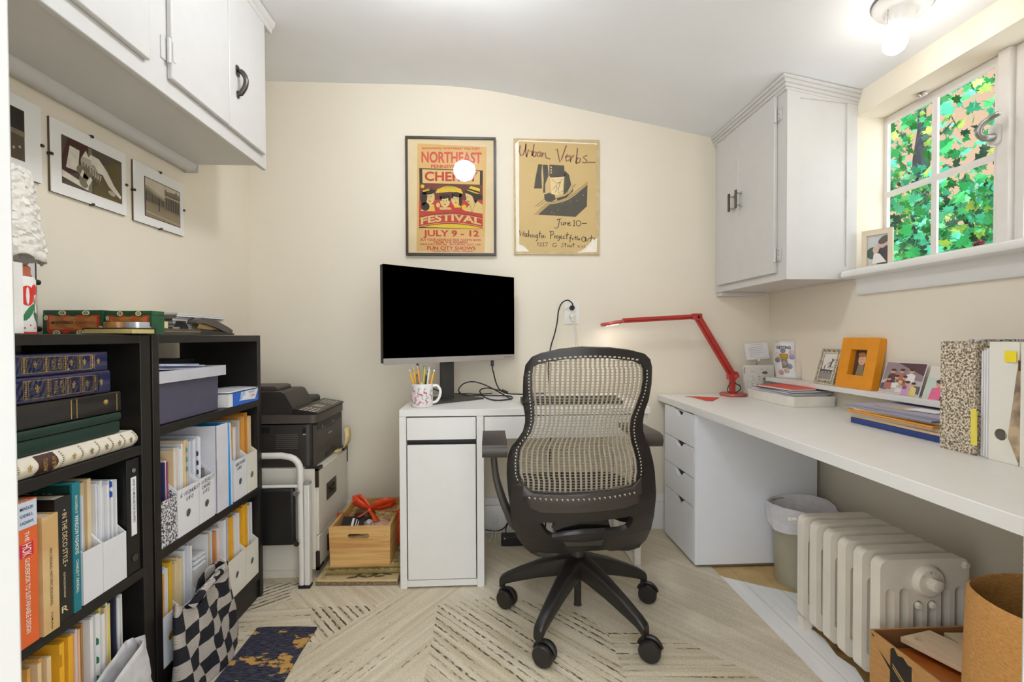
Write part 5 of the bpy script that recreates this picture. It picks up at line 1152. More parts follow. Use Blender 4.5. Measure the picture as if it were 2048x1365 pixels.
def head(cx, cy, w, h, hair, tilt=0.):
    pflat(b, f, ell(cx, cy, w, h, 18, tilt), sk, yb, 5)
    for h_ in hair: pflat(b, f, h_, dk, yb, 6)
    for ex in (-.35, .3): pflat(b, f, ell(cx+ex*w, cy-.1*h, w*.13, h*.06, 8), dk, yb, 7)
    ppen(b, f, [(cx-.05*w, cy), (cx-.12*w, cy+.28*h), (cx+.05*w, cy+.3*h)], .0008, dk, yb, 7)
    pflat(b, f, ell(cx, cy+.55*h, w*.25, h*.07, 8), rd2, yb, 7)
head(372, 678, 46, 66, [ell(360, 628, 62, 26, 16, -.1), ell(318, 690, 30, 66, 16, .1), ell(330, 765, 40, 40)])
pflat(b, f, [(330, 740), (410, 745), (420, 808), (290, 805)], sk, yb, 4); pflat(b, f, [(380, 760), (412, 752), (414, 808), (372, 808)], yl, yb, 5)
for k in range(4): pflat(b, f, ell(318+14*k, 622-4*k, 10, 9, 10), yl, yb, 8)
head(512, 716, 46, 54, [ell(508, 668, 50, 24, 16, -.15), ell(474, 690, 10, 22), ell(552, 690, 10, 24)])
head(612, 696, 42, 56, [ell(622, 652, 50, 24, 16, .15), ell(656, 700, 16, 60), ell(580, 668, 10, 20)])
pflat(b, f, [(460, 770), (560, 770), (575, 792), (465, 794)], sk, yb, 6); pflat(b, f, [(590, 745), (668, 745), (660, 770), (600, 772)], yl, yb, 6)
for k in range(5): ppen(b, f, [(470+20*k, 772), (480+20*k, 792)], .0008, dk, yb, 7)
pflat(b, f, [(700, 640), (790, 640), (800, 720), (770, 760), (735, 735), (704, 705), (712, 690)], sk, yb, 5); pflat(b, f, [(760, 650), (812, 640), (810, 720), (790, 730)], dk, yb, 6)
pflat(b, f, [(690, 612), (720, 612), (860, 655), (862, 690), (820, 690), (700, 630)], dk, yb, 7); pflat(b, f, [(718, 610), (752, 570), (835, 592), (838, 640), (800, 640)], yl, yb, 8); pflat(b, f, [(722, 604), (730, 592), (838, 622), (838, 640)], dk, yb, 9)
pflat(b, f, [(690, 800), (740, 745), (800, 700), (862, 745), (862, 828)], sk, yb, 6); ppen(b, f, [(745, 750), (760, 812)], .0014, dk, yb, 7); ppen(b, f, [(800, 710), (762, 812)], .0014, dk, yb, 7)
pflat(b, f, ell(722, 672, 5, 4, 8), dk, yb, 8); pflat(b, f, ell(728, 712, 12, 4, 8), dk, yb, 8); pflat(b, f, ell(690, 770, 22, 26), yl, yb, 7); pflat(b, f, ell(448, 750, 18, 22), sk, yb, 6)
arc = lambda x: 40*(1-((x-566)/298)**2)
n_ = 18; up = [(270+592*k/n_, 868-arc(270+592*k/n_)*1.05) for k in range(n_+1)]; lo_ = [(270+592*k/n_, 962-arc(270+592*k/n_)) for k in range(n_+1)]
pflat(b, f, up+lo_[::-1], rd2, yb, 9); pflat(b, f, lo_+[(862, 968), (268, 955)], yl, yb, 8)
for ln in (up, lo_): ppen(b, f, [(x, y+(8 if ln is up else -8)) for x, y in ln], .0022, sk, yb, 11); ppen(b, f, ln, .002, dk, yb, 11)
wf = .00057
ptext(b, f, '*FESTIVAL', 288, 872, 848, 932, sk, yb, 11, warp=lambda x, y: (x, y*(1.0+.16*math.sin(math.pi*min(1, max(0, x/(560*wf)))))+arc(288+x/wf)*wf-.004))
ptext(b, f, '*JULY 9 - 12', 308, 982, 826, 1058, rd2, yb, 2)
for s, y0, y1, x0, x1 in (('*BUY YOUR ADVANCE RIDE TICKETS NOW', 1060, 1082, 284, 846), ('*FROM THE FIREMEN!', 1084, 1104, 410, 722), ('*KIDS DAY SPECIAL...SATURDAY, JULY 12th', 1106, 1128, 284, 842), ('*FUN CITY SHOWS', 1132, 1166, 344, 794)): ptext(b, f, s, x0, y0, x1, y1, rd2, yb, 2)
for x0, x1 in ((390, 470), (485, 560), (580, 650), (665, 768)): pflat(b, f, [(x0, 1174), (x1, 1174), (x1, 1180), (x0, 1180)], rd2, yb, 2)
b.build('print', t, smooth=0)
pg2 = glass_mat('poster_glass', rough=.01)
b = B(); b.face([(-.418, 2.4835, 1.498), (.034, 2.4835, 1.498), (.034, 2.4835, 2.100), (-.418, 2.4835, 2.100)], pg2); b.build('pane', t, smooth=0)

t = T('concert_poster', 'tan hand lettered concert poster with worn white corners on the back wall', 'poster', (.373, 2.5, 1.495))
b = B(); b.box(.142, .604, 2.489, YW, 1.4945, 2.113, M2('board_tan', (206, 184, 140), (190, 166, 122), scale=40, stretch=(1, 1, 1), lo=.3, hi=.7, rough=.8)); b.build('backing_board', t, bev=.001)
b = B(); f = PX2; y2 = 2.489; pt = M('poster_buff', (204, 176, 122), .8, var=.04, vs=5); tw = M('torn_white', (238, 230, 214), .8, var=.05)
pflat(b, f, [(1160, 190), (1192, 160), (1200, 300), (1196, 700), (1196, 1120), (1240, 1140), (1290, 1188), (1168, 1190), (1165, 700)], tw, y2, 1); pflat(b, f, [(1930, 1060), (1925, 1190), (1740, 1196), (1800, 1165), (1850, 1120), (1870, 1075)], tw, y2, 1); pflat(b, f, [(1192, 155), (1930, 172), (1926, 186), (1190, 170)], tw, y2, 1)
pflat(b, f, [(1198, 165), (1914, 182), (1914, 1050), (1880, 1070), (1850, 1120), (1780, 1180), (1290, 1186), (1250, 1145), (1196, 1120)], pt, y2, 2)
sl_ = M('poster_slate', (86, 82, 72), .8, var=.08); bd = M('poster_brown', (140, 98, 80), .8)
pflat(b, f, [(1372, 845), (1425, 795), (1480, 748), (1540, 738), (1600, 725), (1660, 700), (1720, 660), (1838, 560), (1832, 762), (1725, 862)], sl_, y2, 3)
for q in ([(1340, 845), (1400, 785), (1470, 725), (1530, 718), (1590, 704), (1650, 676), (1710, 640), (1838, 536)], [(1358, 845), (1420, 785), (1480, 738), (1600, 716), (1720, 650), (1838, 550)], [(1345, 770), (1430, 700)], [(1370, 770), (1440, 720)], [(1570, 640), (1730, 556)], [(1640, 650), (1720, 570)]): ppen(b, f, q, .0018, ink, y2, 4)
for q in ([(1480, 378), (1618, 384), (1622, 440), (1632, 484), (1560, 496), (1500, 512), (1478, 480)], [(1376, 376), (1412, 376), (1404, 460), (1410, 600), (1335, 602), (1350, 500)], [(1416, 380), (1464, 380), (1472, 480), (1440, 560), (1440, 640), (1420, 640), (1426, 520)], [(1626, 430), (1664, 470), (1684, 560), (1648, 630), (1612, 660), (1616, 560)], [(1430, 655), (1480, 640), (1528, 660), (1540, 700), (1500, 722), (1450, 722), (1432, 700)], [(1540, 690), (1620, 668), (1670, 640), (1700, 600), (1704, 620), (1640, 680), (1560, 712)]): pflat(b, f, q, sl_, y2, 3)
pflat(b, f, [(1486, 500), (1612, 488), (1604, 640), (1560, 660), (1500, 650)], M('poster_pale', (226, 202, 152), .8), y2, 4)
for q in ([(1500, 512), (1560, 560), (1600, 510)], [(1540, 560), (1552, 600), (1530, 640)], [(1580, 540), (1560, 620), (1570, 650)], [(1510, 610), (1540, 575)], [(1460, 690), (1490, 670), (1520, 690)], [(1555, 545), (1590, 545)]): ppen(b, f, q, .0022, sl_, y2, 5)
for y in (402, 428, 452): pflat(b, f, ell(1496, y, 8, 9, 10), pt, y2, 5)
for x, y in ((1790, 650), (1800, 660), (1560, 800), (1500, 820), (1520, 830), (1600, 740), (1680, 720), (1740, 710)): pflat(b, f, ell(x, y, 4, 3, 6), pt, y2, 5)
for q in ([(1208, 205), (1200, 260), (1212, 300), (1235, 290), (1255, 240), (1262, 188), (1258, 250), (1268, 312)], [(1268, 312), (1285, 240), (1300, 262), (1318, 250), (1316, 300)], [(1338, 190), (1322, 300), (1335, 262), (1358, 264), (1352, 300), (1328, 305)], [(1395, 262), (1372, 268), (1368, 300), (1388, 305), (1400, 262), (1402, 305)], [(1412, 265), (1412, 310), (1425, 272), (1442, 270), (1448, 315), (1490, 326)], [(1536, 244), (1554, 230), (1566, 300), (1578, 356), (1596, 320), (1618, 260), (1640, 196)],
          [(1632, 310), (1662, 295), (1650, 280), (1630, 305), (1640, 345), (1668, 330)], [(1674, 288), (1678, 352), (1690, 310), (1710, 285)], [(1745, 220), (1728, 360), (1748, 310), (1772, 318), (1764, 352), (1730, 364)], [(1835, 285), (1796, 305), (1832, 335), (1815, 358), (1786, 350)], [(1826, 352), (1915, 350)]): ppen(b, f, q, .0068, bd, y2, 4)
eo = lambda cx, cy, rx, ry: [p for p in ell(cx, cy, rx, ry, 12)]+[(cx+rx, cy)]
for q in ([(1548, 892), (1592, 880)], [(1574, 884), (1564, 950), (1542, 976), (1528, 960)], [(1590, 910), (1592, 940), (1608, 938), (1612, 908), (1614, 942)], [(1625, 910), (1625, 942), (1632, 915), (1645, 915), (1648, 942)], [(1655, 928), (1678, 920), (1668, 908), (1655, 925), (1662, 944), (1682, 940)], [(1700, 904), (1713, 892), (1709, 946)], [(1700, 948), (1720, 946)], eo(1752, 922, 22, 26), [(1784, 924), (1832, 922)],
          [(1200, 990), (1206, 1045), (1218, 1010), (1228, 1048), (1240, 1000)], eo(1252, 1035, 10, 14), [(1275, 1020), (1262, 1030), (1275, 1045), (1262, 1052)], [(1285, 990), (1283, 1055), (1292, 1030), (1302, 1035), (1303, 1058)], [(1315, 1030), (1315, 1058)], [(1325, 1030), (1325, 1060), (1335, 1035), (1345, 1060)], eo(1360, 1045, 9, 12), [(1369, 1035), (1366, 1080), (1352, 1088)], [(1390, 998), (1385, 1062)], [(1375, 1025), (1404, 1020)], eo(1410, 1050, 9, 11), [(1425, 1035), (1424, 1062), (1435, 1040), (1442, 1062)],
          [(1492, 1000), (1488, 1070)], [(1478, 1002), (1515, 1000), (1520, 1024), (1488, 1038)], [(1525, 1035), (1526, 1068), (1535, 1040)], eo(1552, 1052, 10, 12), [(1572, 1040), (1570, 1080), (1556, 1090)], [(1580, 1055), (1598, 1048), (1590, 1036), (1580, 1052), (1588, 1068), (1602, 1064)], [(1622, 1042), (1608, 1050), (1610, 1066), (1625, 1066)], [(1646, 1008), (1640, 1072)], [(1628, 1035), (1662, 1028)],
          [(1690, 1030), (1676, 1042), (1670, 1102)], [(1662, 1062), (1690, 1058)], [(1694, 1060), (1694, 1082), (1704, 1062)], [(1724, 1040), (1720, 1080)], [(1712, 1055), (1736, 1052)], [(1740, 1040), (1738, 1082), (1748, 1065), (1750, 1082)], [(1755, 1072), (1766, 1068), (1758, 1060), (1755, 1075), (1768, 1080)],
          eo(1800, 1070, 18, 22), [(1818, 1048), (1822, 1094)], [(1830, 1062), (1832, 1095), (1850, 1060)], [(1874, 1032), (1868, 1096)], [(1852, 1062), (1896, 1054)], [(1912, 1060), (1898, 1068), (1906, 1080)],
          [(1362, 1108), (1372, 1102), (1370, 1136)], [(1385, 1110), (1400, 1105), (1398, 1120), (1385, 1138), (1408, 1136)], [(1412, 1110), (1427, 1105), (1425, 1120), (1412, 1138), (1434, 1136)], [(1438, 1106), (1462, 1104), (1446, 1138)], [(1546, 1108), (1515, 1112), (1506, 1134), (1530, 1146), (1550, 1134), (1528, 1128)],
          [(1614, 1106), (1592, 1116), (1612, 1132), (1588, 1146)], [(1630, 1104), (1626, 1146)], [(1616, 1118), (1642, 1114)], [(1645, 1125), (1646, 1148), (1656, 1126)], [(1660, 1138), (1672, 1132), (1664, 1126), (1660, 1142), (1674, 1146)], [(1678, 1138), (1690, 1132), (1682, 1126), (1678, 1142), (1692, 1146)], [(1706, 1106), (1702, 1148)], [(1694, 1120), (1718, 1118)], [(1745, 1128), (1745, 1150), (1760, 1128), (1760, 1150)], [(1782, 1130), (1788, 1150), (1796, 1135), (1802, 1152), (1812, 1128)], [(1768, 1150), (1771, 1151)], [(1818, 1150), (1821, 1151)]):
    ppen(b, f, q, .0034 if q[0][1] < 1100 else .0027, ink, y2, 4)
b.build('print', t, smooth=0)

# ================================================================== wall outlet with two plugs
t = T('wall_outlet', 'white wall outlet on the back wall between monitor and red lamp', 'outlet', (.455, 2.5, 1.122))
b = B(); b.slab(rrect(.413, .495, 1.122, 1.249, .006, 3), [], (0, 2.4995, 0), XP, ZP, .005, M('outlet_white', (232, 229, 222), .35)); b.build('cover_plate', t, bev=.0015)
for z in (1.208, 1.165):
    b = B(); b.slab(rrect(.438, .470, z-.016, z+.016, .010, 4), [], (0, 2.4946, 0), XP, ZP, .0012, M('outlet_white', (232, 229, 222))); b.build('socket', t)
t = T('power_cable', 'black power cord plugged into the top of the wall outlet', 'cord', (.44, 2.48, 1.2))
b = B(); b.lathe([(0, 0), (.014, 0), (.0135, .012), (.010, .02), (.010, .03), (.006, .034), (0, .034)], (.454, 2.4932, 1.208), black, (0, -1, 0), 16); b.build('plug', t)
b = B(); b.tube(smooth_path([(.454, 2.462, 1.212), (.450, 2.456, 1.228), (.436, 2.456, 1.242), (.418, 2.458, 1.246), (.393, 2.462, 1.23), (.377, 2.466, 1.19), (.370, 2.468, 1.13), (.356, 2.47, 1.066), (.334, 2.472, .99), (.322, 2.475, .88), (.33, 2.478, .76), (.34, 2.482, .60), (.30, 2.45, .02)]), .0034, black, 8); b.build('cable', t)
t = T('power_cable', 'white power cord plugged into the bottom of the wall outlet', 'cord', (.46, 2.48, 1.1))
pw = M('plug_white', (228, 224, 214), .4)
b = B(); b.lathe([(0, 0), (.017, 0), (.017, .012), (.013, .022), (0, .024)], (.455, 2.4932, 1.163), pw, (0, -1, 0), 16); b.box(.449, .461, 2.472, 2.486, 1.135, 1.155, pw); b.build('plug', t, bev=.002)
b = B(); b.tube(smooth_path([(.456, 2.479, 1.140), (.463, 2.478, 1.12), (.470, 2.478, 1.05), (.475, 2.478, .98), (.478, 2.479, .80), (.48, 2.482, .6), (.44, 2.46, .02)]), .0034, pw, 8); b.build('cable', t)

# ================================================================== white desk with drawer pedestal
t = T('pedestal_desk', 'white desk with a cupboard pedestal standing against the back wall', 'desk', (.155, 2.2, 0))
x0, x1, yf, yk = -.370, .690, 1.940, 2.455
b = B(); b.box(x0, x1, yf, yk, .722, .750, desk_white); b.build('desktop', t, bev=.0015)
b = B()
for a, c in ((x0, -.342), (-.050, -.020)): b.box(a, c, yf+.0008, yk-.01, .0005, .7215, desk_white)
b.box(-.342, -.050, yk-.03, yk-.012, .03, .7215, desk_white); b.box(-.342, -.050, yf+.001, yk-.03, .008, .034, desk_white); b.build('carcass', t, bev=.001)
b = B(); b.box(-.339, -.053, yf+.0015, yf+.018, .624, .717, desk_white); b.box(-.33, -.06, yf+.018, yf+.36, .63, .70, desk_white); b.build('drawer', t, bev=.001)
b = B(); b.box(-.338, -.054, yf+.002, yf+.018, .0365, .602, desk_white); b.build('door', t, bev=.002)
b = B(); b.box(-.341, -.051, yf+.03, yf+.04, .598, .63, black); b.build('gap_shade', t)  # black strip set behind the finger gap as its shade
b = B(); b.box(-.017, .655, yf+.0015, yf+.018, .624, .717, desk_white); b.box(-.01, .65, yf+.018, yf+.36, .63, .70, desk_white); b.build('drawer', t, bev=.001)
steel_w = M('steel_white', (224, 221, 212), .35)
for y in (2.07, 2.42):
    b = B(); b.box(.658, .688, y-.013, y+.013, .012, .7215, steel_w); b.build('leg', t, bev=.002)
b = B(); b.box(.66, .686, 1.96, 2.45, .0005, .012, steel_w); b.build('foot_rail', t, bev=.002)
b = B(); b.box(.66, .686, 1.96, 2.45, .70, .7215, steel_w); b.build('top_rail', t, bev=.002)

# monitor
MX = Matrix.Translation((-.154, 2.182, .75)) @ Matrix.Rotation(math.atan2(.435, .572), 4, 'Z')
t = T('monitor', 'large black screen monitor with a silver chin turned towards the chair', 'monitor', mtx=MX)
scr = M('screen_black', (0, 0, 0), .7, var=0, spec=0); sil = M('monitor_silver', (176, 172, 166), .35, .5)
w2 = .359
b = B(); b.box(-w2, w2, -.004, .022, .192, .608, M('monitor_back', (48, 44, 42), .5)); b.slab(rrect(-.2, .2, .26, .5, .03, 4), [], (0, .022, 0), -XP, ZP, .02, M('monitor_back', (48, 44, 42))); b.build('housing', t, local=True, bev=.002)
b = B(); b.box(-w2, w2, -.0065, -.0042, .213, .6085, scr); b.build('screen', t, local=True)
b = B(); b.box(-w2, w2, -.008, -.0042, .187, .2126, sil); b.flat([(0, 0), (.045, 0), (.045, .004), (0, .004)], (w2-.072, -.008, .198), XP, ZP, M('logo_grey', (128, 124, 120), .5), .0005); b.build('chin', t, local=True, bev=.001)
b = B(); b.box(-.033, .033, .060, .085, .006, .40, M('stand_dark', (62, 62, 60), .4, .3)); b.box(-.033, .033, .042, .062, .30, .38, M('stand_dark', (62, 62, 60))); b.build('stand_column', t, local=True, bev=.002)
b = B(); b.slab([(-.14, .0), (.14, .0), (.125, .20), (-.125, .20)], [], (.008, -.025, .0005), XP, YP, .007, M('stand_plate', (72, 70, 66), .45, .3)); b.build('stand_base', t, local=True, bev=.0015)

# cable looping over the desk
def ground(pts, zmin=.7545):
    out = []
    for x, y, z in pts:
        if z < zmin: k = (1.0513-zmin)/(1.0513-z); x, y, z = x*k, y*k, zmin
        out.append((x, y, z))
    return out
t = T('monitor_cable', 'looped black cable running from the monitor over the white desk', 'cable', (0, 2.33, .75))
b = B(); b.tube(smooth_path([(.021, 2.335, .915), (.022, 2.33, .89), (.027, 2.33, .872), (.038, 2.33, .826), (.054, 2.33, .791), (.073, 2.33, .778)]), .0032, black, 8)
b.tube(smooth_path(ground([(.073, 2.33, .778), (.099, 2.33, .766), (.147, 2.34, .762), (.20, 2.36, .758), (.30, 2.40, .757)])), .0032, black, 8)
b.tube(smooth_path(ground([(.113, 2.30, .742), (.067, 2.32, .768), (.003, 2.34, .801), (-.045, 2.345, .82), (-.083, 2.345, .827), (-.121, 2.34, .819), (-.143, 2.335, .799), (-.148, 2.33, .783), (-.134, 2.33, .767), (-.092, 2.33, .759), (-.029, 2.33, .758), (.035, 2.33, .757), (.099, 2.33, .755), (.121, 2.33, .748), (.111, 2.33, .739), (.054, 2.33, .733), (.012, 2.33, .738), (-.023, 2.32, .755), (-.042, 2.315, .779), (-.032, 2.31, .793), (-.003, 2.31, .798), (.029, 2.315, .791), (.067, 2.32, .782)])), .0032, black, 8); b.build('cord', t)
b = B(); b.box(.013, .029, 2.328, 2.342, .905, .934, black); b.build('connector', t, bev=.002)
b = B(); b.cyl((.066, 2.325, .784), (.098, 2.325, .77), .0075, black, n=12); b.build('ferrite', t)
b = B(); b.tube(smooth_path([(-.36, 2.40, .80), (-.30, 2.385, .793), (-.262, 2.36, .785), (-.215, 2.35, .769), (-.15, 2.345, .7665), (-.10, 2.34, .7665), (-.05, 2.40, .756), (.02, 2.44, .755)]), .003, black, 8)
tag(b.build('thin_cable'), 'thin black cable crossing the foot of the monitor stand', 'cable')

# mug of pencils
t = T('mug', 'white mug printed with pink flamingos holding pencils', 'mug', (-.288, 2.035, .7505))
c = (-.288, 2.035, .7505); mw = M('mug_white', (234, 231, 228), .2, var=.01)
b = B(); b.lathe([(0, 0), (.043, 0), (.0465, .003), (.047, .1), (.0455, .1005), (.044, .098), (.043, .006), (0, .005)], c, mw, n=36)
fk = M('flamingo_pink', (214, 96, 124), .3); fg = M('flamingo_grey', (112, 124, 128), .3); fb_ = M('flamingo_black', (46, 40, 40), .3)
def cpen(line, wd, m, a, z, l=1):
    P = []
    for x, y in line: q = .047+.0004*l; th = R(a)+x/.047; P.append((c[0]+q*math.cos(th), c[1]+q*math.sin(th), c[2]+z+y))
    b.tube(P, wd/2, m, 5)
for a, z, s, tl in ((-92, .055, 1., .3), (-118, .036, .7, -.6), (-96, .018, .9, 1.5), (-66, .062, .7, .2), (-60, .026, .7, -.3), (-130, .07, .6, .5), (-30, .05, .8, 0), (-150, .03, .7, .4)):
    ro = lambda L_: [((x*math.cos(tl)-y*math.sin(tl))*s, (x*math.sin(tl)+y*math.cos(tl))*s) for x, y in L_]
    cpen(ro([(.004, .022), (.008, .026), (.004, .029), (-.002, .026), (-.001, .018), (-.007, .013), (-.008, .007)]), .0022, fg, a, z)
    cpen(ro([(-.008, .007), (0, .003), (.008, -.002), (.010, -.006)]), .006, fk, a, z, -1)
    cpen(ro([(.004, -.002), (.006, -.012), (.002, -.02), (.008, -.022)]), .0014, fb_, a, z)
b.build('body', t, smooth=50)
b = B(); b.tube(smooth_path([(c[0]+.043, c[1]+.005, c[2]+.088), (c[0]+.064, c[1]+.006, c[2]+.09), (c[0]+.078, c[1]+.006, c[2]+.07), (c[0]+.076, c[1]+.006, c[2]+.045), (c[0]+.062, c[1]+.006, c[2]+.022), (c[0]+.044, c[1]+.005, c[2]+.016)]), .0062, mw, 10); b.build('handle', t)
py_ = M('pencil_yellow', (238, 176, 34), .4); pf_ = M('ferrule', (190, 182, 130), .3, .7); pe_ = M('eraser', (226, 176, 168), .7); pbk = M('pen_black', (36, 34, 36), .35); pwh = M('pen_white', (226, 224, 226), .35); prd = M('pen_red', (176, 48, 44), .4); pgn = M('pen_green', (70, 130, 90), .4)
def pencil(dx, dy, tx, ty, top, mat, er, label, name='pencil'):
    dx *= 1.25; dy *= 1.2; a = Vector((c[0]+dx*.5, c[1]+dy*.5, c[2]+.012)); e = Vector((c[0]+dx+tx, c[1]+dy+ty, c[2]+top)); d = (e-a).normalized()
    t = T(name, label, name, mtx=Matrix.Translation(a), group='pencils and pens in the mug')
    L_ = (e-a).length
    b = B(); b.cyl(a, a+d*(L_-.014), .0043, mat, n=6); b.build('shaft', t, smooth=20)
    b = B(); b.cyl(a+d*(L_-.0139), a+d*(L_-.006), .0044, pf_ if name == 'pencil' else mat, n=10); b.build('ferrule' if name == 'pencil' else 'grip', t)
    b = B(); b.lathe([(.0041, 0), (.0041, .006), (.0026, .0078), (0, .0082)], a+d*(L_-.006), er, d, 10); b.build('eraser' if name == 'pencil' else 'cap', t)
for q in ((-.024, -.010, -.022, 0, .160, py_, paper, 'yellow pencil with a white end leaning farthest left in the mug'), (-.016, -.006, -.016, .0, .168, py_, pe_, 'yellow pencil with a pink eraser, second from the left in the mug'), (.0, -.004, -.018, -.004, .176, py_, pe_, 'yellow pencil leaning left across the middle of the mug'), (.004, .012, .004, .006, .176, M('pencil_lime', (222, 204, 50), .4), M('eraser_green', (110, 150, 90), .6), 'lime yellow pencil with a green band at the back of the mug'), (.020, .010, .010, .004, .168, py_, M('eraser_violet', (150, 120, 160), .6), 'yellow pencil with a violet end at the back right of the mug'), (.028, .0, .018, 0, .158, py_, paper, 'yellow pencil leaning farthest right in the mug')): pencil(*q)
for q in ((-.008, .02, -.014, .006, .190, M('pen_dark_blue', (34, 34, 52), .4), black, 'tall dark pen rising highest from the mug'), (-.012, -.014, -.004, -.004, .142, M('pen_grey', (120, 118, 124), .4), prd, 'short grey and red pen at the front left of the mug'), (.012, -.006, .006, 0, .140, pbk, pgn, 'black pen with a green end in the middle of the mug'), (.022, -.008, .006, 0, .172, pwh, M('pen_lilac', (190, 176, 206), .4), 'white pen with a lilac end at the right of the mug'), (.016, .016, .004, .004, .152, pwh, pbk, 'white pen with a black end behind the black pen')): pencil(*q[:5], q[5], q[6], q[7], 'pen')

# keyboard and box on the desk behind the chair
t = T('keyboard', 'black keyboard on the white desk behind the chair back', 'keyboard', (.36, 2.09, .7505))
b = B(); b.slab([(0, 0), (.135, 0), (.135, .02), (.0, .012)], [], (.60, 2.03, .7508), YP, ZP, -.45, M('keyboard_black', (40, 38, 38), .5)); b.build('case', t, bev=.002)
b = B(); sv = Vector((0, .135, .008)).normalized()
for r_ in range(5):
    for k in range(21): b.box(.155+.0212*k, .1735+.0212*k, 2.04+.0235*r_, 2.06+.0235*r_, .7632+.0014*r_, .769+.0014*r_, M('key_black', (52, 49, 48), .5))
b.build('keys', t, bev=.001, seg=1)
t = T('power_strip', 'black power adapter on the carpet under the white desk', 'adapter', (.12, 2.33, .001))
b = B(); b.box(.062, .24, 2.305, 2.36, .0025, .052, black); b.build('case', t, bev=.006, seg=3)
b = B(); b.box(.075, .082, 2.3035, 2.3052, .040, .045, M('light_white', (230, 230, 230), .4)); b.build('indicator', t)
b = B(); b.tube(smooth_path([(-.02, 2.44, .032), (.04, 2.452, .02), (.08, 2.45, .035), (.10, 2.44, .07), (.11, 2.41, .09), (.09, 2.37, .075), (.085, 2.34, .056)]), .003, black, 8); b.build('cord', t)
for k, pth in enumerate(([(.03, 2.46, .10), (.02, 2.44, .05), (.012, 2.40, .006), (.0, 2.37, .0045)], [(.05, 2.46, .10), (.04, 2.43, .05), (.03, 2.39, .006), (.028, 2.36, .0045)])):
    t = T('twist_tie', 'pale twist tie lead hanging under the white desk, '+('left' if k == 0 else 'right')+' one', 'lead', pth[-1], group='pale leads under the desk')
    b = B(); b.tube(smooth_path(pth), .0016, pw, 6); b.build('wire', t)
    b = B(); b.cyl(pth[-1], Vector(pth[-1])+Vector((-.003, -.018, .001)), .0024, pw, n=8); b.build('tip', t)

# ================================================================== mesh backed office chair
ch = T('office_chair', 'black swivel office chair with a beige mesh back in front of the desk', 'chair', (.331, 1.71, .002))
cbk = M('chair_black', (34, 30, 28), .38, var=.06); cb2 = M('chair_grey_black', (58, 52, 48), .42, var=.05)
OUT = [(0.291, 1.02), (0.222, 1.013), (0.164, 1.0), (0.137, 0.988), (0.12, 0.965), (0.114, 0.926), (0.113, 0.895), (0.113, 0.842), (0.121, 0.8), (0.121, 0.776), (0.115, 0.748), (0.097, 0.717), (0.081, 0.695), (0.069, 0.667), (0.064, 0.635), (0.063, 0.598), (0.066, 0.555), (0.071, 0.511), (0.082, 0.431), (0.1, 0.369), (0.129, 0.317), (0.153, 0.29), (0.175, 0.281), (0.198, 0.279), (0.226, 0.285), (0.24, 0.291), (0.266, 0.3), (0.311, 0.312), (0.358, 0.314), (0.403, 0.307), (0.449, 0.294), (0.495, 0.284), (0.54, 0.286), (0.564, 0.322), (0.565, 0.378), (0.561, 0.451), (0.561, 0.501), (0.558, 0.543), (0.552, 0.599), (0.544, 0.638), (0.533, 0.681), (0.518, 0.711), (0.507, 0.739), (0.504, 0.771), (0.508, 0.81), (0.52, 0.847), (0.526, 0.9), (0.524, 0.953), (0.515, 0.98), (0.494, 0.998), (0.448, 1.009), (0.382, 1.017)]
INN = [(0.141, 0.958), (0.138, 0.927), (0.139, 0.88), (0.143, 0.844), (0.147, 0.812), (0.147, 0.774), (0.136, 0.736), (0.112, 0.702), (0.101, 0.681), (0.097, 0.644), (0.098, 0.602), (0.107, 0.576), (0.12, 0.558), (0.143, 0.548), (0.178, 0.545), (0.229, 0.546), (0.301, 0.55), (0.381, 0.554), (0.436, 0.557), (0.471, 0.562), (0.489, 0.575), (0.494, 0.607), (0.491, 0.644), (0.483, 0.676), (0.472, 0.709), (0.465, 0.748), (0.468, 0.785), (0.483, 0.827), (0.497, 0.87), (0.502, 0.913), (0.499, 0.949), (0.484, 0.965), (0.449, 0.976), (0.394, 0.983), (0.342, 0.986), (0.292, 0.986), (0.242, 0.983), (0.193, 0.975), (0.159, 0.967)]
CUT = [(0.17, 0.441), (0.183, 0.445), (0.259, 0.45), (0.356, 0.452), (0.466, 0.457), (0.477, 0.45), (0.478, 0.43), (0.466, 0.406), (0.442, 0.4), (0.389, 0.402), (0.312, 0.403), (0.254, 0.395), (0.211, 0.384), (0.193, 0.398)]
def yprof(x, z):
    K_ = [(.30, 1.60), (.38, 1.535), (.44, 1.50), (.52, 1.478), (.62, 1.472), (.70, 1.478), (.78, 1.468), (.88, 1.445), (.95, 1.432), (1.03, 1.42)]
    if z <= K_[0][0]: y = K_[0][1]
    elif z >= K_[-1][0]: y = K_[-1][1]
    else:
        for (a, ya), (c_, yc) in zip(K_, K_[1:]):
            if z <= c_:
                s_ = (z-a)/(c_-a); y = ya+(yc-ya)*s_; break
    u = (x-.305)/.235
    return y+.052*u*u
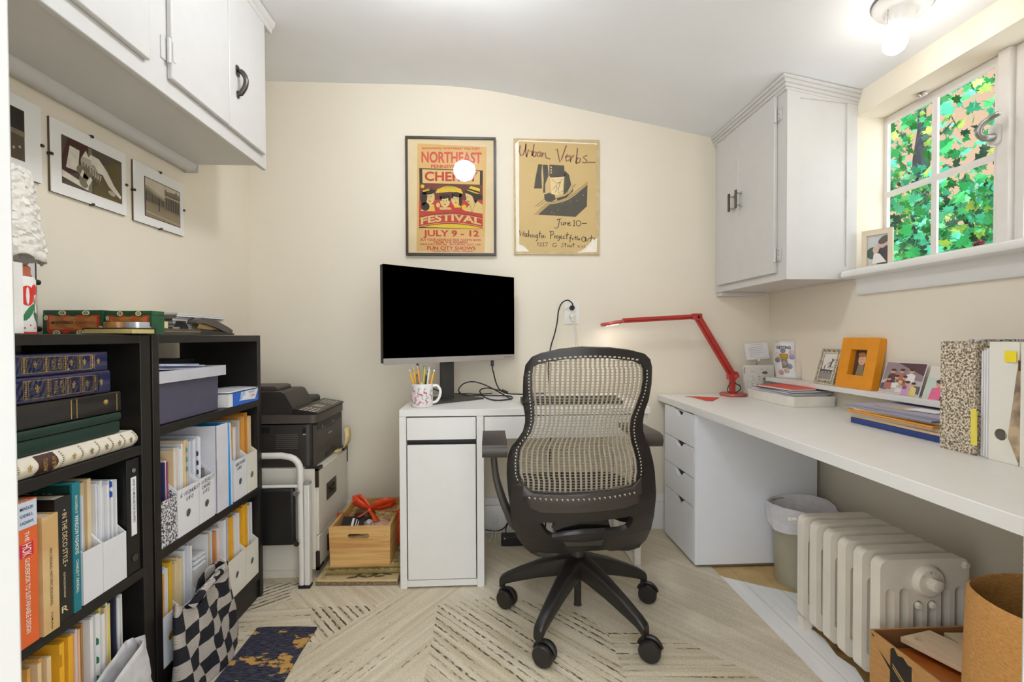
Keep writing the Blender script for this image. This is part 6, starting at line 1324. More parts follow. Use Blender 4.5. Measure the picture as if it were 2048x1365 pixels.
def shell(outer, holes, name, mat, th, bev, grid=.014, off=0., smooth=50):
    """curved panel: outline in x-z, cut on a grid and bent to the back's profile"""
    loops = [outer]+holes; pts = [p for l in loops for p in l]
    tr = tessellate_polygon([[Vector((x, z, 0)) for x, z in l] for l in loops])
    bm = bmesh.new(); vs = [bm.verts.new((x, 0, z)) for x, z in pts]
    for t_ in tr:
        try: bm.faces.new([vs[i] for i in t_])
        except ValueError: pass
    for ax, lo2, hi2 in ((2, .27, 1.03), (0, .05, .55)):
        v = lo2
        while v < hi2:
            co = [0, 0, 0]; no = [0, 0, 0]; co[ax] = v; no[ax] = 1
            bmesh.ops.bisect_plane(bm, geom=bm.verts[:]+bm.edges[:]+bm.faces[:], plane_co=co, plane_no=no); v += grid*(1 if ax == 2 else 2.2)
    bmesh.ops.dissolve_degenerate(bm, edges=bm.edges[:], dist=1e-5)
    for v in bm.verts: v.co.y = yprof(v.co.x, v.co.z)+off
    bmesh.ops.recalc_face_normals(bm, faces=bm.faces[:])
    me = bpy.data.meshes.new(name); inv = WM[ch.name].inverted()
    bm.transform(inv); bm.to_mesh(me); bm.free(); me.materials.append(mat)
    me.polygons.foreach_set('use_smooth', [True]*len(me.polygons))
    ob = bpy.data.objects.new(name, me); COL.objects.link(ob); ob.parent = ch; WM[ob.name] = WM[ch.name]
    k = ob.modifiers.new('solid', 'SOLIDIFY'); k.thickness = th; k.offset = 0
    if bev: k = ob.modifiers.new('bevel', 'BEVEL'); k.width = bev; k.segments = 2; k.limit_method = 'ANGLE'; k.angle_limit = R(50)
    return ob
frame = shell(OUT, [INN, CUT], 'back_frame', cbk, .020, .005)
cxm = sum(p[0] for p in INN)/len(INN); czm = sum(p[1] for p in INN)/len(INN)
# moulded lower lip of the mesh with a row of small slots and the raised name
lip_o = [(0.109, 0.591), (0.114, 0.569), (0.142, 0.546), (0.178, 0.544), (0.229, 0.545), (0.301, 0.549), (0.381, 0.553), (0.436, 0.556), (0.471, 0.561), (0.495, 0.582), (0.501, 0.591), (0.504, 0.528), (0.496, 0.504), (0.46, 0.492), (0.381, 0.488), (0.302, 0.485), (0.221, 0.482), (0.162, 0.482), (0.13, 0.494), (0.112, 0.53)]
lip = shell(lip_o, [], 'back_lip', cb2, .006, 0, off=-.0135)
b = B()
for k in range(21):
    x = .131+.0172*k; z = .531-.006*math.sin(math.pi*(k+2)/24)+.0005*k
    y = yprof(x, z)-.0168; b.box(x-.0028, x+.0028, y-.0006, y, z-.0034, z+.0034, M('slot_pale', (176, 168, 156), .5)); b.box(x-.0028, x+.0004, y-.0009, y-.0006, z-.0034, z+.0004, black)
b.text('Knoll', (.286, yprof(.30, .505)-.0170, .503), XP, ZP, .036, .012, M('emboss', (40, 36, 34), .35), .0004); b.build('lip_slots', lip)
# woven mesh
msh = M('mesh_beige', (150, 138, 119), .55, var=.06); thin = M('mesh_thread', (150, 140, 122), .5, var=.05)
def xr(z):
    xs = []
    for i in range(len(INN)):
        a, c_ = INN[i], INN[(i+1) % len(INN)]
        if (a[1]-z)*(c_[1]-z) <= 0 and a[1] != c_[1]: xs.append(a[0]+(c_[0]-a[0])*(z-a[1])/(c_[1]-a[1]))
    return (min(xs), max(xs)) if len(xs) > 1 else None
b = B(); NS = 23; zs = [.548+i*(.984-.548)/64 for i in range(65)]
# each ribbon keeps its place across the back so the weave narrows with the waist
wid = {}
def span(z):
    zz_ = min(max(z, .585), .955); r_ = xr(zz_); return r_
def inside(x, z):
    r_ = xr(z); return r_ is not None and r_[0]-.006 <= x <= r_[1]+.006
for i in range(NS):
    u = (i+.5)/NS; vs = []; fs = []; prev = False
    for z in zs:
        a, c_ = span(z); x = a+(c_-a)*u; w = (c_-a)/NS*.215
        ok = inside(x, z)
        if ok:
            y = yprof(x, z)-.002; vs += [(x-w, y, z), (x+w, y, z)]; k = len(vs)
            if prev: fs.append((k-4, k-3, k-1, k-2))
        prev = ok
    if fs: b.add(vs, fs, msh)
b.build('mesh_ribbons', ch, solid=.0016, smooth=60)
b = B(); z = .552
while z < .98:
    a, c_ = span(z); n = 26; vs = []; fs = []; prev = False
    for k in range(n+1):
        x = a-.004+(c_-a+.008)*k/n; ok = inside(x, z)
        if ok:
            y = yprof(x, z)+.0006; vs += [(x, y, z-.0008), (x, y, z+.0008)]; q = len(vs)
            if prev: fs.append((q-4, q-2, q-1, q-3))
        prev = ok
    if fs: b.add(vs, fs, thin)
    z += .0092
b.build('mesh_threads', ch, solid=.001, smooth=60)
# slots round the frame rim
b = B()
def rim(k, n, top=True):
    pass
for k in range(21):
    x = .160+.0155*k; r_ = .995-.26*(abs(x-.32))**2*2.2-.004; y = yprof(x, r_)-.0112; b.box(x-.004, x+.004, y-.0006, y+.0006, r_-.0022, r_+.0022, M('slot_pale', (176, 168, 156), .5))
for side in (0, 1):
    for k in range(34):
        z = .585+.0108*k; a, c_ = span(z); x = (a-.010) if side == 0 else (c_+.009); y = yprof(x, z)-.0112
        b.box(x-.0018, x+.0018, y-.0006, y+.0006, z-.0024, z+.0024, M('slot_pale', (176, 168, 156), .5))
b.build('rim_slots', frame)
# seat, tilt box, arms
b = B(); N = 32; K = 6; prof = [(.94, 0), (1.0, .02), (1.0, .045), (.95, .062), (.7, .07), (.0, .068)]; vs = []; fs = []
for r_, h in prof:
    for k in range(N):
        a = 2*math.pi*k/N; ca, sa = math.cos(a), math.sin(a); e = .5
        vs.append((.32+.235*r_*(abs(ca)**e)*math.copysign(1, ca), 1.76+.205*r_*(abs(sa)**e)*math.copysign(1, sa), .425+h-.012*max(0, sa)*r_))
for i in range(len(prof)-1):
    for k in range(N): fs.append((i*N+k, i*N+(k+1) % N, (i+1)*N+(k+1) % N, (i+1)*N+k))
fs.append(tuple(range(N))[::-1]); b.add(vs, fs, M('seat_fabric', (44, 40, 40), .9, var=.15, vs=120, bump=.2)); b.build('seat', ch, smooth=60)
b = B(); b.slab([(1.55, .38), (1.60, .345), (1.82, .345), (1.86, .38), (1.86, .425), (1.60, .425)], [], (.25, 0, 0), YP, ZP, .14, black); b.slab([(.215, .395), (.25, .380), (.38, .380), (.415, .395), (.405, .43), (.36, .448), (.28, .448), (.225, .43)], [], (0, 1.58, 0), XP, ZP, .03, M('tilt_gloss', (22, 20, 19), .15)); b.slab([(.245, .372), (.395, .372), (.38, .345), (.26, .345)], [], (0, 1.66, 0), XP, ZP, .12, cbk); b.build('tilt_mechanism', ch, bev=.006)
for s_, xc, pts in ((-1, .02, [(.017, 1.60, .665), (.019, 1.61, .62), (.026, 1.62, .56), (.042, 1.625, .50), (.062, 1.63, .445), (.09, 1.64, .39), (.125, 1.655, .385), (.17, 1.68, .398), (.25, 1.70, .402)]), (1, .566, [(.572, 1.69, .665), (.572, 1.70, .62), (.566, 1.70, .56), (.555, 1.70, .50), (.54, 1.70, .445), (.52, 1.70, .39), (.49, 1.70, .385), (.45, 1.70, .398), (.39, 1.70, .402)])):
    b = B(); P_ = smooth_path(pts); n = len(P_); vs = []; fs = []
    for i, p in enumerate(P_):
        d = (P_[min(i+1, n-1)]-P_[max(i-1, 0)]).normalized(); side = Vector((0, 1, 0)); nn = d.cross(side).normalized()
        w = .034+.010*math.sin(math.pi*i/n); th = .011 if i < n*.5 else .013
        for q in rrect(-w, w, -th, th, .008, 3): vs.append(p+side*q[0]+nn*q[1])
    m_ = len(rrect(-1, 1, -1, 1, .1, 3))
    for i in range(n-1):
        for k in range(m_): fs.append((i*m_+k, i*m_+(k+1) % m_, (i+1)*m_+(k+1) % m_, (i+1)*m_+k))
    fs.append(tuple(range(m_))); b.add(vs, fs, cb2); b.build('arm_post', ch, smooth=50)
    b = B(); b.slab([(p_[0], p_[1]-(.016 if s_ < 0 else .010)) for p_ in ((1.485, .700), (1.49, .716), (1.52, .722), (1.62, .720), (1.72, .720), (1.75, .712), (1.755, .697), (1.70, .692), (1.56, .692), (1.52, .680), (1.50, .674), (1.49, .684))], [], (xc-.041, .09*(s_ > 0), 0), YP, ZP, .082, cb2); b.build('armrest', ch, bev=.014, seg=4, smooth=60)
# five star base
b = B(); b.cyl((.331, 1.71, .20), (.331, 1.71, .36), .021, cbk, n=20); b.cyl((.331, 1.71, .048), (.331, 1.71, .17), .0135, cbk, n=20); b.cyl((.331, 1.71, .16), (.331, 1.71, .235), .032, cbk, n=24); b.cyl((.331, 1.71, .232), (.331, 1.71, .262), .026, cb2, n=24); b.build('gas_lift', ch, bev=.002)
cen = Vector((.331, 1.71, 0))
for k in range(5):
    a = R(-126+72*k); d = Vector((math.cos(a), math.sin(a), 0)); sd = Vector((-d.y, d.x, 0))
    b = B(); vs = []; fs = []; st_ = [(.015, .236, .164, .030), (.06, .228, .158, .028), (.14, .200, .138, .023), (.22, .163, .113, .020), (.275, .134, .094, .018), (.296, .120, .078, .017), (.302, .112, .074, .015)]
    for r_, zt_, zb_, w in st_:
        for q in rrect(-w, w, zb_, zt_, .010, 3): vs.append(cen+d*r_+sd*q[0]+Vector((0, 0, q[1])))
    for i in range(len(st_)-1):
        for j in range(m_): fs.append((i*m_+j, (i+1)*m_+j, (i+1)*m_+(j+1) % m_, i*m_+(j+1) % m_))
    fs.append(tuple(range((len(st_)-1)*m_, len(st_)*m_))); b.add(vs, fs, cbk); leg = b.build('base_arm', ch, smooth=50)
    p = cen+d*.292; rot = {0: 58, 1: 64, 2: 66, 3: 60, 4: 52}[k]
    ax = Matrix.Rotation(R(rot), 3, 'Z') @ Vector((1, 0, 0)); fw_ = Vector((-ax.y, ax.x, 0)); ctr = p-fw_*.020+Vector((0, 0, .0375))
    b = B(); b.cyl(p+Vector((0, 0, .05)), p+Vector((0, 0, .084)), .0085, cbk, n=14)
    hp = []
    for i in range(9): th = R(15+150*i/8); hp.append(ctr+(-fw_)*(-.038*math.cos(th))+Vector((0, 0, .038*math.sin(th))))
    b.tube(hp, .006, cbk, 8); cas = b.build('caster', ch)
    for s_ in (-1, 1):
        b = B(); o = ctr+ax*(s_*.0145)
        b.lathe([(0, -.011), (.028, -.011), (.033, -.008), (.0355, -.003), (.0355, .006), (.032, .0115), (.012, .0125), (0, .0125)] if s_ > 0 else [(0, -.0125), (.012, -.0125), (.032, -.0115), (.0355, -.006), (.0355, .003), (.033, .008), (.028, .011), (0, .011)], o, cbk, ax, 28); b.build('wheel', cas)
# ================================================================== drawer unit and long worktop on the right
t = T('drawer_unit', 'white drawer unit with scooped handles under the long worktop', 'drawer unit', (1.22, 2.22, 0))
xf = .9315
b = B(); b.box(xf+.018, 1.505, 2.043, 2.061, .012, .699, cool_white); b.box(xf+.018, 1.505, 2.385, 2.403, .012, .699, cool_white); b.box(1.487, 1.505, 2.061, 2.385, .012, .699, cool_white); b.box(xf+.018, 1.487, 2.061, 2.385, .681, .699, cool_white); b.box(xf+.018, 1.487, 2.061, 2.385, .012, .03, cool_white)
b.box(xf+.0005, xf+.018, 2.043, 2.052, .012, .699, cool_white); b.build('carcass', t, bev=.0015)
b = B(); b.box(xf+.03, 1.50, 2.05, 2.395, .0012, .0118, M('kick_grey', (120, 110, 96), .7)); b.build('kick_base', t)
for z0, z1 in ((.545, .694), (.405, .541), (.272, .401), (.016, .268)):
    b = B(); yc = 2.215
    top = [(2.054, z1), (2.15, z1), (2.165, z1-.004), (2.18, z1-.018), (2.195, z1-.028), (2.215, z1-.031), (2.235, z1-.028), (2.25, z1-.018), (2.265, z1-.004), (2.28, z1), (2.401, z1)]
    b.slab([(2.054, z0), (2.401, z0)]+top[::-1], [], (xf+.0165, 0, 0), YP, ZP, -.0165, cool_white); d = b.build('drawer', t, smooth=30)
    b = B(); b.box(xf+.019, xf+.03, 2.14, 2.29, z1-.04, z1-.002, M('drawer_shadow_gap', (70, 66, 64), .8)); b.build('scoop_shade', d)  # dark strip behind the scooped handle, coloured as shade
t = T('worktop', 'long white worktop running along the right wall', 'worktop', (1.24, 1.5, .70))
b = B(); b.box(.926, 1.557, .50, 2.494, .7005, .734, desk_white); b.build('slab', t, bev=.002)
b = B(); b.box(.96, 1.50, .505, .53, .0008, .7, desk_white); b.build('support_panel', t, bev=.002)
t = T('ledge_shelf', 'narrow white ledge along the right wall above the worktop', 'shelf', (1.52, 1.6, .80))
b = B(); b.box(1.478, 1.5595, .55, 2.40, .812, .834, desk_white); b.build('board', t, bev=.002)
b = B(); b.box(1.545, 1.5595, .55, 2.40, .775, .8115, M('ledge_batten', (216, 206, 184), .6)); b.build('batten', t)

# red desk lamp
lr = M('lamp_red', (182, 60, 54), .35, .35, var=.06); lr2 = M('lamp_red_pale', (196, 98, 88), .4, .3, var=.05)
t = T('desk_lamp', 'red jointed desk lamp with a flat ring head on the worktop corner', 'lamp', (1.308, 2.41, .734))
b = B(); b.lathe([(0, 0), (.064, 0), (.068, .004), (.066, .012), (.060, .015), (0, .016)], (1.306, 2.41, .7345), lr2, n=40); b.lathe([(.05, .0162), (.05, .0165), (.0, .0167)], (1.312, 2.41, .7345), M('lamp_plate', (190, 150, 140), .3, .3), n=30); b.build('base', t)
b = B(); b.box(1.273, 1.299, 2.370, 2.394, .750, .826, lr); b.build('post', t, bev=.003)
def bar(p, q, w, h, m, name, y=2.382):
    p = Vector(p); q = Vector(q); d = (q-p).normalized(); u = d.cross(Vector((0, -1, 0))).normalized(); b = B()
    X = Matrix((( d.x, 0, u.x, p.x), (d.y, 1, u.y, p.y), (d.z, 0, u.z, p.z), (0, 0, 0, 1))); b.X = X; L_ = (q-p).length
    b.box(0, L_, -w, w, -h*.2, h, m); b.box(0, L_, -w*.45, w*.45, -h, -h*.2, m); return b.build(name, t, bev=.002)
bar((1.288, 2.382, .838), (1.098, 2.382, 1.150), .012, .0185, lr, 'lower_arm'); bar((1.075, 2.382, 1.154), (.70, 2.382, 1.134), .012, .0125, lr, 'upper_arm')
b = B(); b.slab([(1.066, 1.142), (1.104, 1.134), (1.118, 1.146), (1.116, 1.170), (1.07, 1.1705)], [], (0, 2.397, 0), XP, ZP, .03, lr); b.cyl((1.098, 2.40, 1.152), (1.098, 2.365, 1.152), .006, black, n=12); b.build('elbow', t, bev=.002)
b = B(); b.slab([(1.264, .822), (1.296, .822), (1.318, .84), (1.308, .862), (1.285, .868), (1.262, .85)], [], (0, 2.397, 0), XP, ZP, .03, lr); b.cyl((1.297, 2.40, .84), (1.297, 2.364, .84), .008, lr2, n=14); b.build('lower_joint', t, bev=.002)
b = B(); hx = Vector((.985, 0, .17)).normalized(); hn = Vector((-.17, 0, .985)).normalized(); hc = Vector((.645, 2.382, 1.122))
b.lathe([(.040, -.009), (.058, -.009), (.062, 0), (.058, .009), (.030, .009), (.040, -.009)], hc, lr2, hn, 36); b.lathe([(0, .004), (.0345, .004), (.0345, .008), (0, .008)], hc, lr, hn, 30); b.build('head', t)
b = B(); b.lathe([(0, -.012), (.030, -.011), (.039, -.008), (.039, -.003), (0, -.003)], hc, M('led_glow', (255, 248, 238), .4, emit=LED_E), hn, 30); b.build('led_panel', t)
b = B(); b.tube(smooth_path([(1.30, 2.39, .752), (1.315, 2.386, .756), (1.33, 2.38, .772), (1.325, 2.378, .79), (1.305, 2.378, .80), (1.297, 2.38, .818)]), .0028, black, 7); b.tube(smooth_path([(1.28, 2.375, .82), (1.262, 2.374, .79), (1.256, 2.374, .765), (1.268, 2.374, .754)]), .0022, black, 7); b.build('cord', t)
b = B(); b.flat([(1.03, 2.372), (1.058, 2.36), (1.066, 2.222), (1.09, 2.205), (1.184, 2.318), (1.10, 2.366), (1.06, 2.375)], (0, 0, .7362), XP, YP, M('note_red', (214, 66, 44), .7, var=.06)); tag(b.build('red_note', solid=.0012, smooth=0), 'torn red paper note lying on the far corner of the worktop', 'note')

# newspapers, card on a stand, brochure
news = M2('newsprint', (226, 222, 214), (150, 146, 140), scale=60, lo=.60, hi=.66, rough=.85, stretch=(1, 1, 2.6), detail=4)
news_p = M('newsprint_plain', (224, 220, 212), .85, var=.04)
t = T('newspaper', 'folded newspaper standing behind the paper tray, rear one', 'newspaper', (1.45, 2.45, .735), group='folded newspapers behind the tray')
b = B(); pr = [(0, 0), (0, .15), (.004, .158), (.012, .16), (.028, .158), (.036, .14), (.03, .05), (.03, 0), (.022, 0), (.024, .06), (.028, .13), (.02, .148), (.010, .146), (.008, 0)]
b.slab(pr, [], (1.392, 2.436, .735), YP, ZP, .158, news_p); b.flat([(0, .02), (.152, .02), (.152, .148), (0, .148)], (1.395, 2.435, .735), XP, ZP, news, .0012)
b.flat(ell(.10, .118, .016, .008), (1.395, 2.4345, .735), XP, ZP, M('news_ink', (110, 106, 102), .8), .0014); b.build('sheets', t, smooth=40)
t = T('newspaper', 'small folded newspaper with a picture before the rear one', 'newspaper', (1.42, 2.41, .735), group='folded newspapers behind the tray')
b = B(); X = Matrix.Translation((1.378, 2.418, .735)) @ Matrix.Rotation(R(2), 4, 'Z') @ Matrix.Rotation(R(-6), 4, 'X'); b.X = X
b.box(0, .10, 0, .004, 0, .115, news_p); b.box(.10, .168, -.002, .004, 0, .098, news_p); b.box(.03, .165, .0045, .008, 0, .105, news_p)
b.flat([(.02, .012), (.095, .012), (.095, .108), (.02, .108)], (0, 0, 0), XP, ZP, news, .0008); b.flat([(.102, .012), (.164, .012), (.158, .088), (.102, .092)], (0, -.002, 0), XP, ZP, M2('news_photo', (196, 190, 178), (120, 116, 108), scale=26, lo=.4, hi=.6), .0008); b.build('sheets', t, smooth=0)
for x, w in ((.03, .05), (.035, .04), (.03, .055)): pass
t = T('card_holder', 'white lined card held in a small stand behind the newspapers', 'card', (1.45, 2.42, .735))
Xc = Matrix.Translation((1.462, 2.452, .968)) @ Matrix.Rotation(R(2), 4, 'Z') @ Matrix.Rotation(R(-4), 4, 'Y') @ Matrix.Rotation(R(-10), 4, 'X')
b = B(Xc); b.box(-.066, .066, 0, .002, -.043, .046, paper)
lg = M('print_grey', (120, 118, 116), .8)
for k, w in enumerate((.085, .08, .07, .082, .06, .03)): b.flat([(0, 0), (w, 0), (w, .0012), (0, .0012)], (-.045, 0, .022-.0095*k), XP, ZP, lg, .0006)
b.flat([(0, 0), (.07, 0), (.07, .001), (0, .001)], (-.03, 0, .036), XP, ZP, lg, .0006); b.flat([(0, 0), (.07, 0), (.07, .001), (0, .001)], (-.02, 0, -.036), XP, ZP, lg, .0006); b.build('card', t, smooth=0)
b = B(Xc); b.tube([(.002, -.003, -.022), (.002, -.003, -.05)], .0022, mw, 8); b.box(-.002, .006, -.004, .006, -.054, -.042, mw); b.build('clip', t)
b = B(); b.tube(smooth_path([(1.466, 2.45, .916), (1.468, 2.465, .90), (1.47, 2.478, .86), (1.47, 2.478, .75)]), .002, chrome, 8); b.lathe([(0, 0), (.012, 0), (.012, .004), (0, .006)], (1.47, 2.478, .7348), chrome, n=20); b.build('stem', t)
t = T('brochure', 'tall curling brochure titled GETTING leaning in the corner on the ledge', 'brochure', (1.52, 2.31, .835))
xd = Vector((.048, -.088, 0)); wb = xd.length; xd.normalize()
b = B(); vs = []; fs = []; n = 12
for i in range(n+1):
    f = i/n; bow = .010*math.sin(math.pi*f)
    for u in (0, .1): vs.append(Vector((1.498, 2.358, .8355+.19*f))+xd*(u+ (.012*(1-f)))+Vector((-.012+.022*f, -.02+.03*f, 0))+Vector((-bow, -bow*.3, 0)))
for i in range(n): fs.append((2*i, 2*i+1, 2*i+3, 2*i+2))
b.add(vs, fs, paper)
def bro(u, v, l=1.0):
    f = v/.19; bow = .010*math.sin(math.pi*f); return Vector((1.498, 2.358, .8355+v))+xd*(u+.012*(1-f))+Vector((-.012+.022*f, -.02+.03*f, 0))+Vector((-bow-.0008*l-.0006, -bow*.3-.0008*l-.0004, 0))
def bpoly(pts, m, l): P_ = [bro(u, v, l) for u, v in pts]; tr = tessellate_polygon([[Vector((u, v, 0)) for u, v in pts]]); b.add(P_, [tuple(q) for q in tr], m)
g, fs2 = text_geo('GETTING'); b.add([bro(.012+.072*x, .148+.016*y, 2) for x, y in g], fs2, ink)
bpoly([(.03, .10), (.072, .10), (.072, .125), (.03, .125)], M('bro_gold', (196, 156, 50), .6), 2)
for (u, v, cc) in ((.045, .14, (140, 140, 160)), (.088, .13, (210, 190, 206)), (.09, .11, (160, 168, 206)), (.018, .092, (130, 132, 142)), (.078, .062, (150, 154, 176)), (.016, .12, (222, 200, 190)), (.05, .075, (170, 164, 150)), (.06, .04, (206, 190, 176)), (.03, .03, (196, 160, 150))): bpoly(ell(u, v, .013, .013, 14), M('bro_%d' % cc[0]+'_%d' % cc[2], cc, .6), 2)
bpoly([(.04, .05), (.075, .06), (.065, .098), (.035, .098)], M('bro_shade', (150, 142, 130), .6), 2)
b.build('cover', t, solid=.0012, smooth=60)
b = B(); vs = []; fs = []
for i in range(n+1):
    f = i/n
    vs += [bro(.1, .19*f, -1), bro(.1, .19*f, -1)+Vector((.018+.012*math.sin(math.pi*f*.9), -.012-.012*math.sin(math.pi*f), 0))]
for i in range(n): fs.append((2*i, 2*i+1, 2*i+3, 2*i+2))
b.add(vs, fs, M('bro_inner', (216, 206, 190), .7)); b.build('inner_leaf', t, solid=.001, smooth=60)

# letter tray with papers and a red folder
t = T('paper_tray', 'white letter tray full of papers with a red folder on top', 'tray', (1.44, 2.17, .734), rz=R(0))
ty = M('tray_white', (232, 228, 218), .35)
def trayloop(e, z, r): return [Vector((x, y, z)) for x, y in rrect(1.340-e, 1.552+e*.2, 1.985-e, 2.332+e, r, 5)]
b = B(); lo1, hi1, hi2, lo2 = trayloop(0, .7348, .02), trayloop(.008, .782, .024), trayloop(.005, .782, .022), trayloop(-.003, .738, .018)
n = len(lo1); vs = lo1+hi1+hi2+lo2; fs = []
for a in range(3):
    for k in range(n): fs.append((a*n+k, a*n+(k+1) % n, (a+1)*n+(k+1) % n, (a+1)*n+k))
fs += [tuple(range(n))[::-1], tuple(range(3*n, 4*n))]; b.add(vs, fs, ty); b.build('tray', t, smooth=50)
g = random.Random(21); z = .7385
mats = [paper, paper_cool, M('mag_dark', (90, 88, 92), .4), paper, M('mag_tan', (200, 184, 150), .5), paper, paper_cool, M('mag_dark', (90, 88, 92)), paper, M('mag_grey', (160, 158, 160), .5), paper]
k = 0
while z < .797:
    h = g.uniform(.003, .0055); X = Matrix.Translation((1.445+g.uniform(-.006, .005), 2.158+g.uniform(-.007, .007), z)) @ Matrix.Rotation(R(g.uniform(-3, 3)), 4, 'Z')
    w, l = (.090, .155) if z < .787 else (.096, .160)
    nm = 'magazine' if mats[k % 11] in (mats[2], mats[4], mats[9]) else 'paper_sheaf'
    b = B(X); b.box(-w, w, -l, l, 0, h*.45, mats[k % 11]); b.box(-w+.003, w-.002, -l+.002, l-.004, h*.5, h, paper if k % 3 else paper_cool)
    tag(b.build(nm, smooth=0), 'paper or magazine in the pile filling the white letter tray', 'papers', 'papers in the letter tray'); z += h+.0003; k += 1
X = Matrix.Translation((1.422, 2.13, z+.0008)) @ Matrix.Rotation(R(5), 4, 'Z')
t = T('red_folder', 'red folder lying on top of the letter tray pile', 'folder', mtx=X)
rf = M('folder_red', (222, 68, 46), .5, var=.04)
b = B(); b.box(-.075, .052, -.115, .12, .0088, .0105, rf); b.box(-.075, .052, .1205, .122, 0, .0105, rf); b.box(-.075, .052, -.115, .12, 0, .0015, M('folder_violet', (70, 50, 66), .5)); b.build('cover', t, local=True, bev=.0008)
b = B(); b.box(-.072, .050, -.112, .118, .002, .0085, paper); b.build('pages', t, local=True)

# stack of folders before the magazine files
g = random.Random(31)
def flatfold(lab, nm, cat, z, h, m, dx, dy, a, pg=None):
    X = Matrix.Translation((1.44+dx, 1.45+dy, z)) @ Matrix.Rotation(R(a), 4, 'Z')
    b = B(X)
    if pg: b.slab([(-.115, 0), (.10, 0), (.10, .0015), (-.113, .0015), (-.113, h-.0015), (.10, h-.0015), (.10, h), (-.115, h)], [], (0, .178, 0), XP, ZP, .356, m); b.box(-.108, .098, -.17, .17, .0016, h-.0016, pg)
    else: b.box(-.112, .10, -.175, .175, 0, h*.4, m); b.box(-.109, .10, -.172, .17, h*.45, h, m)
    tag(b.build(nm, bev=.0008, smooth=0), lab, cat, 'folders stacked on the worktop')
flatfold('dark blue binder at the bottom of the folder stack on the worktop', 'binder', 'binder', .7345, .0190, M('binder_blue', (38, 62, 128), .4), 0, 0, 0, M('binder_inner', (30, 46, 96), .6))
flatfold('pale manila folder just above the dark blue binder', 'folder', 'folder', .7540, .008, manila, .004, .010, -1.5, paper)
flatfold('grey folder in the middle of the folder stack', 'folder', 'folder', .7625, .009, M('folder_grey', (206, 200, 198), .6), .004, .003, .6, paper)
flatfold('orange envelope in the middle of the folder stack', 'envelope', 'envelope', .7720, .0095, kraft_orange, -.012, .022, -2)
flatfold('light manila folder above the orange envelope', 'folder', 'folder', .7820, .009, M('manila_light', (238, 214, 168), .7), .008, -.004, 1.5, paper)
flatfold('white folder with a slate cover sheet near the top of the stack', 'folder', 'folder', .7915, .007, M('folder_slate', (150, 150, 172), .5), -.008, .024, -3, paper_cool)
flatfold('open lavender grey papers on top of the folder stack', 'paper_sheaf', 'papers', .7990, .005, M('paper_lavender', (168, 166, 186), .6), .0, .016, 2)
b = B(Matrix.Translation((1.43, 1.5, .8043)) @ Matrix.Rotation(R(6), 4, 'Z')); b.box(-.07, .02, -.06, .06, 0, .0012, M('photo_loose', (176, 164, 140), .4)); b.box(-.05, .02, -.12, -.02, .0015, .0025, paper)
tag(b.build('loose_photo', smooth=0), 'loose prints lying on the very top of the folder stack', 'photo')

# frames and photographs on the ledge
def leaning(label, name, cat, y0, y1, h, xbot, xtop, th, parts, group=None, mk=None):
    """thing leaning back to the wall: local x runs along the wall towards the door, y is its thickness, z up"""
    d = Vector((xtop-xbot, 0, h)).normalized(); nrm = Vector((d.z, 0, -d.x)); X = Matrix(((0, nrm.x, d.x, xbot), (-1, nrm.y, d.y, y1), (0, nrm.z, d.z, .8352+.0), (0, 0, 0, 1)))
    t = T(name, label, cat, mtx=X, group=group); parts(t, y1-y0, h); return t
LG = [(228, 224, 218), (150, 148, 144), (84, 80, 78), (206, 204, 200)]
def parts_silver(t, w, h):
    sv_ = M2('silver_ornate', (196, 188, 170), (92, 84, 70), scale=120, lo=.4, hi=.62, rough=.35, bump=.6)
    b = B(); b.slab([(0, 0), (w, 0), (w, h), (0, h)], [[(.022, .024), (w-.018, .024), (w-.018, h-.022), (.022, h-.022)]], (0, .012, 0), XP, ZP, .012, sv_); b.build('frame', t, local=True, bev=.002)
    b = B(); cr = M('silver_edge', (226, 216, 190), .35, .3)
    for a in ((.0, .004), (.018, .022)): b.slab([(a[0], a[0]), (w-a[0]*.85, a[0]), (w-a[0]*.85, h-a[0]), (a[0], h-a[0])], [[(a[1], a[1]), (w-a[1]*.85, a[1]), (w-a[1]*.85, h-a[1]), (a[1], h-a[1])]], (0, .0, 0), XP, ZP, .0016, cr)
    b.lathe([(0, 0), (.007, .001), (.005, .004), (0, .005)], (w*.55, -.001, h-.012), gold, (0, -1, 0), 10); b.build('edge_bead', t, local=True)
    b = B(); o = (0, .004, 0); q = lambda pts, m, l: b.flat([(.02+x*(w-.036), .022+y*(h-.042)) for x, y in pts], o, XP, ZP, m, .0004*l)
    q([(0, 0), (1, 0), (1, 1), (0, 1)], M('bw_light', LG[0], .4), 0); q([(0, 0), (1, 0), (1, .30), (0, .33)], M('bw_mid', LG[1], .4), 1); q([(0, .26), (1, .24), (1, .36), (0, .38)], M('bw_dark', LG[2], .4), 2)
    for k in range(4): q([(.1+.24*k, .27), (.26+.24*k, .265), (.26+.24*k, .30), (.1+.24*k, .305)], M('bw_pale', LG[3], .4), 3)
    dkm = M('bw_dark', LG[2])
    q(ell(.70, .76, .055, .035, 10), dkm, 3); q([(.60, .58), (.68, .72), (.76, .72), (.70, .56)], dkm, 3); q([(.74, .72), (.98, .80), (.98, .78), (.76, .69)], dkm, 3); q([(.6, .64), (.40, .56), (.40, .585), (.6, .67)], dkm, 3); q([(.60, .58), (.46, .44), (.49, .43), (.66, .55)], dkm, 3); q([(.66, .57), (.62, .42), (.66, .42), (.71, .56)], dkm, 3); q([(.70, .48), (.92, .44), (.92, .455), (.70, .50)], dkm, 3); q(ell(.24, .52, .03, .022, 8), dkm, 3); q([(.20, .38), (.27, .38), (.28, .50), (.22, .50)], dkm, 3)
    b.build('photo', t, local=True, smooth=0)
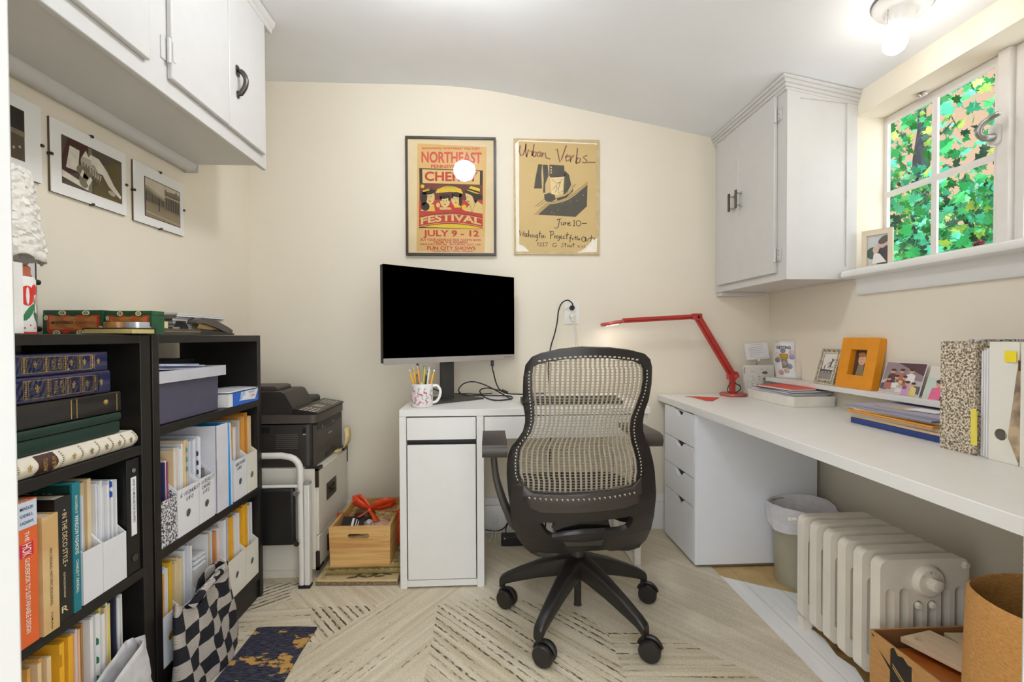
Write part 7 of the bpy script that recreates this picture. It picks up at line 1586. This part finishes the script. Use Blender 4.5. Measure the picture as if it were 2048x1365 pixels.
leaning('small silver ornate frame with a black and white beach photograph', 'silver_frame', 'picture frame', 1.948, 2.066, .165, 1.50, 1.545, .012, parts_silver)
def parts_orange(t, w, h):
    om = M('frame_orange', (226, 146, 24), .45, var=.05)
    b = B(); b.slab([(0, 0), (w, 0), (w, h), (0, h)], [[(.055, .055), (w-.052, .055), (w-.052, h-.05), (.055, h-.05)]], (0, .032, 0), XP, ZP, .03, om); b.build('frame', t, local=True, bev=.004, seg=3)
    b = B(); o = (0, .026, 0); q = lambda pts, m, l: b.flat([(.05+x*(w-.095), .05+y*(h-.095)) for x, y in pts], o, XP, ZP, m, .0004*l)
    b.box(.04, w-.04, .0265, .031, .04, h-.04, M('frame_back_dark', (64, 50, 44), .6))
    q([(0, 0), (1, 0), (1, 1), (0, 1)], M('portrait_dark', (84, 64, 56), .4), 1); q(ell(.45, .62, .2, .2), M('portrait_skin', (226, 176, 146), .4), 2); q(ell(.42, .80, .2, .08), M('portrait_hair', (170, 120, 76), .4), 3); q([(.2, .0), (.62, .0), (.6, .44), (.3, .46)], M('portrait_olive', (140, 128, 100), .4), 2); q([(.62, .1), (.95, .06), (.9, .5), (.72, .52)], M('portrait_white', (222, 214, 212), .4), 3); q(ell(.82, .60, .12, .12), M('portrait_brown', (70, 46, 40), .4), 3); q(ell(.86, .80, .1, .14), M('portrait_blush', (196, 150, 130), .4), 2)
    for ex in (.38, .50): q(ell(ex, .64, .022, .014, 8), M('portrait_dark', (84, 64, 56)), 4)
    q(ell(.45, .53, .05, .014, 8), M('portrait_lip', (184, 100, 92), .4), 4); b.build('photo', t, local=True, smooth=0)
leaning('chunky orange frame with a family portrait on the ledge', 'orange_frame', 'picture frame', 1.738, 1.928, .212, 1.494, 1.532, .03, parts_orange)
skin = M('snap_skin', (216, 164, 136), .35); SN = {k: M('snap_'+k, c_, .35) for k, c_ in dict(mauve=(150, 132, 138), plum=(88, 56, 66), stone=(196, 184, 178), slate=(84, 86, 100), white=(232, 228, 228), red=(176, 108, 96), lilac=(206, 150, 206), yellow=(228, 206, 130), pink=(226, 110, 150), sea=(196, 210, 200), navy=(74, 76, 92), hair=(72, 48, 42), sand=(222, 214, 202)).items()}
def person_patch(q, x, y, s, top, hair, l=3):
    q(ell(x, y, .05*s, .055*s, 10), skin, l+1); q(ell(x, y+.035*s, .052*s, .035*s, 10), SN[hair], l+2); q([(x-.09*s, y-.30*s), (x+.09*s, y-.30*s), (x+.08*s, y-.09*s), (x, y-.05*s), (x-.08*s, y-.09*s)], SN[top], l)
def parts_group(t, w, h):
    b = B(); b.box(0, w, .0005, .0025, 0, h, SN['white']); q = lambda pts, m, l: b.flat([(x*w, y*h) for x, y in pts], (0, 0, 0), XP, ZP, m, .0003*l)
    q([(.015, .02), (.985, .02), (.985, .98), (.015, .98)], SN['mauve'], 0); q([(.3, .98), (.985, .62), (.985, .98)], SN['plum'], 1); q([(.015, .4), (.3, .5), (.985, .45), (.985, .02), (.015, .02)], SN['stone'], 1); q([(.015, .3), (.2, .34), (.18, .1), (.015, .12)], SN['slate'], 2); q([(.8, .3), (.985, .3), (.985, .06), (.8, .1)], SN['slate'], 2)
    for a in ((.25, .70, 1.2, 'plum', 'hair'), (.47, .72, 1.2, 'red', 'hair'), (.70, .74, 1.3, 'white', 'hair'), (.38, .52, 1.1, 'white', 'hair'), (.58, .52, 1.1, 'red', 'hair'), (.50, .36, 1.0, 'sand', 'yellow'), (.68, .36, 1.2, 'lilac', 'hair'), (.82, .34, 1.1, 'yellow', 'hair'), (.20, .46, 1.1, 'red', 'hair')): person_patch(q, *a)
    b.build('print', t, local=True, smooth=0)
leaning('colour photograph of a group of people leaning on the ledge', 'group_photo', 'photo', 1.545, 1.712, .122, 1.502, 1.54, .002, parts_group, 'unframed photographs on the ledge')
def parts_couple(t, w, h):
    b = B(); b.box(0, w, .0005, .0025, 0, h, SN['white']); q = lambda pts, m, l: b.flat([(x*w, y*h) for x, y in pts], (0, 0, 0), XP, ZP, m, .0003*l)
    q([(.015, .02), (.985, .02), (.985, .98), (.015, .98)], SN['sand'], 0); q([(.015, .02), (.985, .02), (.985, .6), (.015, .66)], SN['sea'], 1); person_patch(q, .30, .48, 1.8, 'pink', 'hair'); person_patch(q, .55, .58, 2.0, 'navy', 'hair'); person_patch(q, .8, .5, 1.7, 'white', 'hair'); b.build('print', t, local=True, smooth=0)
leaning('colour photograph of two people, partly behind the speckled file', 'couple_photo', 'photo', 1.365, 1.532, .115, 1.502, 1.54, .002, parts_couple, 'unframed photographs on the ledge')

# photo frame on the window sill
X = Matrix(((.52, .854, 0, 1.568), (-.854, .52, 0, 1.875), (0, 0, 1, 1.3275), (0, 0, 0, 1)))
t = T('sill_photo_frame', 'small pale wooden photo frame standing on the window sill', 'picture frame', mtx=X)
b = B(); w, h = .105, .16; b.slab([(0, 0), (w, 0), (w, h), (0, h)], [[(.018, .016), (w-.016, .016), (w-.016, h-.022), (.018, h-.022)]], (0, .012, 0), XP, ZP, .014, M('frame_birch', (216, 200, 176), .6, var=.05)); b.build('frame', t, local=True, bev=.002)
b = B(); q = lambda pts, m, l: b.flat([(.016+x*(w-.03), .014+y*(h-.034)) for x, y in pts], (0, .006, 0), XP, ZP, m, .0004*l)
q([(0, 0), (1, 0), (1, 1), (0, 1)], M('snap_grey', (196, 198, 198), .4), 0); q(ell(.70, .70, .2, .16), M('snap_face', (206, 176, 160), .4), 2); q(ell(.78, .80, .26, .12, 14, .3), M('snap_brown', (92, 78, 70), .4), 3); q(ell(.30, .40, .32, .2), M('snap_green', (72, 92, 84), .4), 1); q([(.45, .02), (1, .02), (1, .6), (.6, .6)], M('snap_charcoal', (70, 68, 68), .4), 1); q(ell(.42, .50, .14, .12), M('snap_face', (206, 176, 160)), 4); q([(.25, .05), (.9, .08), (.6, .36), (.34, .42)], M('snap_linen', (228, 222, 216), .4), 3); b.build('photo', t, local=True, smooth=0)
b = B(); b.box(.02, .085, .012, .05, 0, .006, M('frame_birch', (216, 200, 176))); b.box(.01, w-.01, .0065, .012, .01, h-.01, M('hardboard', (96, 78, 58))); b.build('strut', t, local=True)
b = B(); mg = M('glass_maroon', (110, 20, 34), .15)
b.lathe([(0, 0), (.010, .001), (.013, .010), (.011, .02), (.004, .025), (0, .026)], (1.70, 1.53, 1.339), mg, n=16)
for a in (-.9, 0, .9): b.lathe([(0, 0), (.009, .008), (.006, .02), (0, .026)], (1.70, 1.53, 1.362), mg, (.2*math.cos(a), math.sin(a), .5), 10)
tag(b.build('glass_ornament', smooth=60), 'tiny maroon glass ornament at the foot of the window pane', 'ornament')

# magazine files at the near end of the worktop
def sidefile(label, y0, y1, m, x0, x1, hole, h=.30, mm=None):
    """file turned so its tall spine looks over the worktop edge"""
    t = T('magazine_file', label, 'magazine file', ((x0+x1)/2, (y0+y1)/2, .7345), group='magazine files on the worktop'); z0 = .7345; th = .003
    b = B(); b.slab([(-y1, z0), (-y0, z0), (-y0, z0+h), (-y1, z0+h)], [circ(24, .0145, 0, -(y0+y1)/2-.006, z0+.068)] if hole else [], (x0+th, 0, 0), -YP, ZP, th, m); b.build('spine_panel', t, smooth=30)
    sd = [(x0+th, z0), (x1, z0), (x1, z0+.12), (x0+.14, z0+h*.9), (x0+.12, z0+h), (x0+th, z0+h)]
    for y in (y0, y1-th): b = B(); b.slab(sd, [], (0, y+th, 0), XP, ZP, th, m); b.build('side_panel', t, smooth=0)
    b = B(); b.box(x0+th, x1, y0+th, y1-th, z0, z0+th, m); b.build('bottom_panel', t); return t
sidefile('speckled stone coloured magazine file beside the folder stack', 1.152, 1.246, speck_w, 1.277, 1.50, False)
sidefile('white magazine file with a round hole beside the speckled one', 1.052, 1.119, fwc, 1.278, 1.50, True)
sidefile('white magazine file cut off by the right edge of the picture', .955, 1.044, fwc, 1.272, 1.50, True)
for k in range(3):
    y = 1.122+.0095*k; b = B(); b.box(1.282+.004*k, 1.49, y, y+.008, .735, 1.018-.004*k, M('folder_greyish', (208, 202, 204), .6, var=.03)); b.box(1.2805+.004*k, 1.48, y+.002, y+.0055, .737, 1.014-.004*k, paper)
    tag(b.build('folder', smooth=0), 'pale grey folder pressed between the speckled file and the holed file', 'folder', 'grey folders between the files')
b = B(); b.box(1.275, 1.2765, 1.145, 1.1605, .762, .852, M('sticky_yellow', (236, 220, 92), .7)); b.box(1.2735, 1.2745, 1.146, 1.158, .80, .858, M('sticky_yellow', (236, 220, 92))); tag(b.build('sticky_tabs', smooth=0), 'yellow sticky tabs hanging from the speckled magazine file', 'sticky notes')
b = B(); b.box(1.2745, 1.2758, 1.056, 1.082, .985, 1.012, M('sticky_bright', (246, 222, 40), .7)); tag(b.build('sticky_note', smooth=0), 'bright yellow sticky note near the top of the holed file', 'sticky note')
b = B(); b.flat([(-1.050, .745), (-1.0445, .745), (-1.0445, 1.02), (-1.054, .96), (-1.06, .90), (-1.072, .80)], (1.2745, 0, 0), -YP, ZP, M2('clipping', (196, 172, 140), (120, 100, 84), scale=20, lo=.4, hi=.62), .0006)
b.flat([(-1.050, .965), (-1.0445, .965), (-1.0445, .99), (-1.051, .99)], (1.274, 0, 0), -YP, ZP, M('clip_brown', (86, 54, 46), .6), .0006); tag(b.build('clipping', solid=.0006, smooth=0), 'narrow brown picture clipping tucked beside the holed file', 'clipping')
b = B()
for y in (1.062, 1.076, 1.09): b.box(1.30, 1.48, y, y+.01, .739, .98, manila)
tag(b.build('index_cards', smooth=0), 'manila cards inside the white holed magazine file', 'cards')
b = B(); b.box(1.30, 1.49, 1.16, 1.238, .74, 1.032, M('brochure_grey', (186, 180, 190), .6)); b.box(1.31, 1.48, 1.162, 1.20, .741, 1.04, speck); tag(b.build('catalogue', smooth=0), 'grey catalogues standing in the speckled stone coloured file', 'catalogue')

# ================================================================== waste bin, radiator, box and basket under the worktop
t = T('waste_bin', 'khaki waste bin with a clear white liner beside the radiator', 'bin', (1.335, 1.905, -.005))
b = B(); c = (1.335, 1.905, -.0048); b.lathe([(0, 0), (.098, 0), (.100, .004), (.112, .25), (.122, .325), (.119, .325), (.109, .25), (.096, .006), (0, .006)], c, M('bin_khaki', (166, 160, 138), .4, var=.03), n=40); b.build('body', t, smooth=50)
lin_m = bpy.data.materials.new('bin_liner'); lin_m.use_nodes = True; n_ = lin_m.node_tree; n_.nodes.clear(); o_ = n_.nodes.new('ShaderNodeOutputMaterial'); mx_ = n_.nodes.new('ShaderNodeMixShader'); tr_ = n_.nodes.new('ShaderNodeBsdfTransparent'); pr_ = n_.nodes.new('ShaderNodeBsdfPrincipled'); pr_.inputs['Base Color'].default_value = lin((232, 230, 234)); pr_.inputs['Roughness'].default_value = .3
nz_ = n_.nodes.new('ShaderNodeTexNoise'); nz_.inputs['Scale'].default_value = 14; mrr = n_.nodes.new('ShaderNodeMapRange'); mrr.inputs['To Min'].default_value = .72; mrr.inputs['To Max'].default_value = .95; n_.links.new(nz_.outputs['Fac'], mrr.inputs['Value']); n_.links.new(mrr.outputs[0], mx_.inputs[0]); n_.links.new(tr_.outputs[0], mx_.inputs[1]); n_.links.new(pr_.outputs[0], mx_.inputs[2]); n_.links.new(mx_.outputs[0], o_.inputs[0])
b = B(); vs = []; fs = []; N = 56; g = random.Random(6); prof = [(.096, .20), (.104, .27), (.115, .322), (.127, .338), (.133, .333), (.134, .318), (.132, .30), (.130, .285), (.127, .265)]
for i, (r_, h_) in enumerate(prof):
    for k in range(N):
        a = 2*math.pi*k/N; dr = .0022*math.sin(a*7+i*.4)+.0018*math.sin(a*13-i*.3)
        dz = 0 if i < 3 else (-.03*max(0, math.sin(a*1.0-2.2))*((i-3)/5) + .008*math.sin(a*3+1)*((i-2)/6))
        vs.append((c[0]+(r_+dr*(1 if i != 2 else .2))*math.cos(a), c[1]+(r_+dr)*math.sin(a), c[2]+h_+dz+.008*math.sin(a*2+.5)))
for i in range(len(prof)-1):
    for k in range(N): fs.append((i*N+k, i*N+(k+1) % N, (i+1)*N+(k+1) % N, (i+1)*N+k))
b.add(vs, fs, lin_m); b.tube(smooth_path([(1.40, 1.79, .318), (1.39, 1.775, .325), (1.375, 1.76, .318), (1.37, 1.75, .322)]), .005, lin_m, 7); b.build('liner', t, smooth=70)
b = B(); g = random.Random(14)
for k in range(7):
    a = g.uniform(0, 6.28); r_ = g.uniform(.0, .06); p = Vector((c[0]+r_*math.cos(a), c[1]+r_*math.sin(a), .24+g.uniform(0, .02)))
    b.lathe([(0, -.02), (.02, -.012), (.028, 0), (.018, .014), (0, .02)], p, [paper, M('scrap_red', (176, 70, 54), .7), M('scrap_tan', (180, 150, 110), .7)][k % 3], (math.cos(a), math.sin(a), .6), 7)
b.lathe([(0, .05), (.085, .05), (.092, .20), (.0, .225)], c, M('scrap_tan', (180, 150, 110)), n=16)
tag(b.build('waste_paper', smooth=0), 'crumpled paper scraps inside the khaki bin', 'waste paper', kind='stuff')

rad_m = M('radiator_enamel', (234, 226, 213), .38, var=.04, vs=12, bump=.05, bs=50)
t = T('radiator', 'cream cast iron radiator of six sections under the worktop', 'radiator', (1.255, 1.43, -.005))
xa_, xb_ = 1.122, 1.392
for i in range(6):
    y = 1.262+.0645*i; endp = i in (0, 5)
    o = rrect(xa_, xb_, .032, .405, .026, 5); holes = []
    nh = 6; pit = (xb_-xa_-.018)/nh
    for k in range(nh):
        cx = xa_+.009+pit*(k+.5); zt_ = .322 if k not in (2, 3) else .285
        holes.append(rrect(cx-.0135, cx+.0135, .085, zt_, .0134, 5))
    b = B(); b.slab(o, holes, (0, y+.038, 0), XP, ZP, .034, rad_m)
    if endp:
        for x in (xa_+.018, xb_-.018): b.slab([(x-.017, .034), (x+.017, .034), (x+.014, -.0045), (x-.014, -.0045)], [], (0, y+.036, 0), XP, ZP, .030, rad_m)
    b.build('section', t, bev=.006, seg=3, smooth=50)
for z in (.350, .06):
    b = B(); b.cyl(((xa_+xb_)/2, 1.270, z), ((xa_+xb_)/2, 1.612, z), .030, rad_m, n=24); b.build('hub', t)
b = B(); hc_ = ((xa_+xb_)/2+.005, 1.266, .343); b.lathe([(0, 0), (.046, 0), (.043, .012), (.038, .017), (0, .018)], hc_, rad_m, (0, -1, 0), 32); b.lathe([(.019, .0), (.019, .036), (.016, .038), (0, .038)], hc_, rad_m, (0, -1, 0), 6); b.build('plug', t, bev=.0015)
for k, (ch_, a) in enumerate((('A', 140), ('I', 95), ('R', 68), ('C', 44), ('O', 22))): 
    b = B(); p = (hc_[0]+.031*math.cos(R(a))-.004, hc_[1]-.0172, hc_[2]+.031*math.sin(R(a))-.004); b.text(ch_, p, XP, ZP, .007, .008, M('cast_letter', (196, 184, 168), .4), .0006); b.build('cast_letter', t)
for x, z in (((xa_+xb_)/2-.021, .272), ((xa_+xb_)/2+.022, .272), (xb_-.014, .385)):
    b = B(); b.lathe([(0, 0), (.011, 0), (.011, .006), (.008, .010), (0, .011)], (x, 1.267, z), rad_m, (0, -1, 0), 6); b.build('bolt', t)
b = B(); b.cyl(((xa_+xb_)/2-.02, 1.262, .19), ((xa_+xb_)/2+.012, 1.262, .185), .003, rad_m, n=8); b.lathe([(0, 0), (.009, 0), (.009, .008), (0, .009)], ((xa_+xb_)/2+.012, 1.262, .185), rad_m, (0, -1, 0), 12); b.build('tie_rod', t)
b = B(); b.tube([(1.115, 1.624, .385), (1.098, 1.624, .385)], .006, rad_m, 10); b.lathe([(0, 0), (.007, .002), (.007, .007), (0, .009)], (1.098, 1.624, .385), rad_m, (-1, 0, 0), 10); b.build('valve', t)

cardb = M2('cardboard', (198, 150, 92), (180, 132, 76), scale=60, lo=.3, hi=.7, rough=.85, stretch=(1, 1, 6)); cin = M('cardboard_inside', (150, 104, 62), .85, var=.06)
t = T('cardboard_box', 'open cardboard box with torn black printed tape before the radiator', 'box', (1.2, 1.08, -.005))
z0, z1 = -.0045, .233; x0, x1, y0, y1 = 1.06, 1.345, .965, 1.228; th = .004
b = B()
for a in ((x0, x0+th, y0, y1), (x1-th, x1, y0, y1), (x0+th, x1-th, y0, y0+th), (x0+th, x1-th, y1-th, y1)): b.box(a[0], a[1], a[2], a[3], z0, z1, cardb)
b.box(x0+th, x1-th, y0+th, y1-th, z0, z0+th, cardb)
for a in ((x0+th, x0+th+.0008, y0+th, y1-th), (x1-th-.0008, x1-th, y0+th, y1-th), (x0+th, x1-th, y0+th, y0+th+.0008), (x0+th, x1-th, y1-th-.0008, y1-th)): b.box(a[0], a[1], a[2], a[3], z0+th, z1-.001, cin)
b.build('body', t)
b = B(); bk = M('tape_black', (34, 30, 28), .35); F = lambda pts, m, l: b.flat([(-y, z) for y, z in pts], (x0, 0, 0), -YP, ZP, m, .0004*l)
F([(1.162, .222), (1.152, .232), (1.140, .218), (1.125, .224), (1.11, .214), (1.10, .216), (1.10, .10), (1.10, .02), (1.13, .05), (1.14, .10), (1.163, .125)], bk, 1)
F([(1.200, .196), (1.163, .176), (1.160, .163), (1.165, .166)], bk, 1); F([(1.222, .226), (1.214, .224), (1.215, .219), (1.221, .221)], bk, 1)
F(ell(1.130, .128, .0125, .0155, 20), M('tape_print', (206, 166, 104), .6), 2); F([(1.134, .135), (1.134, .120), (1.123, .1275)], bk, 3)
for k in range(2): F([(1.155, .188-.008*k), (1.112, .158-.008*k), (1.112, .154-.008*k), (1.155, .184-.008*k)], M('tape_print', (206, 166, 104)), 2)
F([(1.098, .20), (1.096, .21), (1.09, .02), (1.096, .02)], M('tape_print', (206, 166, 104)), 2); b.build('printed_tape', t, smooth=0)
blk = M2('board_orange', (178, 98, 36), (150, 76, 24), scale=6, lo=.3, hi=.7, rough=.4, stretch=(1, 1, 1)); pale = M2('board_pale', (226, 200, 168), (212, 182, 148), scale=8, lo=.3, hi=.7, rough=.5, stretch=(6, 1, 1))
def hole_board(label, X, w, l, m, hx, hy, th=.012):
    b = B(X); b.slab(rrect(-w/2, w/2, -l/2, l/2, .002, 2), [circ(16, .008, 0, hx, hy)], (0, 0, 0), XP, YP, th, m); tag(b.build('wooden_board', bev=.001, smooth=30), label, 'board', 'boards in the cardboard box')
hole_board('orange brown wooden board lying in the cardboard box', Matrix.Translation((1.155, 1.085, .200)) @ Matrix.Rotation(R(-8), 4, 'X') @ Matrix.Rotation(R(2), 4, 'Y'), .165, .22, blk, -.03, -.07)
hole_board('pale wooden board with a hole lying across the orange one', Matrix.Translation((1.192, 1.10, .228)) @ Matrix.Rotation(R(12), 4, 'Z') @ Matrix.Rotation(R(-5), 4, 'X'), .110, .215, pale, -.02, .085)
hole_board('cream wooden board at the back of the cardboard box', Matrix.Translation((1.293, 1.10, .212)) @ Matrix.Rotation(R(-3), 4, 'Z'), .075, .225, M('board_cream', (226, 206, 172), .5), .02, .09)
b = B(); b.box(1.07, 1.33, .975, 1.218, .002, .165, M('packing_dark', (96, 64, 36), .8)); tag(b.build('packing_block', smooth=0), 'brown packing carton inside the cardboard box under the boards', 'carton')

burl = M2('burlap', (206, 154, 88), (176, 122, 62), scale=130, lo=.3, hi=.7, rough=.95, stretch=(1, 1, 4), bump=.3)
t = T('burlap_basket', 'tall tan fabric basket at the right edge before the cardboard box', 'basket', (1.075, .79, -.005))
b = B(); c = (1.075, .785, .0016); vs = []; fs = []; N = 48; g = random.Random(15)
prof = [(.0, 0), (.150, 0), (.156, .01), (.154, .2), (.150, .4), (.148, .515), (.146, .541), (.142, .545), (.139, .541), (.140, .515), (.142, .4), (.146, .2), (.146, .012), (0, .01)]
for r_, h_ in prof:
    for k in range(N):
        a = 2*math.pi*k/N; w_ = 1+.012*math.sin(a*3+h_*5)+.008*math.sin(a*7+h_*9); vs.append((c[0]+r_*w_*math.cos(a), c[1]+r_*w_*math.sin(a), c[2]+h_+(.006*math.sin(a*2+1) if h_ > .48 else 0)))
for i in range(len(prof)-1):
    for k in range(N): fs.append((i*N+k, i*N+(k+1) % N, (i+1)*N+(k+1) % N, (i+1)*N+k))
b.add(vs, fs, burl); b.build('body', t, smooth=60)
X = Matrix.Translation((1.105, .80, .42)) @ Matrix.Rotation(R(25), 4, 'Z') @ Matrix.Rotation(R(20), 4, 'Y')
t = T('black_case', 'black case lying inside the tan fabric basket', 'case', mtx=X)
b = B(); b.slab(rrect(-.075, .06, -.06, .06, .015, 4), [], (0, 0, 0), XP, YP, .07, black); b.build('case', t, local=True, bev=.006)
b = B(); b.tube([(-.03, -.061, .04), (-.03, -.066, .045), (.03, -.066, .045), (.03, -.061, .04)], .003, pewter, 8); b.build('handle', t, local=True)
